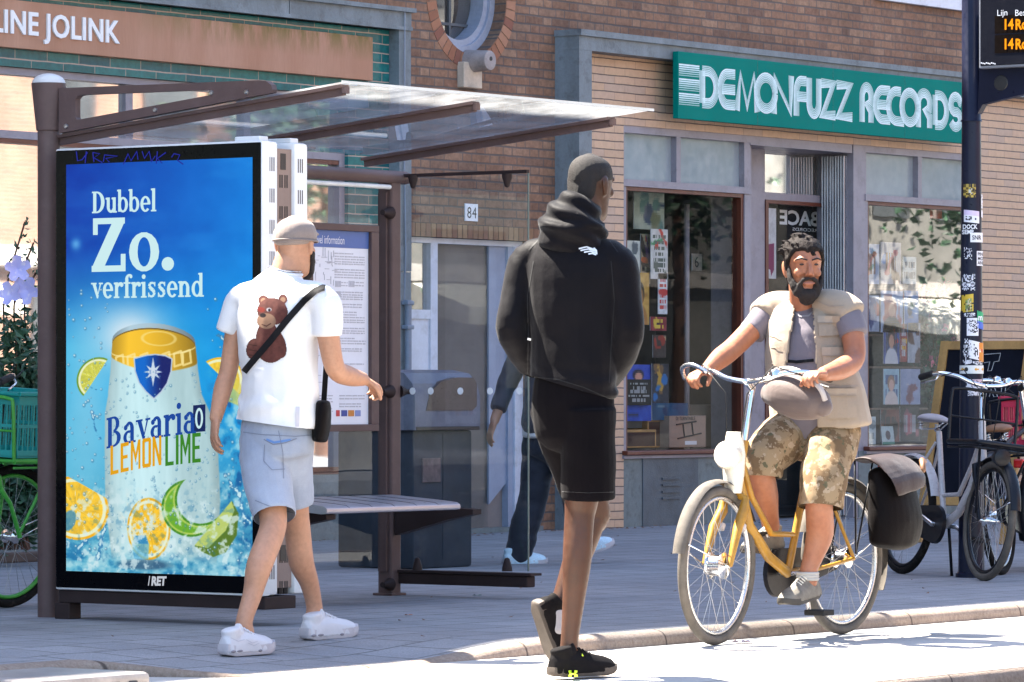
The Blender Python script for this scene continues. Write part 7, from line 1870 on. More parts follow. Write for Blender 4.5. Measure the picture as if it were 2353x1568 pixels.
# hood: cowl bunched round the neck, its folded bag hanging on the back
mb = MB()
loft(mb, [j2(1318, 560, -0.01), j2(1315, 532, -0.025), j2(1317, 510, -0.025), j2(1322, 488, -0.02), j2(1327, 469, -0.005)], [(0.125, 0.098), (0.132, 0.114), (0.121, 0.108), (0.101, 0.096), (0.080, 0.082)], LA2, 28, 4, 0.2)
loft(mb, [j2(1248, 508, 0.0), j2(1262, 518, -0.08), j2(1310, 521, -0.125), j2(1360, 522, -0.115), j2(1388, 514, -0.05)], [(0.014, 0.016), (0.019, 0.022), (0.022, 0.026), (0.019, 0.022), (0.014, 0.016)], UP, 16, 3)
loft(mb, [j2(1296, 458, 0.03), j2(1294, 463, -0.04), j2(1318, 472, -0.078), j2(1352, 488, -0.085)], [(0.014, 0.016), (0.018, 0.018), (0.018, 0.02), (0.014, 0.016)], UP, 14, 3)
hood, hood_b = skin(mb, 'hood', M['black_fleece'], jk, 0.0065, 4, hoodf)
M['logo_white'] = pm('logo_white', (0.78, 0.78, 0.8), 0.7, var=0.04)
for i, (x0, x1, y0, y1) in enumerate(((1330, 1366, 570, 573), (1334, 1370, 574, 577), (1342, 1370, 578, 581), (1352, 1370, 582, 585))):
    decal(jk_b, [(x0, y0 + 2), ((x0 + x1) / 2, y0 - 2.5 + i), (x1, y1 + 1)], 3.3, 'chest_mark', M['logo_white'], jk, 0.004)
decal(jk_b, [(1364, 570), (1370, 576), (1371, 585)], 4, 'chest_mark', M['logo_white'], jk, 0.0045)
decal(jk_b, [(1212, 779), (1220, 781)], 5, 'cuff_mark', M['logo_white'], jk, 0.004)
M['seam_black'] = cloth_mat('seam_black', (0.006, 0.006, 0.008), 0.6)
for sq in ([(1226, 600), (1212, 680), (1214, 780), (1212, 860)], [(1404, 600), (1412, 690), (1404, 800), (1400, 880)], [(1215, 575), (1240, 548), (1262, 538)], [(1420, 580), (1400, 552), (1384, 540)], [(1216, 866), (1280, 872), (1340, 890), (1404, 918)]): decal(jk_b, sq, 2.2, 'seam', M['seam_black'], jk, 0.002)
# shorts
mb = MB()
loft(mb, [j2(1316, 880), j2(1316, 930), j2(1318, 985)], [(0.155, 0.118), (0.158, 0.125), (0.15, 0.12)], LA2)
hR2 = j2(1351, 1144, -0.01); hL2 = j2(1346, 1136, 0.22)
loft(mb, [j2(1352, 940, -0.04), j2(1352, 1040, -0.03), hR2], [(0.10, 0.118), (0.10, 0.115), (0.099, 0.105)], LA2, cap=0.1)
loft(mb, [j2(1278, 930, 0.05), j2(1308, 1040, 0.14), hL2], [(0.10, 0.112), (0.093, 0.105), (0.085, 0.098)], LA2, cap=0.1)
sh2, sh2_b = skin(mb, 'black_shorts', M['black_short'], m2, 0.0065, 4, folds(0.009, 15, (5, 5, 9), (13, 13, 20)), cut=[(hR2, hR2 - j2(1352, 1040, -0.03), 0.14), (hL2, hL2 - j2(1308, 1040, 0.14), 0.13)])
decal(sh2_b, [(1291, 1130), (1350, 1133), (1410, 1131)], 1.6, 'seam', M['seam_black'], sh2, 0.002)
s3, b3_, q3 = shoe(m2, J(1266, 1557, 16.62), AX_R * 0.80 + AX_F * 0.60, UP, 0.30, (M['shoe_black'], M['sole_brown'], M['shoe_black']), 0.95, 0.10, 'black_trainer', 1.1)
sb = BVHTree.FromObject([c for c in s3.children if c.name.startswith('sole')][0], bpy.context.evaluated_depsgraph_get())
mb = MB()
def on_sole(px, py): return q3((px - 1266) / 147, 0.0515, 0.026 - (py - 1550) / 617 * 1.0)
for pts in ([(1306, 1541), (1313, 1540), (1314, 1546), (1319, 1547), (1320, 1540), (1327, 1541), (1326, 1546), (1322, 1548), (1327, 1551), (1328, 1555), (1320, 1556), (1319, 1550), (1314, 1550), (1313, 1556), (1306, 1555), (1307, 1551), (1311, 1548), (1307, 1545)],):
    P4 = []
    for x, y in pts: P4.append(J(x, y, 16.55))
    hit = [b3_.ray_cast(Vector((0, 0, 1)), (P - Vector((0, 0, 1))).normalized())[0] for P in P4]
    mb.poly([(h - AX_F * 0.012) if h is not None else P for h, P in zip(hit, P4)])
mb.build('shoe_mark', M['neon'], s3)
mb = MB(); mb.tube([q3(0.42, -0.02, 0.088), q3(0.44, 0.012, 0.09), q3(0.42, 0.03, 0.075)], 0.004, 6); mb.build('lace_tag', M['neon'], s3)
fl = (AX_R * 0.30 + AX_F * 0.34 - UP * 0.89).normalized()
shoe(m2, anL - fl * 0.075 + UP * 0.0 - (AX_R * 0.75 + AX_F * 0.5) * 0.075, fl, AX_R * 0.8 + AX_F * 0.45 + UP * 0.3, 0.28, (M['shoe_black'], M['sole_brown'], M['shoe_black']), 0.95, 0.10, 'black_trainer', 1.1)
mb = MB(); loft(mb, [anL + UP * 0.035, anL, anL - UP * 0.03], [0.042, 0.043, 0.044], LA2); skin(mb, 'ankle_sock', cloth_mat('grey_sock', (0.35, 0.33, 0.34)), m2, 0.005, 2)
# ---------------------------------------------------------------- bearded cyclist
Z3 = 19.35
j3 = lambda x, y, d=0.0: J(x, y, Z3 + d)
FW3 = Vector((math.cos(RB), math.sin(RB), 0)); LA3 = Vector((FW3.y, -FW3.x, 0))        # LA3: his right hand side
m3 = thing('person', 'bearded cyclist in a beige pocket vest, grey T-shirt and camouflage shorts riding the yellow bicycle', 'person', inb(0.3, 0, 0.9))
mb = MB()
hc3 = j3(1846, 617, 0.10); hf3 = (AX_R * 0.20 - AX_F * 0.98); hf3n = hf3.normalized(); hl3 = hf3n.cross(UP)
head(mb, hc3, hf3, 1.03)
loft(mb, [j3(1848, 735, 0.22), j3(1848, 700, 0.18), j3(1846, 650, 0.13)], [(0.085, 0.075), (0.066, 0.066), (0.064, 0.066)], LA3)
loft(mb, [j3(1866, 985, 0.24), j3(1862, 900, 0.22), j3(1852, 800, 0.2), j3(1850, 720, 0.21), j3(1848, 695, 0.2)], [(0.16, 0.13), (0.15, 0.13), (0.16, 0.11), (0.15, 0.085), (0.08, 0.07)], LA3)
eR = j3(1685, 800, 0.15); wR = j3(1626, 850, 0.0)
loft(mb, [j3(1772, 712, 0.31), j3(1737, 748, 0.26), eR, j3(1655, 824, 0.07), wR], [0.054, 0.05, 0.046, 0.045, 0.031], AX_F)
gR = TB(Vector((LB - 0.28, -0.29, 1.12))); 
hand(mb, wR, j3(1596, 862, -0.06) - wR, -UP + FW3 * 0.3, LA3 * -1, 1.15, 1.0)
eL = j3(1963, 822, -0.02); wL = j3(1892, 860, -0.28)
loft(mb, [j3(1934, 710, 0.08), j3(1956, 757, 0.03), eL, j3(1932, 848, -0.14), wL], [0.055, 0.051, 0.047, 0.046, 0.031], AX_F)
hand(mb, wL, j3(1848, 858, -0.40) - wL, -UP + FW3 * 0.3, LA3, 1.15, 1.0)
anL3 = j3(1856, 1318, -0.03)
loft(mb, [j3(1915, 985, 0.18), j3(1898, 1060, 0.04), j3(1884, 1128, -0.07), j3(1882, 1165, -0.08), j3(1884, 1225, -0.02), j3(1868, 1280, -0.02), anL3, anL3 - UP * 0.04], [0.10, 0.088, 0.066, 0.060, 0.060, 0.044, 0.037, 0.042], LA3)
anR3 = j3(1772, 1212, 0.16)
loft(mb, [j3(1836, 985, 0.3), j3(1790, 1020, 0.12), j3(1748, 1062, 0.0), j3(1750, 1095, 0.0), j3(1758, 1140, 0.07), j3(1766, 1180, 0.13), anR3], [0.10, 0.088, 0.068, 0.060, 0.058, 0.044, 0.038], LA3)
skin(mb, 'body', M['sk_mid'], m3, 0.005, 2)
# eyes, brows
mb = MB()
for sg in (-1, 1): ball(mb, hc3 + hl3 * (0.032 * sg) + hf3n * 0.091 + UP * 0.014, 0.011, 0.006, 0.0042, hl3, hf3n, UP, 12, 8)
mb.build('eye', pm('eye_dark', (0.03, 0.02, 0.018), 0.2), m3, smooth=True)
mb = MB()
for sg in (-1, 1): loft(mb, [hc3 + hl3 * (x * sg) + hf3n * y + UP * z for x, y, z in ((0.012, 0.103, 0.033), (0.035, 0.099, 0.040), (0.058, 0.080, 0.034))], [(0.003, 0.003), (0.004, 0.0035), (0.0025, 0.0025)], UP, 8, 2)
mb.build('eyebrow', M['beard'], m3, smooth=True)
mb = MB(); loft(mb, [hc3 + hl3 * x + hf3n * (0.102 - abs(x) * 0.28) + UP * (-0.066) for x in (-0.024, 0, 0.024)], [(0.004, 0.003), (0.006, 0.004), (0.004, 0.003)], UP, 8, 2); mb.build('lips', pm('lips', (0.26, 0.10, 0.07), 0.5), m3, smooth=True)
def rough(amp, seed, k): return folds(amp, seed, (k, k, k), (k * 2.2,) * 3)
mb = MB()
for x, y, z, rx, ry, rz_ in ((0, 0.072, -0.118, 0.048, 0.034, 0.030), (0, 0.060, -0.135, 0.036, 0.03, 0.028), (0.038, 0.055, -0.095, 0.026, 0.034, 0.034), (-0.038, 0.055, -0.095, 0.026, 0.034, 0.034)):
    ball(mb, hc3 + hl3 * x + hf3n * y + UP * z, rx, ry, rz_, hl3, hf3n, UP)
for sg in (-1, 1):
    loft(mb, [hc3 + hl3 * (0.074 * sg) + hf3n * 0.02 + UP * 0.01, hc3 + hl3 * (0.069 * sg) + hf3n * 0.035 + UP * -0.045, hc3 + hl3 * (0.055 * sg) + hf3n * 0.055 + UP * -0.085], [(0.007, 0.018), (0.010, 0.024), (0.014, 0.026)], hl3, 12, 3)
    loft(mb, [hc3 + hf3n * 0.106 + UP * -0.047 + hl3 * (0.002 * sg), hc3 + hl3 * (0.026 * sg) + hf3n * 0.098 + UP * -0.052, hc3 + hl3 * (0.042 * sg) + hf3n * 0.078 + UP * -0.078], [(0.008, 0.008), (0.009, 0.009), (0.010, 0.010)], UP, 10, 3)
skin(mb, 'beard', M['beard'], m3, 0.0045, 2, rough(0.004, 3, 55))
mb = MB(); head(mb, hc3 + UP * 0.016 - hf3n * 0.010, hf3, 1.03, 0.058, 1, 0.014, False, False)
loft(mb, [hc3 - hf3n * 0.05 + UP * -0.055, hc3 - hf3n * 0.052 + UP * 0.0, hc3 - hf3n * 0.04 + UP * 0.06], [(0.060, 0.045), (0.075, 0.056), (0.078, 0.06)], hl3, 18, 3)
for sg in (-1, 1): loft(mb, [hc3 + hl3 * (0.074 * sg) + hf3n * 0.006 + UP * -0.005, hc3 + hl3 * (0.077 * sg) + hf3n * 0.012 + UP * 0.04, hc3 + hl3 * (0.062 * sg) + hf3n * 0.03 + UP * 0.085], [(0.010, 0.022), (0.013, 0.032), (0.016, 0.04)], hl3, 12, 3)
for k in range(110):
    an, el = rs.uniform(0, 6.283), rs.uniform(0.25, 1.5); p = hc3 + UP * 0.025 + hl3 * (0.082 * math.cos(an) * math.cos(el)) + hf3n * (0.100 * math.sin(an) * math.cos(el) - 0.008) + UP * (0.112 * math.sin(el)); o2 = (p - hc3).normalized(); sw = hf3n * rs.uniform(-0.6, 0.5) + hl3 * rs.uniform(-0.3, 0.9)
    loft(mb, [p - o2 * 0.006, p + o2 * 0.010 + sw * 0.010, p + o2 * 0.013 + sw * 0.032 + UP * 0.004], [0.010, 0.0085, 0.0035], hl3, 7, 2)
skin(mb, 'hair', pm('dark_hair', (0.014, 0.010, 0.009), 0.7, var=0.5, scale=50, bump=0.9, bscale=160, spec=0.12), m3, 0.0045, 2, rough(0.008, 9, 34))
# T-shirt
M['tee_grey'] = cloth_mat('grey_cotton', (0.155, 0.135, 0.155), var=0.08)
mb = MB()
loft(mb, [j3(1868, 985, 0.22), j3(1858, 900, 0.2), j3(1852, 800, 0.19), j3(1850, 725, 0.21), j3(1848, 692, 0.2)], [(0.185, 0.15), (0.178, 0.152), (0.178, 0.125), (0.16, 0.095), (0.085, 0.075)], LA3)
cR, cL = j3(1727, 766, 0.24), j3(1962, 770, 0.02)
loft(mb, [j3(1805, 700, 0.28), j3(1772, 712, 0.31), j3(1750, 736, 0.28), cR], [0.055, 0.062, 0.063, 0.060], AX_F, cap=0.1); loft(mb, [j3(1895, 698, 0.12), j3(1936, 710, 0.08), j3(1952, 736, 0.05), cL], [0.055, 0.062, 0.063, 0.061], AX_F, cap=0.1)
ts3, ts3b = skin(mb, 't_shirt', M['tee_grey'], m3, 0.0065, 4, folds(0.007, 31), cut=None)
# open pocket vest: two front panels and a back, cut out of one shell
M['vest'] = cloth_mat('beige_vest', (0.31, 0.245, 0.185), 0.8, var=0.1, weave=420, bump=0.35)
mb = MB()
loft(mb, [j3(1888, 985, 0.20), j3(1880, 925, 0.2), j3(1866, 860, 0.2), j3(1856, 780, 0.19), j3(1851, 722, 0.205), j3(1848, 690, 0.2)], [(0.236, 0.165), (0.225, 0.168), (0.205, 0.165), (0.20, 0.14), (0.172, 0.106), (0.080, 0.074)], LA3, cap=0.1)
loft(mb, [j3(1834, 688, 0.23), j3(1803, 700, 0.28), j3(1774, 711, 0.31), j3(1755, 728, 0.29)], [(0.05, 0.03), (0.060, 0.058), (0.068, 0.067), (0.070, 0.070)], AX_F, cap=0.1); loft(mb, [j3(1864, 688, 0.17), j3(1898, 698, 0.12), j3(1936, 709, 0.08), j3(1954, 726, 0.06)], [(0.05, 0.03), (0.060, 0.058), (0.068, 0.067), (0.070, 0.070)], AX_F, cap=0.1)
vst, vstb = skin(mb, 'vest', M['vest'], m3, 0.007, 4, folds(0.009, 33, (6, 6, 8), (14, 14, 22)))
bm = bmesh.new(); bm.from_mesh(vst.data); off = Vector(m3.location); kill = []
for f in bm.faces:
    c = f.calc_center_median() + off; v = c - Vector((0, 0, CAM_H)); zc = c.x * CS + c.y * SN; px = CX + F_PX * (c.x * SN - c.y * CS) / zc; py = HY - F_PX * v.z / zc
    k = max(0.0, min(1.0, (py - 668) / 240)); l_e, r_e = 1832 - 34 * k, 1866 + 14 * k
    if (c - j3(1850, 800, 0.2)).dot(FW3) > -0.03 and l_e < px < r_e and py > 655: kill.append(f)
    elif py > 985 + (px - 1800) * -0.02: kill.append(f)
bmesh.ops.delete(bm, geom=kill, context='FACES'); bm.to_mesh(vst.data); bm.free()
so_ = vst.modifiers.new('thick', 'SOLIDIFY'); so_.thickness = 0.006; so_.offset = 1
M['vest_seam'] = cloth_mat('vest_seam', (0.27, 0.22, 0.18)); M['vest_lit'] = cloth_mat('vest_lit_flap', (0.345, 0.275, 0.21))  # pocket flaps take a lightened copy of the vest colour, as if lit
def pocket(x0, y0, x1, y1, flap=0.3):
    decal(vstb, [((x0 + x1) / 2, y0), ((x0 + x1) / 2 + 2, y1)], abs(x1 - x0), 'pocket', M['vest'], vst, 0.016)
    decal(vstb, [((x0 + x1) / 2, y0 - 2), ((x0 + x1) / 2, y0 + (y1 - y0) * flap)], abs(x1 - x0) + 3, 'pocket_flap', M['vest_lit'], vst, 0.021)
    decal(vstb, [(x0, y0 + (y1 - y0) * flap), (x1, y0 + (y1 - y0) * flap)], 2.2, 'seam', M['vest_seam'], vst, 0.022)
pocket(1880, 728, 1928, 772); pocket(1890, 800, 1948, 868, 0.25); pocket(1900, 895, 1968, 962, 0.2); pocket(1760, 760, 1790, 800); pocket(1756, 820, 1786, 880, 0.25)
decal(vstb, [(1874, 690), (1905, 704), (1940, 702)], 3, 'seam', M['vest_seam'], vst, 0.01); decal(vstb, [(1880, 885), (1930, 890), (1985, 885)], 5, 'seam', M['vest_seam'], vst, 0.01)
decal(ts3b, [(1822, 714), (1838, 727), (1858, 726), (1870, 714)], 3.5, 'neck_band', cloth_mat('neck_band', (0.25, 0.23, 0.25)), ts3, 0.004)
decal(ts3b, [(1790, 828), (1830, 832), (1870, 828)], 7, 'waist_strap', M['strap'], m3, 0.006)
# camouflage shorts
t = NT('camouflage')
n1, n2, n3_ = t.noise(14, 4, 0.6), t.noise(19, 4, 0.6, t.scaled((1, 1.1, 1))), t.noise(24, 3)
c = t.mix(t.ramp(n1, 0.50, 0.53), (0.27, 0.19, 0.11), (0.15, 0.095, 0.05)); c = t.mix(t.ramp(n2, 0.56, 0.59), c, (0.34, 0.255, 0.17)); c = t.mix(t.ramp(n3_, 0.62, 0.65), c, (0.10, 0.09, 0.05))
t.bsdf(c, 0.85, 0, 0.2, bump=t.noise(30, 4), bstr=0.3, bdist=0.006); M['camo'] = t.m
mb = MB(); loft(mb, [j3(1868, 955, 0.23), j3(1870, 1000, 0.26)], [(0.19, 0.155), (0.185, 0.15)], LA3)
cu1, cu2 = j3(1886, 1168, -0.07), j3(1752, 1098, 0.0)
loft(mb, [j3(1918, 985, 0.18), j3(1902, 1060, 0.04), j3(1890, 1118, -0.05), cu1], [0.118, 0.112, 0.102, 0.098], LA3, cap=0.1)
loft(mb, [j3(1834, 985, 0.3), j3(1790, 1018, 0.12), j3(1754, 1056, 0.01), cu2], [0.115, 0.11, 0.096, 0.088], LA3, cap=0.1)
skin(mb, 'camouflage_shorts', M['camo'], m3, 0.0065, 4, folds(0.010, 41, (7, 7, 11), (16, 16, 24)), cut=[(cu1, cu1 - j3(1890, 1118, -0.05), 0.16), (cu2, cu2 - j3(1754, 1056, 0.01), 0.13)])
M['shoe_olive'] = pm('shoe_olive', (0.17, 0.15, 0.12), 0.7, var=0.3, scale=25); M['sole_dark'] = pm('sole_dark', (0.05, 0.045, 0.04), 0.7)
fs = (FW3 + UP * -0.12).normalized()
shoe(m3, anL3 - FW3 * 0.075 - UP * 0.105, fs, UP, 0.285, (M['shoe_olive'], M['sole_dark'], M['lamp_cream']), 1.0, 0.105, 'trainer', 1.1)
shoe(m3, anR3 - FW3 * 0.07 - UP * 0.10, (FW3 + UP * -0.05).normalized(), UP, 0.285, (M['shoe_olive'], M['sole_dark'], M['lamp_cream']), 1.0, 0.105, 'trainer', 1.1)
mb = MB()
for k in range(3): mb.tube([anL3 + UP * (0.0 - 0.012 * k) + LA3 * (0.043 * math.cos(a)) + FW3 * (0.043 * math.sin(a)) for a in [2 * PI * i / 20 for i in range(21)]], 0.0075, 8, caps=False)
mb.build('sock_cuff', cloth_mat('sock_pale', (0.45, 0.42, 0.38)), m3, smooth=True)
# grey rounded bag hanging behind the handlebar
hb = thing('handlebar_bag', 'rounded grey brown bag hanging behind the yellow bicycle handlebar against the rider', 'bag', j3(1832, 930, -0.2))
mb = MB(); loft(mb, [j3(1772, 905, -0.08), j3(1800, 905, -0.14), j3(1840, 915, -0.2), j3(1880, 930, -0.26), j3(1893, 938, -0.28)], [(0.05, 0.05), (0.085, 0.08), (0.098, 0.085), (0.07, 0.07), (0.04, 0.045)], UP, 22, 4)
skin(mb, 'bag_body', cloth_mat('bag_grey', (0.115, 0.085, 0.078), 0.55, var=0.1), hb, 0.006, 4, folds(0.006, 51, (6, 6, 6), (14, 14, 14)))
mb = MB(); P, _v = catmull([j3(1762, 880, -0.12), j3(1776, 856, -0.17), j3(1812, 848, -0.24), j3(1850, 862, -0.31), j3(1884, 892, -0.36), j3(1896, 920, -0.35)], [(1,)] * 6, 5); mb.tube(P, 0.012, 10); mb.build('rim_highlight', cloth_mat('bag_highlight', (0.42, 0.37, 0.35)), hb, smooth=True)  # pale tube paints the bright rim highlight along the top of the bag
# black pannier on the rear rack
pn_ = thing('pannier_bag', 'black pannier bag with brown flap hanging from the rear rack of the yellow bicycle', 'bag', inb(-0.12, 0.2, 0.5))
mb = MB(); q = lambda x, y, z: inb(x, y, z)
loft(mb, [q(-0.14, 0.155, 0.72), q(-0.145, 0.17, 0.62), q(-0.15, 0.185, 0.50), q(-0.15, 0.18, 0.41)], [(0.155, 0.055), (0.17, 0.075), (0.19, 0.085), (0.18, 0.075)], FW3, 26, 4, 0.5)
skin(mb, 'bag_body', M['bag_dark'], pn_, 0.007, 4, folds(0.010, 61, (6, 6, 8), (13, 13, 16)))
mb = MB(); loft(mb, [q(-0.14, 0.05, 0.77), q(-0.14, 0.15, 0.775), q(-0.15, 0.245, 0.70), q(-0.16, 0.262, 0.63)], [(0.16, 0.016), (0.17, 0.018), (0.165, 0.014), (0.13, 0.010)], FW3, 26, 4, 0.4)
skin(mb, 'flap', cloth_mat('flap_brown', (0.030, 0.017, 0.016), 0.5, sheen=0.1), pn_, 0.006, 3, folds(0.008, 63, (9, 9, 9), (18, 18, 18)))
mb = MB(); mb.tube([q(-0.30, 0.24, 0.72), q(-0.36, 0.2, 0.765), q(-0.42, 0.18, 0.76)], [0.012, 0.014, 0.01], 8); mb.build('strap_end', M['leather'], pn_, smooth=True)

# ---------------------------------------------------------------- passer-by behind the shelter glass
Z4 = 26.4
j4 = lambda x, y, d=0.0: J(x, y, Z4 + d)
FW4 = (AX_R * 0.9 + AX_F * 0.42).normalized(); LA4 = AX_R * 0.42 - AX_F * 0.9
m4 = thing('person', 'passer-by in grey jacket, dark trousers and pale running shoes, half hidden behind the tall man', 'person', j4(1262, 1298))
mb = MB()
head(mb, j4(1290, 655), FW4, 0.98); loft(mb, [j4(1270, 735), j4(1284, 690)], [0.06, 0.056], LA4)
loft(mb, [j4(1262, 990), j4(1262, 880), j4(1266, 760), j4(1272, 725)], [(0.14, 0.1), (0.14, 0.1), (0.15, 0.09), (0.07, 0.06)], LA4)
for (s_, e_, w_, hd_) in (((1225, 745, 0.1), (1172, 868, 0.12), (1136, 968, 0.05), (1116, 1028, 0.02)), ((1300, 745, -0.1), (1330, 860, -0.12), (1368, 930, -0.05), (1384, 960, -0.03))):
    S0, E0, W0, H0_ = j4(*s_), j4(*e_), j4(*w_), j4(*hd_); loft(mb, [S0, E0, W0], [0.05, 0.042, 0.028], AX_F); hand(mb, W0, H0_ - W0, FW4, AX_F, 0.5, 1.0)
for (h_, k_, a_n) in (((1246, 1000, 0.06), (1228, 1140, 0.05), (1192, 1268, 0.05)), ((1276, 1000, -0.06), (1318, 1120, -0.04), (1338, 1240, 0.0))):
    loft(mb, [j4(*h_), j4(*k_), j4(*a_n)], [0.09, 0.06, 0.038], LA4)
skin(mb, 'body', M['sk_light'], m4, 0.007, 3)
mb = MB(); head(mb, j4(1290, 655), FW4, 0.98, 0.01, 1, 0.012, False, False); skin(mb, 'hair', M['beard'], m4, 0.007, 2, rough(0.004, 3, 30))
mb = MB(); loft(mb, [j4(1258, 975), j4(1258, 900), j4(1264, 770), j4(1270, 735)], [(0.185, 0.15), (0.17, 0.13), (0.175, 0.115), (0.09, 0.07)], LA4)
loft(mb, [j4(1225, 748, 0.1), j4(1172, 868, 0.12), j4(1146, 940, 0.06)], [0.07, 0.062, 0.052], AX_F, cap=0.2); loft(mb, [j4(1300, 748, -0.1), j4(1330, 860, -0.12), j4(1362, 920, -0.05)], [0.07, 0.062, 0.052], AX_F, cap=0.2)
skin(mb, 'grey_jacket', cloth_mat('grey_jacket', (0.055, 0.052, 0.06), 0.7, var=0.2), m4, 0.008, 4, folds(0.012, 71))
mb = MB(); loft(mb, [j4(1252, 1002), j4(1252, 975)], [(0.17, 0.125), (0.168, 0.125)], LA4, cap=0.2); skin(mb, 'shirt_tail', M['tee_white'], m4, 0.008, 3)
mb = MB(); loft(mb, [j4(1256, 985), j4(1258, 1030)], [(0.15, 0.12), (0.15, 0.12)], LA4)
loft(mb, [j4(1244, 1010, 0.06), j4(1226, 1140, 0.05), j4(1206, 1215, 0.05), j4(1190, 1278, 0.05)], [0.115, 0.085, 0.088, 0.076], LA4); loft(mb, [j4(1278, 1010, -0.06), j4(1318, 1120, -0.04), j4(1330, 1190, -0.02), j4(1342, 1248, 0.0)], [0.115, 0.085, 0.085, 0.072], LA4)
skin(mb, 'dark_trousers', cloth_mat('navy_trousers', (0.016, 0.019, 0.03), 0.7, var=0.2), m4, 0.008, 4, folds(0.012, 73))
M['shoe_mint'] = pm('shoe_mint', (0.52, 0.66, 0.74), 0.5, var=0.25, scale=14)
shoe(m4, j4(1158, 1302), AX_R * 0.9 + AX_F * 0.42, UP, 0.28, (M['shoe_mint'], M['shoe_sole'], M['neon']), 1.0, 0.10, 'running_shoe', 1.3)
shoe(m4, j4(1318, 1284), (AX_R * 0.85 + AX_F * 0.42 + UP * 0.25), UP, 0.28, (M['shoe_mint'], M['shoe_sole'], M['neon']), 1.0, 0.10, 'running_shoe', 1.3)
# ================================================================ what stands in the shop windows
M['poster'] = attr_mat('poster_print', 0.5, spec=0.3)
def card(name, label, cat, px, Y, pal, seed, lines=0, blobs=6, group=None, tilt=0.0, thick=0.004, nx=26, art=None):
    """a printed sheet, sleeve or book standing upright: backing board and a painted face"""
    x0, x1, z0, z1 = fr(px[0], px[1], px[2], px[3], Y)
    o = thing(name, label, cat, ((x0 + x1) / 2, Y, z0), 0, group)
    mb = MB(); q = lambda a, b, d: Vector((x0 + (x1 - x0) * a, Y + d + tilt * b, z0 + (z1 - z0) * b))
    mb.add([q(a, b, d) for d in (0, thick) for a, b in ((0, 0), (1, 0), (1, 1), (0, 1))], [(0, 1, 2, 3), (4, 5, 6, 7), (0, 1, 5, 4), (1, 2, 6, 5), (2, 3, 7, 6), (3, 0, 4, 7)])
    mb.build('backing', M['paper'], o)
    ny = max(8, int(nx * (z1 - z0) / max(0.05, (x1 - x0)))); p = Paint(0, 1, 0, (z1 - z0) / max(0.05, x1 - x0), nx, ny); H_ = p.Y.max()
    r = np.random.RandomState(seed); pal = [np.array(c, float) for c in pal]; p.C[:] = pal[0]
    p.C += ((fbm(p.X * 5 + seed, p.Y * 5, seed % 50) - 0.5) * 50)[..., None]
    for i in range(blobs):
        c = pal[1 + r.randint(max(1, len(pal) - 1))]
        if r.rand() < 0.6: p.over(p.sm(p.ell(r.uniform(0.15, 0.85), r.uniform(0.1, 0.95) * H_, r.uniform(0.06, 0.24), r.uniform(0.08, 0.3) * H_, r.uniform(0, 3)) + (fbm(p.X * 9, p.Y * 9, i + seed % 40) - 0.5) * 0.12, 0.05), c)
        else: x, y = r.uniform(0, 0.8), r.uniform(0, 0.8) * H_; p.over(p.sm(np.maximum(np.abs(p.X - x - 0.12) - r.uniform(0.05, 0.2), np.abs(p.Y - y) - r.uniform(0.02, 0.1) * H_), 0.04), c)
    for i in range(lines):
        y = (0.1 + 0.8 * (i + 0.5) / lines) * H_; ink = np.array((r.rand(nx) < 0.72))[None, :] * (np.abs(p.Y - y) < H_ * 0.26 / lines) * (np.abs(p.X - 0.5) < r.uniform(0.25, 0.42)); p.over(ink.astype(float), pal[-1])
    if art: art(p, H_)
    p.mesh('printed_face', lambda a, b: q(a, 1 - b, -0.002), M['poster'], o); return o
WB = WY + 0.10
def phone(c):
    def f(p, H): p.over(p.sm(p.line([(0.3, 0.75 * H), (0.45, 0.45 * H), (0.7, 0.25 * H)], 0.1), 0.03), c); p.over(p.sm(p.ell(0.3, 0.75 * H, 0.13, 0.07), 0.03), c); p.over(p.sm(p.ell(0.72, 0.25 * H, 0.13, 0.08), 0.03), c)
    return f
def portrait(skinc, hair, coat):
    def f(p, H): p.over(p.sm(p.ell(0.5, 1.0 * H, 0.42, 0.38 * H), 0.04), coat); p.over(p.sm(p.ell(0.48, 0.40 * H, 0.24, 0.22 * H), 0.04), hair); p.over(p.sm(p.ell(0.5, 0.47 * H, 0.16, 0.17 * H), 0.04), skinc)
    return f
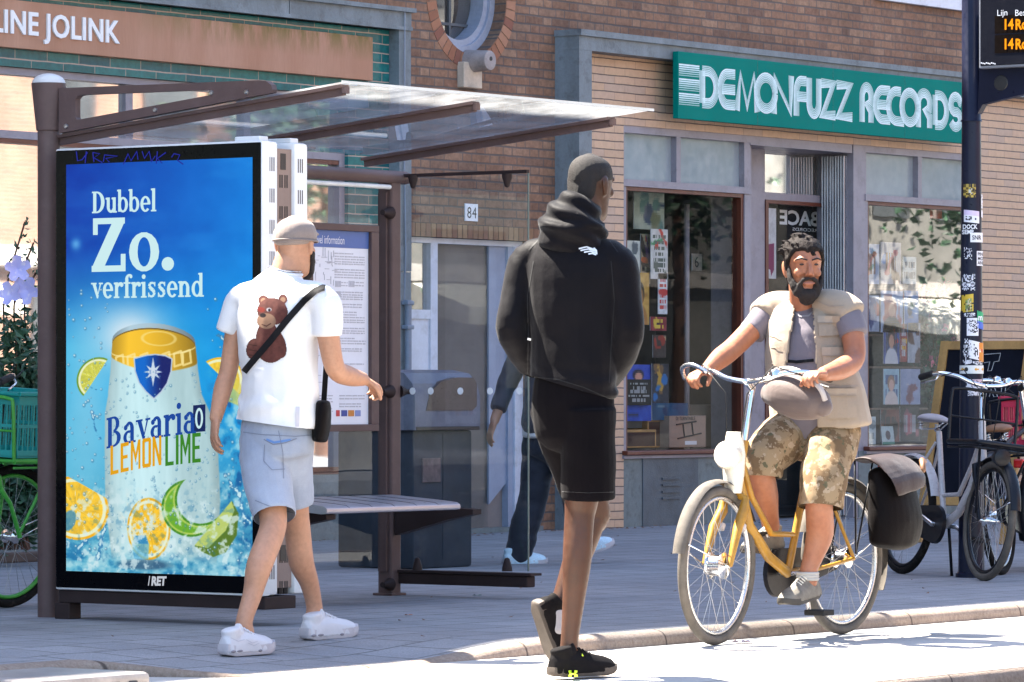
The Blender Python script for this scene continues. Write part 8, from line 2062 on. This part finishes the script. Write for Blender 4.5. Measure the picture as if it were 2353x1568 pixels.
for a in [
 ('poster', 'blue figure poster at the upper left edge of the left record window', 'poster', (1421, 446, 1441, 508), WB, [(170, 180, 170), (30, 60, 120), (60, 70, 90)], 1, 0, 4),
 ('poster', 'pale green blue landscape poster high in the left record window', 'poster', (1456, 432, 1526, 526), WB + 0.2, [(160, 175, 165), (90, 130, 130), (60, 80, 110), (110, 120, 95)], 2, 0, 8),
 ('poster', 'tilted white line drawing poster behind the tall man\'s shoulder', 'poster', (1424, 552, 1470, 640), WB, [(200, 205, 200), (90, 100, 110), (60, 60, 70)], 3, 0, 5),
 ('poster', 'purple and orange swirling face poster in the left record window', 'poster', (1472, 538, 1494, 652), WB + 0.05, [(150, 140, 120), (90, 60, 110), (170, 80, 40), (40, 40, 40)], 4, 0, 9),
 ('poster', 'white event poster with green and red block letters in the left record window', 'poster', (1495, 526, 1534, 641), WB, [(205, 205, 205), (60, 140, 90), (190, 50, 40), (90, 100, 95)], 5, 7, 5),
 ('poster', 'golden portrait poster just right of the tall man\'s arm', 'poster', (1452, 626, 1491, 746), WB, [(190, 150, 70), (150, 110, 50)], 6, 0, 4, None, 0, 0.004, 26, portrait((150, 105, 60), (70, 60, 45), (170, 120, 60))),
 ('poster', 'narrow white poster with red handwriting in the left record window', 'poster', (1512, 628, 1533, 722), WB, [(205, 210, 218), (190, 60, 60)], 7, 6, 1),
 ('poster', 'small crimson poster with yellow title in the left record window', 'poster', (1494, 728, 1531, 760), WB, [(130, 35, 50), (60, 30, 40), (210, 180, 60)], 8, 2, 2),
 ('record_sleeve', 'dark record sleeve with red dancing figures behind the black letter board', 'record', (1500, 770, 1530, 822), WB + 0.1, [(60, 50, 50), (150, 50, 40), (190, 170, 130)], 9, 0, 8),
 ('record_sleeve', 'dark blue and gold record sleeve right of the black letter board', 'record', (1498, 836, 1536, 930), WB + 0.1, [(40, 45, 60), (40, 110, 180), (190, 150, 60), (120, 90, 60)], 10, 0, 12),
 ('record_sleeve', 'blue comic face record sleeve above the black letter board', 'record', (1440, 838, 1494, 900), WB + 0.12, [(50, 80, 190), (60, 90, 200)], 11, 0, 2, None, 0, 0.004, 26, portrait((215, 160, 140), (40, 40, 60), (60, 90, 190))),
 ('letter_board', 'black letter board with white lines of text on the left window shelf', 'letter board', (1439, 872, 1496, 932), WB + 0.02, [(14, 16, 22), (14, 16, 22), (150, 155, 160)], 12, 5, 0),
 ('record_box', 'bright blue record box under the black letter board', 'box', (1436, 931, 1496, 968), WB + 0.06, [(25, 70, 180), (40, 50, 90)], 13, 0, 1, None, 0, 0.2),
 ('record_box', 'dark teal record box beside the bright blue box', 'box', (1498, 927, 1580, 966), WB + 0.08, [(15, 70, 110), (120, 140, 150), (30, 50, 90)], 14, 0, 3, None, 0, 0.2),
 ('paper_sign', 'small pale card with a single dark digit in the left record window', 'card', (1590, 583, 1613, 622), WB + 0.3, [(150, 140, 130)], 15, 0, 0),
 ('poster', 'pale blue poster with a red telephone at the left of the right window', 'poster', (1982, 560, 2020, 652), WB, [(150, 165, 195), (110, 140, 180), (120, 80, 80)], 16, 1, 4, None, 0, 0.004, 26, phone((170, 60, 60))),
 ('poster', 'beige poster with a pink telephone in the right window', 'poster', (2024, 556, 2070, 652), WB, [(190, 180, 180), (100, 140, 200), (130, 90, 60)], 17, 1, 3, None, 0, 0.004, 26, phone((190, 80, 90))),
 ('poster', 'grey sketch poster right of the telephone posters', 'poster', (2075, 590, 2105, 652), WB, [(170, 180, 185), (60, 70, 90)], 18, 2, 3),
 ('record_sleeve', 'light blue record sleeve with red crowd at the left of the middle row', 'record', (1988, 678, 2020, 762), WB, [(150, 165, 195), (170, 60, 60), (50, 70, 130)], 19, 1, 9),
 ('record_sleeve', 'sleeve of a dark suited figure on pale sky in the right window\'s middle row', 'record', (2024, 668, 2074, 764), WB, [(150, 170, 205), (150, 50, 60)], 20, 1, 6, None, 0, 0.004, 26, portrait((190, 140, 120), (150, 40, 50), (25, 30, 50))),
 ('record_sleeve', 'bright blue sleeve with a dark figure right of the suited figure sleeve', 'record', (2078, 668, 2110, 764), WB, [(40, 110, 180), (30, 40, 60), (120, 130, 150)], 21, 0, 7),
 ('magazine', 'magazine with a white coated woman on blue beside the rider', 'magazine', (2030, 740, 2066, 836), WB, [(40, 70, 150), (190, 40, 50), (30, 50, 80)], 22, 1, 3, None, 0, 0.004, 26, portrait((200, 150, 130), (50, 40, 50), (205, 205, 215))),
 ('magazine', 'red and yellow sunflower magazine in the right window', 'magazine', (2068, 744, 2084, 832), WB, [(150, 40, 50), (220, 170, 40), (190, 190, 200)], 23, 3, 4),
 ('magazine', 'pale magazine of a tall figure in white beside the sunflower magazine', 'magazine', (2086, 742, 2114, 834), WB, [(170, 175, 190), (90, 60, 60), (50, 80, 150)], 24, 0, 5),
 ('record_sleeve', 'pale cyan sleeve with a couple in the lower row of the right window', 'record', (2030, 848, 2066, 930), WB, [(160, 195, 215), (60, 90, 140)], 25, 2, 1, None, 0, 0.004, 26, portrait((225, 180, 165), (150, 110, 90), (225, 205, 200))),
 ('record_sleeve', 'lilac sleeve with a dancer in the lower row right of the couple sleeve', 'record', (2069, 848, 2114, 930), WB, [(150, 160, 195), (120, 60, 80), (190, 190, 205)], 26, 0, 4),
 ('record_sleeve', 'brown sleeve with black vinyl photo low in the right window', 'record', (2024, 942, 2066, 1016), WB + 0.05, [(120, 60, 50), (190, 190, 180), (30, 30, 30)], 27, 1, 3),
 ('record_sleeve', 'black sleeve with a pink figure low beside the brown sleeve', 'record', (2068, 934, 2112, 1014), WB + 0.05, [(18, 16, 24), (170, 80, 100), (120, 60, 80), (160, 160, 170)], 28, 1, 5),
 ('record_sleeve', 'small white single sleeve with a dark disc hole standing on the right window shelf', 'record', (2028, 980, 2056, 1022), WB - 0.02, [(200, 215, 215)], 29, 0, 0, None, 0.02, 0.004, 26, lambda p, H: (p.over(p.sm(p.ell(0.52, 0.5 * H, 0.2, 0.26 * H), 0.04), (70, 50, 60)), p.over((p.Y > H * 0.86).astype(float), (30, 130, 110)))),
 ('paper_sign', 'white paper with grey print at the lower left of the right window', 'card', (1979, 958, 2012, 1022), WB, [(195, 210, 215), (120, 140, 150)], 30, 2, 2),
 ('pennant', 'red paper pennant hanging at the top of the right window', 'pennant', (2136, 476, 2164, 502), WB + 0.1, [(190, 45, 40)], 31, 0, 0),
 ('poster', 'white door poster with a magenta speech bubble left of the rider', 'poster', (1758, 478, 1783, 640), DRY + 0.03, [(205, 205, 212)], 32, 0, 0, None, 0, 0.004, 26, lambda p, H: (p.over(p.sm(p.poly([(0.15, 0.52 * H), (0.82, 0.5 * H), (0.8, 0.88 * H), (0.55, 0.97 * H), (0.45, 0.88 * H), (0.12, 0.86 * H)]), 0.03), (130, 30, 90)))),
]: card(*a)
# digit on the small card, mirrored lettering on the door panel
x, z = PY(1595, 614, WB + 0.296); mb = MB(); mb.text('6', (x, WB + 0.294, z), ux, uz, 0.12, sx=1.1); mb.build('digit', M['ink_black'], [o for o in COL.objects if o.name.startswith('paper_sign') and o.parent is None][0])
x0, x1, z0, z1 = fr(1786, 470, 1884, 600, DRY + 0.12)
dpn = thing('door_banner', 'black banner with white reversed capitals hanging behind the record shop door', 'banner', (x0, DRY + 0.12, z0))
mb = MB(); mb.box(x0, x1, DRY + 0.12, DRY + 0.128, z0, z1); mb.build('banner_cloth', pm('banner_black', (0.008, 0.008, 0.010), 0.7, spec=0.1), dpn)
mb = MB(); o_ = Vector((PY(1876, 510, DRY + 0.117)[0] + 0.05, DRY + 0.117, PY(1800, 515, DRY + 0.117)[1])); mb.text('BACE', o_, -ux, uz, 0.16, bold=0.03, sx=1.55); mb.text('RECORDS', o_ - Vector((0.03, 0, 0.05)), -ux, uz, 0.036, bold=0.01, sx=2.4); mb.build('banner_lettering', M['ink_white'], dpn)
# boxes on the left shelf
def carton(name, label, px, Y, depth, mat, extra=None):
    x0, x1, z0, z1 = fr(px[0], px[1], px[2], px[3], Y); o = thing(name, label, 'box', (x0, Y, z0)); mb = MB(); mb.bbox(x0, x1, Y, Y + depth, z0, z1, 0.004); mb.build('box_body', mat, o)
    if extra: extra(o, x0, x1, z0, z1, Y)
    return o
CB = pm('cardboard', (0.36, 0.255, 0.20), 0.85, var=0.1, scale=5); CB2 = pm('cardboard_dark', (0.22, 0.165, 0.125), 0.85, var=0.12, scale=5)
def cart_art(o, x0, x1, z0, z1, Y):
    w, h = x1 - x0, z1 - z0; P = lambda a, b: Vector((x0 + a * w, Y - 0.004, z0 + b * h)); mb = MB()
    for s_ in ([(0.18, 0.72), (0.72, 0.82)], [(0.22, 0.28), (0.86, 0.44)], [(0.36, 0.75), (0.40, 0.33)], [(0.60, 0.8), (0.64, 0.38)]): mb.tube([P(*s_[0]), P(*s_[1])], 0.006, 6)
    mb.build('printed_drawing', M['ink_black'], o); mb = MB(); mb.box(x0 + 0.42 * w, x0 + 0.74 * w, Y - 0.003, Y - 0.001, z0 + 0.02, z0 + 0.2 * h); mb.build('label_sticker', M['paper'], o)
    mb = MB(); mb.text('DJ TURNTABLE', P(0.16, 0.86), ux, uz, 0.04, sx=1.0); mb.build('printed_title', M['ink_black'], o)
carton('cardboard_box', 'cardboard box with a black line drawing and white label on the window shelf', (1538, 956, 1622, 1029), WB + 0.03, 0.2, CB, cart_art)
carton('cardboard_box', 'plain darker cardboard box behind the drawn cardboard box', (1582, 930, 1668, 1029), WB + 0.3, 0.2, CB2)
def hollow(o, x0, x1, z0, z1, Y):
    mb = MB(); mb.box(x0 + 0.02, x1 - 0.02, Y - 0.002, Y + 0.01, z0 + 0.012, z1 - 0.02); mb.build('open_front', pm('crate_inside', (0.05, 0.018, 0.012), 0.8), o)
carton('wooden_crate', 'open wooden record crate at the left end of the window shelf', (1430, 988, 1508, 1030), WB + 0.02, 0.25, M['wood'], hollow)
carton('wooden_crate', 'taller open wooden record crate beside the cardboard box', (1488, 964, 1536, 1029), WB + 0.12, 0.25, M['wood'], hollow)
carton('storage_box', 'flat black storage box lying on the left wooden crate', (1437, 958, 1476, 985), WB + 0.1, 0.2, M['black_metal'])
x, _ = PY(1578, 600, WB + 0.2); z0, z1 = PY(1578, 930, WB + 0.2)[1], PY(1578, 470, WB + 0.2)[1]
dp = thing('display_pole', 'upright grey display rail standing in the left record window', 'rail', (x, WB + 0.2, zsill)); mb = MB(); mb.tube([(x, WB + 0.2, zsill - 0.02), (x, WB + 0.2, z1)], 0.022, 12); mb.build('rail', M['frame_grey'], dp, smooth=True)
sh = thing('display_rack', 'dark shelving rack holding the records in the right window', 'rack', ((xd2 + xr) / 2, WB + 0.12, zsill))
for py_ in (662, 768, 842, 938):
    xa, za = PY(1984, py_, WB + 0.14); xb, _ = PY(2118, py_, WB + 0.14); mb = MB(); mb.box(xa, xb, WB + 0.08, WB + 0.3, za - 0.015, za); mb.build('shelf', CB2, sh)
# ================================================================ plants
def leafmat(name, c1, c2, c3):
    t = NT(name); c = t.mix(t.ramp(t.noise(8, 3), 0.35, 0.65), c1, c2); c = t.mix(t.ramp(t.noise(40, 2), 0.55, 0.7), c, c3); p = t.bsdf(c, 0.45, 0, 0.4); return t.m
LM = leafmat('leaf_green', (0.022, 0.065, 0.036), (0.05, 0.115, 0.055), (0.12, 0.16, 0.11)); SM = pm('stem_brown', (0.11, 0.05, 0.03), 0.8)
rl = random.Random(21)
def leaf(mb, p, d, s, w=0.42):
    d = d.normalized(); sd = d.cross(Vector((rl.uniform(-1, 1), rl.uniform(-1, 1), rl.uniform(-0.3, 1)))); sd = sd.normalized() * s * w; n = d.cross(sd).normalized() * s * 0.10
    mb.add([p, p + d * s * 0.45 + sd * 0.55 + n, p + d * s, p + d * s * 0.45 - sd * 0.55 + n, p + d * s * 0.5], [(0, 1, 4), (1, 2, 4), (2, 3, 4), (3, 0, 4)])
def rdir(): return Vector((rl.gauss(0, 1), rl.gauss(0, 1), rl.gauss(0.2, 0.8))).normalized()
bc = J(10, 1230, 26.0); bc.z = 0
bush = thing('flowering_bush', 'dense dark green bush with large mauve flowers behind the green bicycle', 'bush', bc)
mb = MB(); st = MB()
for k in range(46):
    a = rl.uniform(0, 2 * PI); r_ = rl.uniform(0.1, 0.62); top = bc + AX_R * (r_ * math.cos(a)) + AX_F * (0.5 * r_ * math.sin(a)) + UP * (rl.uniform(0.7, 1.55) - 0.4 * r_)
    base = bc + AX_R * rl.uniform(-0.15, 0.15) + AX_F * rl.uniform(-0.1, 0.1) + UP * 0.1; mid = (base + top) / 2 + rdir() * 0.08
    P, _v = catmull([base, mid, top], [(1,)] * 3, 6); st.tube(P, [0.008 - 0.0004 * i for i in range(len(P))], 5, caps=False)
    for p in P[3:]:
        for _ in range(34): q_ = p + rdir() * rl.uniform(0, 0.16); leaf(mb, q_, rdir(), rl.uniform(0.05, 0.095))
for k in range(3):
    base = bc + AX_R * (0.02 + 0.06 * k) + UP * 1.2; top = bc + AX_R * (0.12 + 0.05 * k) + UP * (2.0 - 0.12 * k); P, _v = catmull([base, base + UP * 0.35 + AX_R * -0.02, top], [(1,)] * 3, 8); st.tube(P, 0.006, 5, caps=False)
    for p in P[2:]:
        for _ in range(3): leaf(mb, p + rdir() * 0.02, rdir(), rl.uniform(0.03, 0.05))
mb.build('foliage', LM, bush); st.build('stems', SM, bush)
PM_ = leafmat('petal_mauve', (0.45, 0.42, 0.74), (0.58, 0.50, 0.74), (0.72, 0.62, 0.74))
for (px_, py_, s_) in ((40, 618, 0.075), (62, 668, 0.08), (24, 676, 0.07)):
    c = J(px_, py_, 25.6); mb = MB(); nd = (-AX_F + UP * rl.uniform(-0.1, 0.4) + AX_R * rl.uniform(-0.4, 0.4)).normalized(); e1 = nd.cross(UP).normalized(); e2 = nd.cross(e1)
    for k in range(5):
        a = 2 * PI * k / 5 + px_; d = (e1 * math.cos(a) + e2 * math.sin(a)); s2 = nd.cross(d)
        mb.add([c, c + d * s_ * 0.5 + s2 * s_ * 0.38 + nd * 0.015, c + d * s_ * 0.95 + s2 * s_ * 0.3 + nd * 0.03, c + d * s_ * 1.05 + nd * 0.02, c + d * s_ * 0.95 - s2 * s_ * 0.3 + nd * 0.03, c + d * s_ * 0.5 - s2 * s_ * 0.38 + nd * 0.015], [(0, 1, 2, 3), (0, 3, 4, 5)])
    mb.build('flower', PM_, bush, smooth=True)
e0 = J(-20, 1270, 26.4); pe = thing('planter_edge', 'low dark timber edging in front of the flowering bush', 'planter', (e0.x, e0.y, 0)); mb = MB(); mb.bbox(e0.x - 1.2, e0.x + 1.0, e0.y, e0.y + 0.08, 0.0, 0.06, 0.01); mb.build('timber', pm('timber', (0.10, 0.065, 0.05), 0.8, var=0.3), pe)
# street trees opposite, mirrored in the glass
for k, (x, y) in enumerate(((66, -6.2), (77, -6.4), (56, -6.3))):
    tr = thing('street_tree', 'leafy street tree across the road mirrored in the shop glass', 'tree', (x, y, 0), 0, 'trees across the road'); mb = MB(); st = MB(); st.tube([(x, y, 0), (x + 0.1, y, 2.5), (x, y, 5)], [0.16, 0.13, 0.06], 10)
    for _ in range(1500): p = Vector((x, y, 5.2)) + Vector((rl.gauss(0, 1.1), rl.gauss(0, 0.7), rl.gauss(0, 0.9))); leaf(mb, p, rdir(), rl.uniform(0.15, 0.3), 0.6)
    mb.build('crown', LM, tr); st.build('trunk', SM, tr)
# pink flowers added inside the right window, standing in for a reflection
fx_, fz_ = PY(2150, 760, WY + 0.20); refl_flowers = thing('reflected_flowers', 'pink flowers added in the right window in place of flowers reflected from across the street', 'plant', (fx_, WY + 0.20, zsill))
mb = MB(); st = MB(); pk_ = MB()
for k in range(30):
    top = Vector((*[fx_ + rl.uniform(-0.36, 0.36)], WY + 0.20 + rl.uniform(-0.08, 0.10), fz_ + rl.uniform(-0.30, 0.42)))
    base = Vector((fx_ + rl.uniform(-0.05, 0.05), WY + 0.20, zsill + 0.2)); P, _v = catmull([base, (base + top) / 2 + rdir() * 0.05, top], [(1,)] * 3, 5); st.tube(P, 0.004, 4, caps=False)
    for p in P[3:]:
        for _ in range(4): leaf(mb, p + rdir() * 0.05, rdir(), rl.uniform(0.05, 0.08), 0.8)
    if k % 2 == 0:
        for _ in range(12): leaf(pk_, top + rdir() * 0.04, rdir(), 0.045, 0.9)
mb.build('foliage', LM, refl_flowers); st.build('stems', SM, refl_flowers); pk_.build('blossom', leafmat('petal_pink', (0.75, 0.10, 0.20), (0.8, 0.2, 0.3), (0.8, 0.3, 0.4)), refl_flowers)
mb = MB(); mb.lathe([(0.10, zsill - 0.02), (0.14, zsill + 0.22), (0.15, zsill + 0.22), (0.13, zsill + 0.2)], (fx_, WY + 0.20, 0), (0, 0, 1), 20); mb.build('pot', M['old_brick'], refl_flowers, smooth=40)  # pot added under the stand-in flowers
# ================================================================ litter
mb = MB()
for k in range(260):
    X = rl.uniform(22, 33) if k < 190 else rl.uniform(13, 26); Y = FRY - abs(rl.gauss(0, 0.10)) - 0.01 if k < 190 else rl.uniform(10.95, 18.5)
    s = rl.uniform(0.012, 0.035) if k < 190 else rl.uniform(0.006, 0.018); a = rl.uniform(0, 6.28); d = Vector((math.cos(a), math.sin(a), 0)) * s; e = Vector((-d.y, d.x, 0)) * 0.6; c = Vector((X, Y, pave_z(X, Y) + 0.004 + 0.01 * rl.random()))
    mb.poly([c - d, c - e, c + d + UP * 0.006, c + e])
mb.build('leaf_litter', pm('dry_leaf', (0.16, 0.075, 0.035), 0.8, var=0.5, scale=30), kind='stuff')
for (px_, py_, z, nm, lb, c, s) in ((1702, 1478, -0.058, 'wrapper', 'crumpled red and white wrapper lying against the kerb before the front wheel', (0.7, 0.55, 0.55), 0.05), (938, 1415, 0.0, 'paper_scrap', 'tiny orange paper scrap on the paving right of the white trainers', (0.5, 0.14, 0.04), 0.022), (1096, 1370, 0.0, 'paper_scrap', 'small greenish wrapper scrap beside the shelter end rail', (0.18, 0.26, 0.22), 0.028), (720, 1388 - 30, 0.0, 'paper_scrap', 'small white paper scrap below the advertising display', (0.7, 0.7, 0.7), 0.018), (1195, 1484, -0.02, 'paper_scrap', 'small pale cigarette end on the kerb left of the black shorts man', (0.6, 0.6, 0.56), 0.014)):
    c0 = G(px_, py_, z); mb = MB()
    for i in range(5): a = i * 1.3; d = Vector((math.cos(a), math.sin(a), 0)) * s; e = Vector((-d.y, d.x, 0)) * 0.5; mb.poly([c0 + UP * 0.003, c0 + d * 0.6 + e * 0.4 + UP * s * 0.3, c0 + d + UP * 0.004, c0 + d * 0.5 - e * 0.6 + UP * s * 0.2])
    tag(mb.build(nm, pm('scrap', c, 0.6, var=0.4, scale=60), None), lb, 'litter')
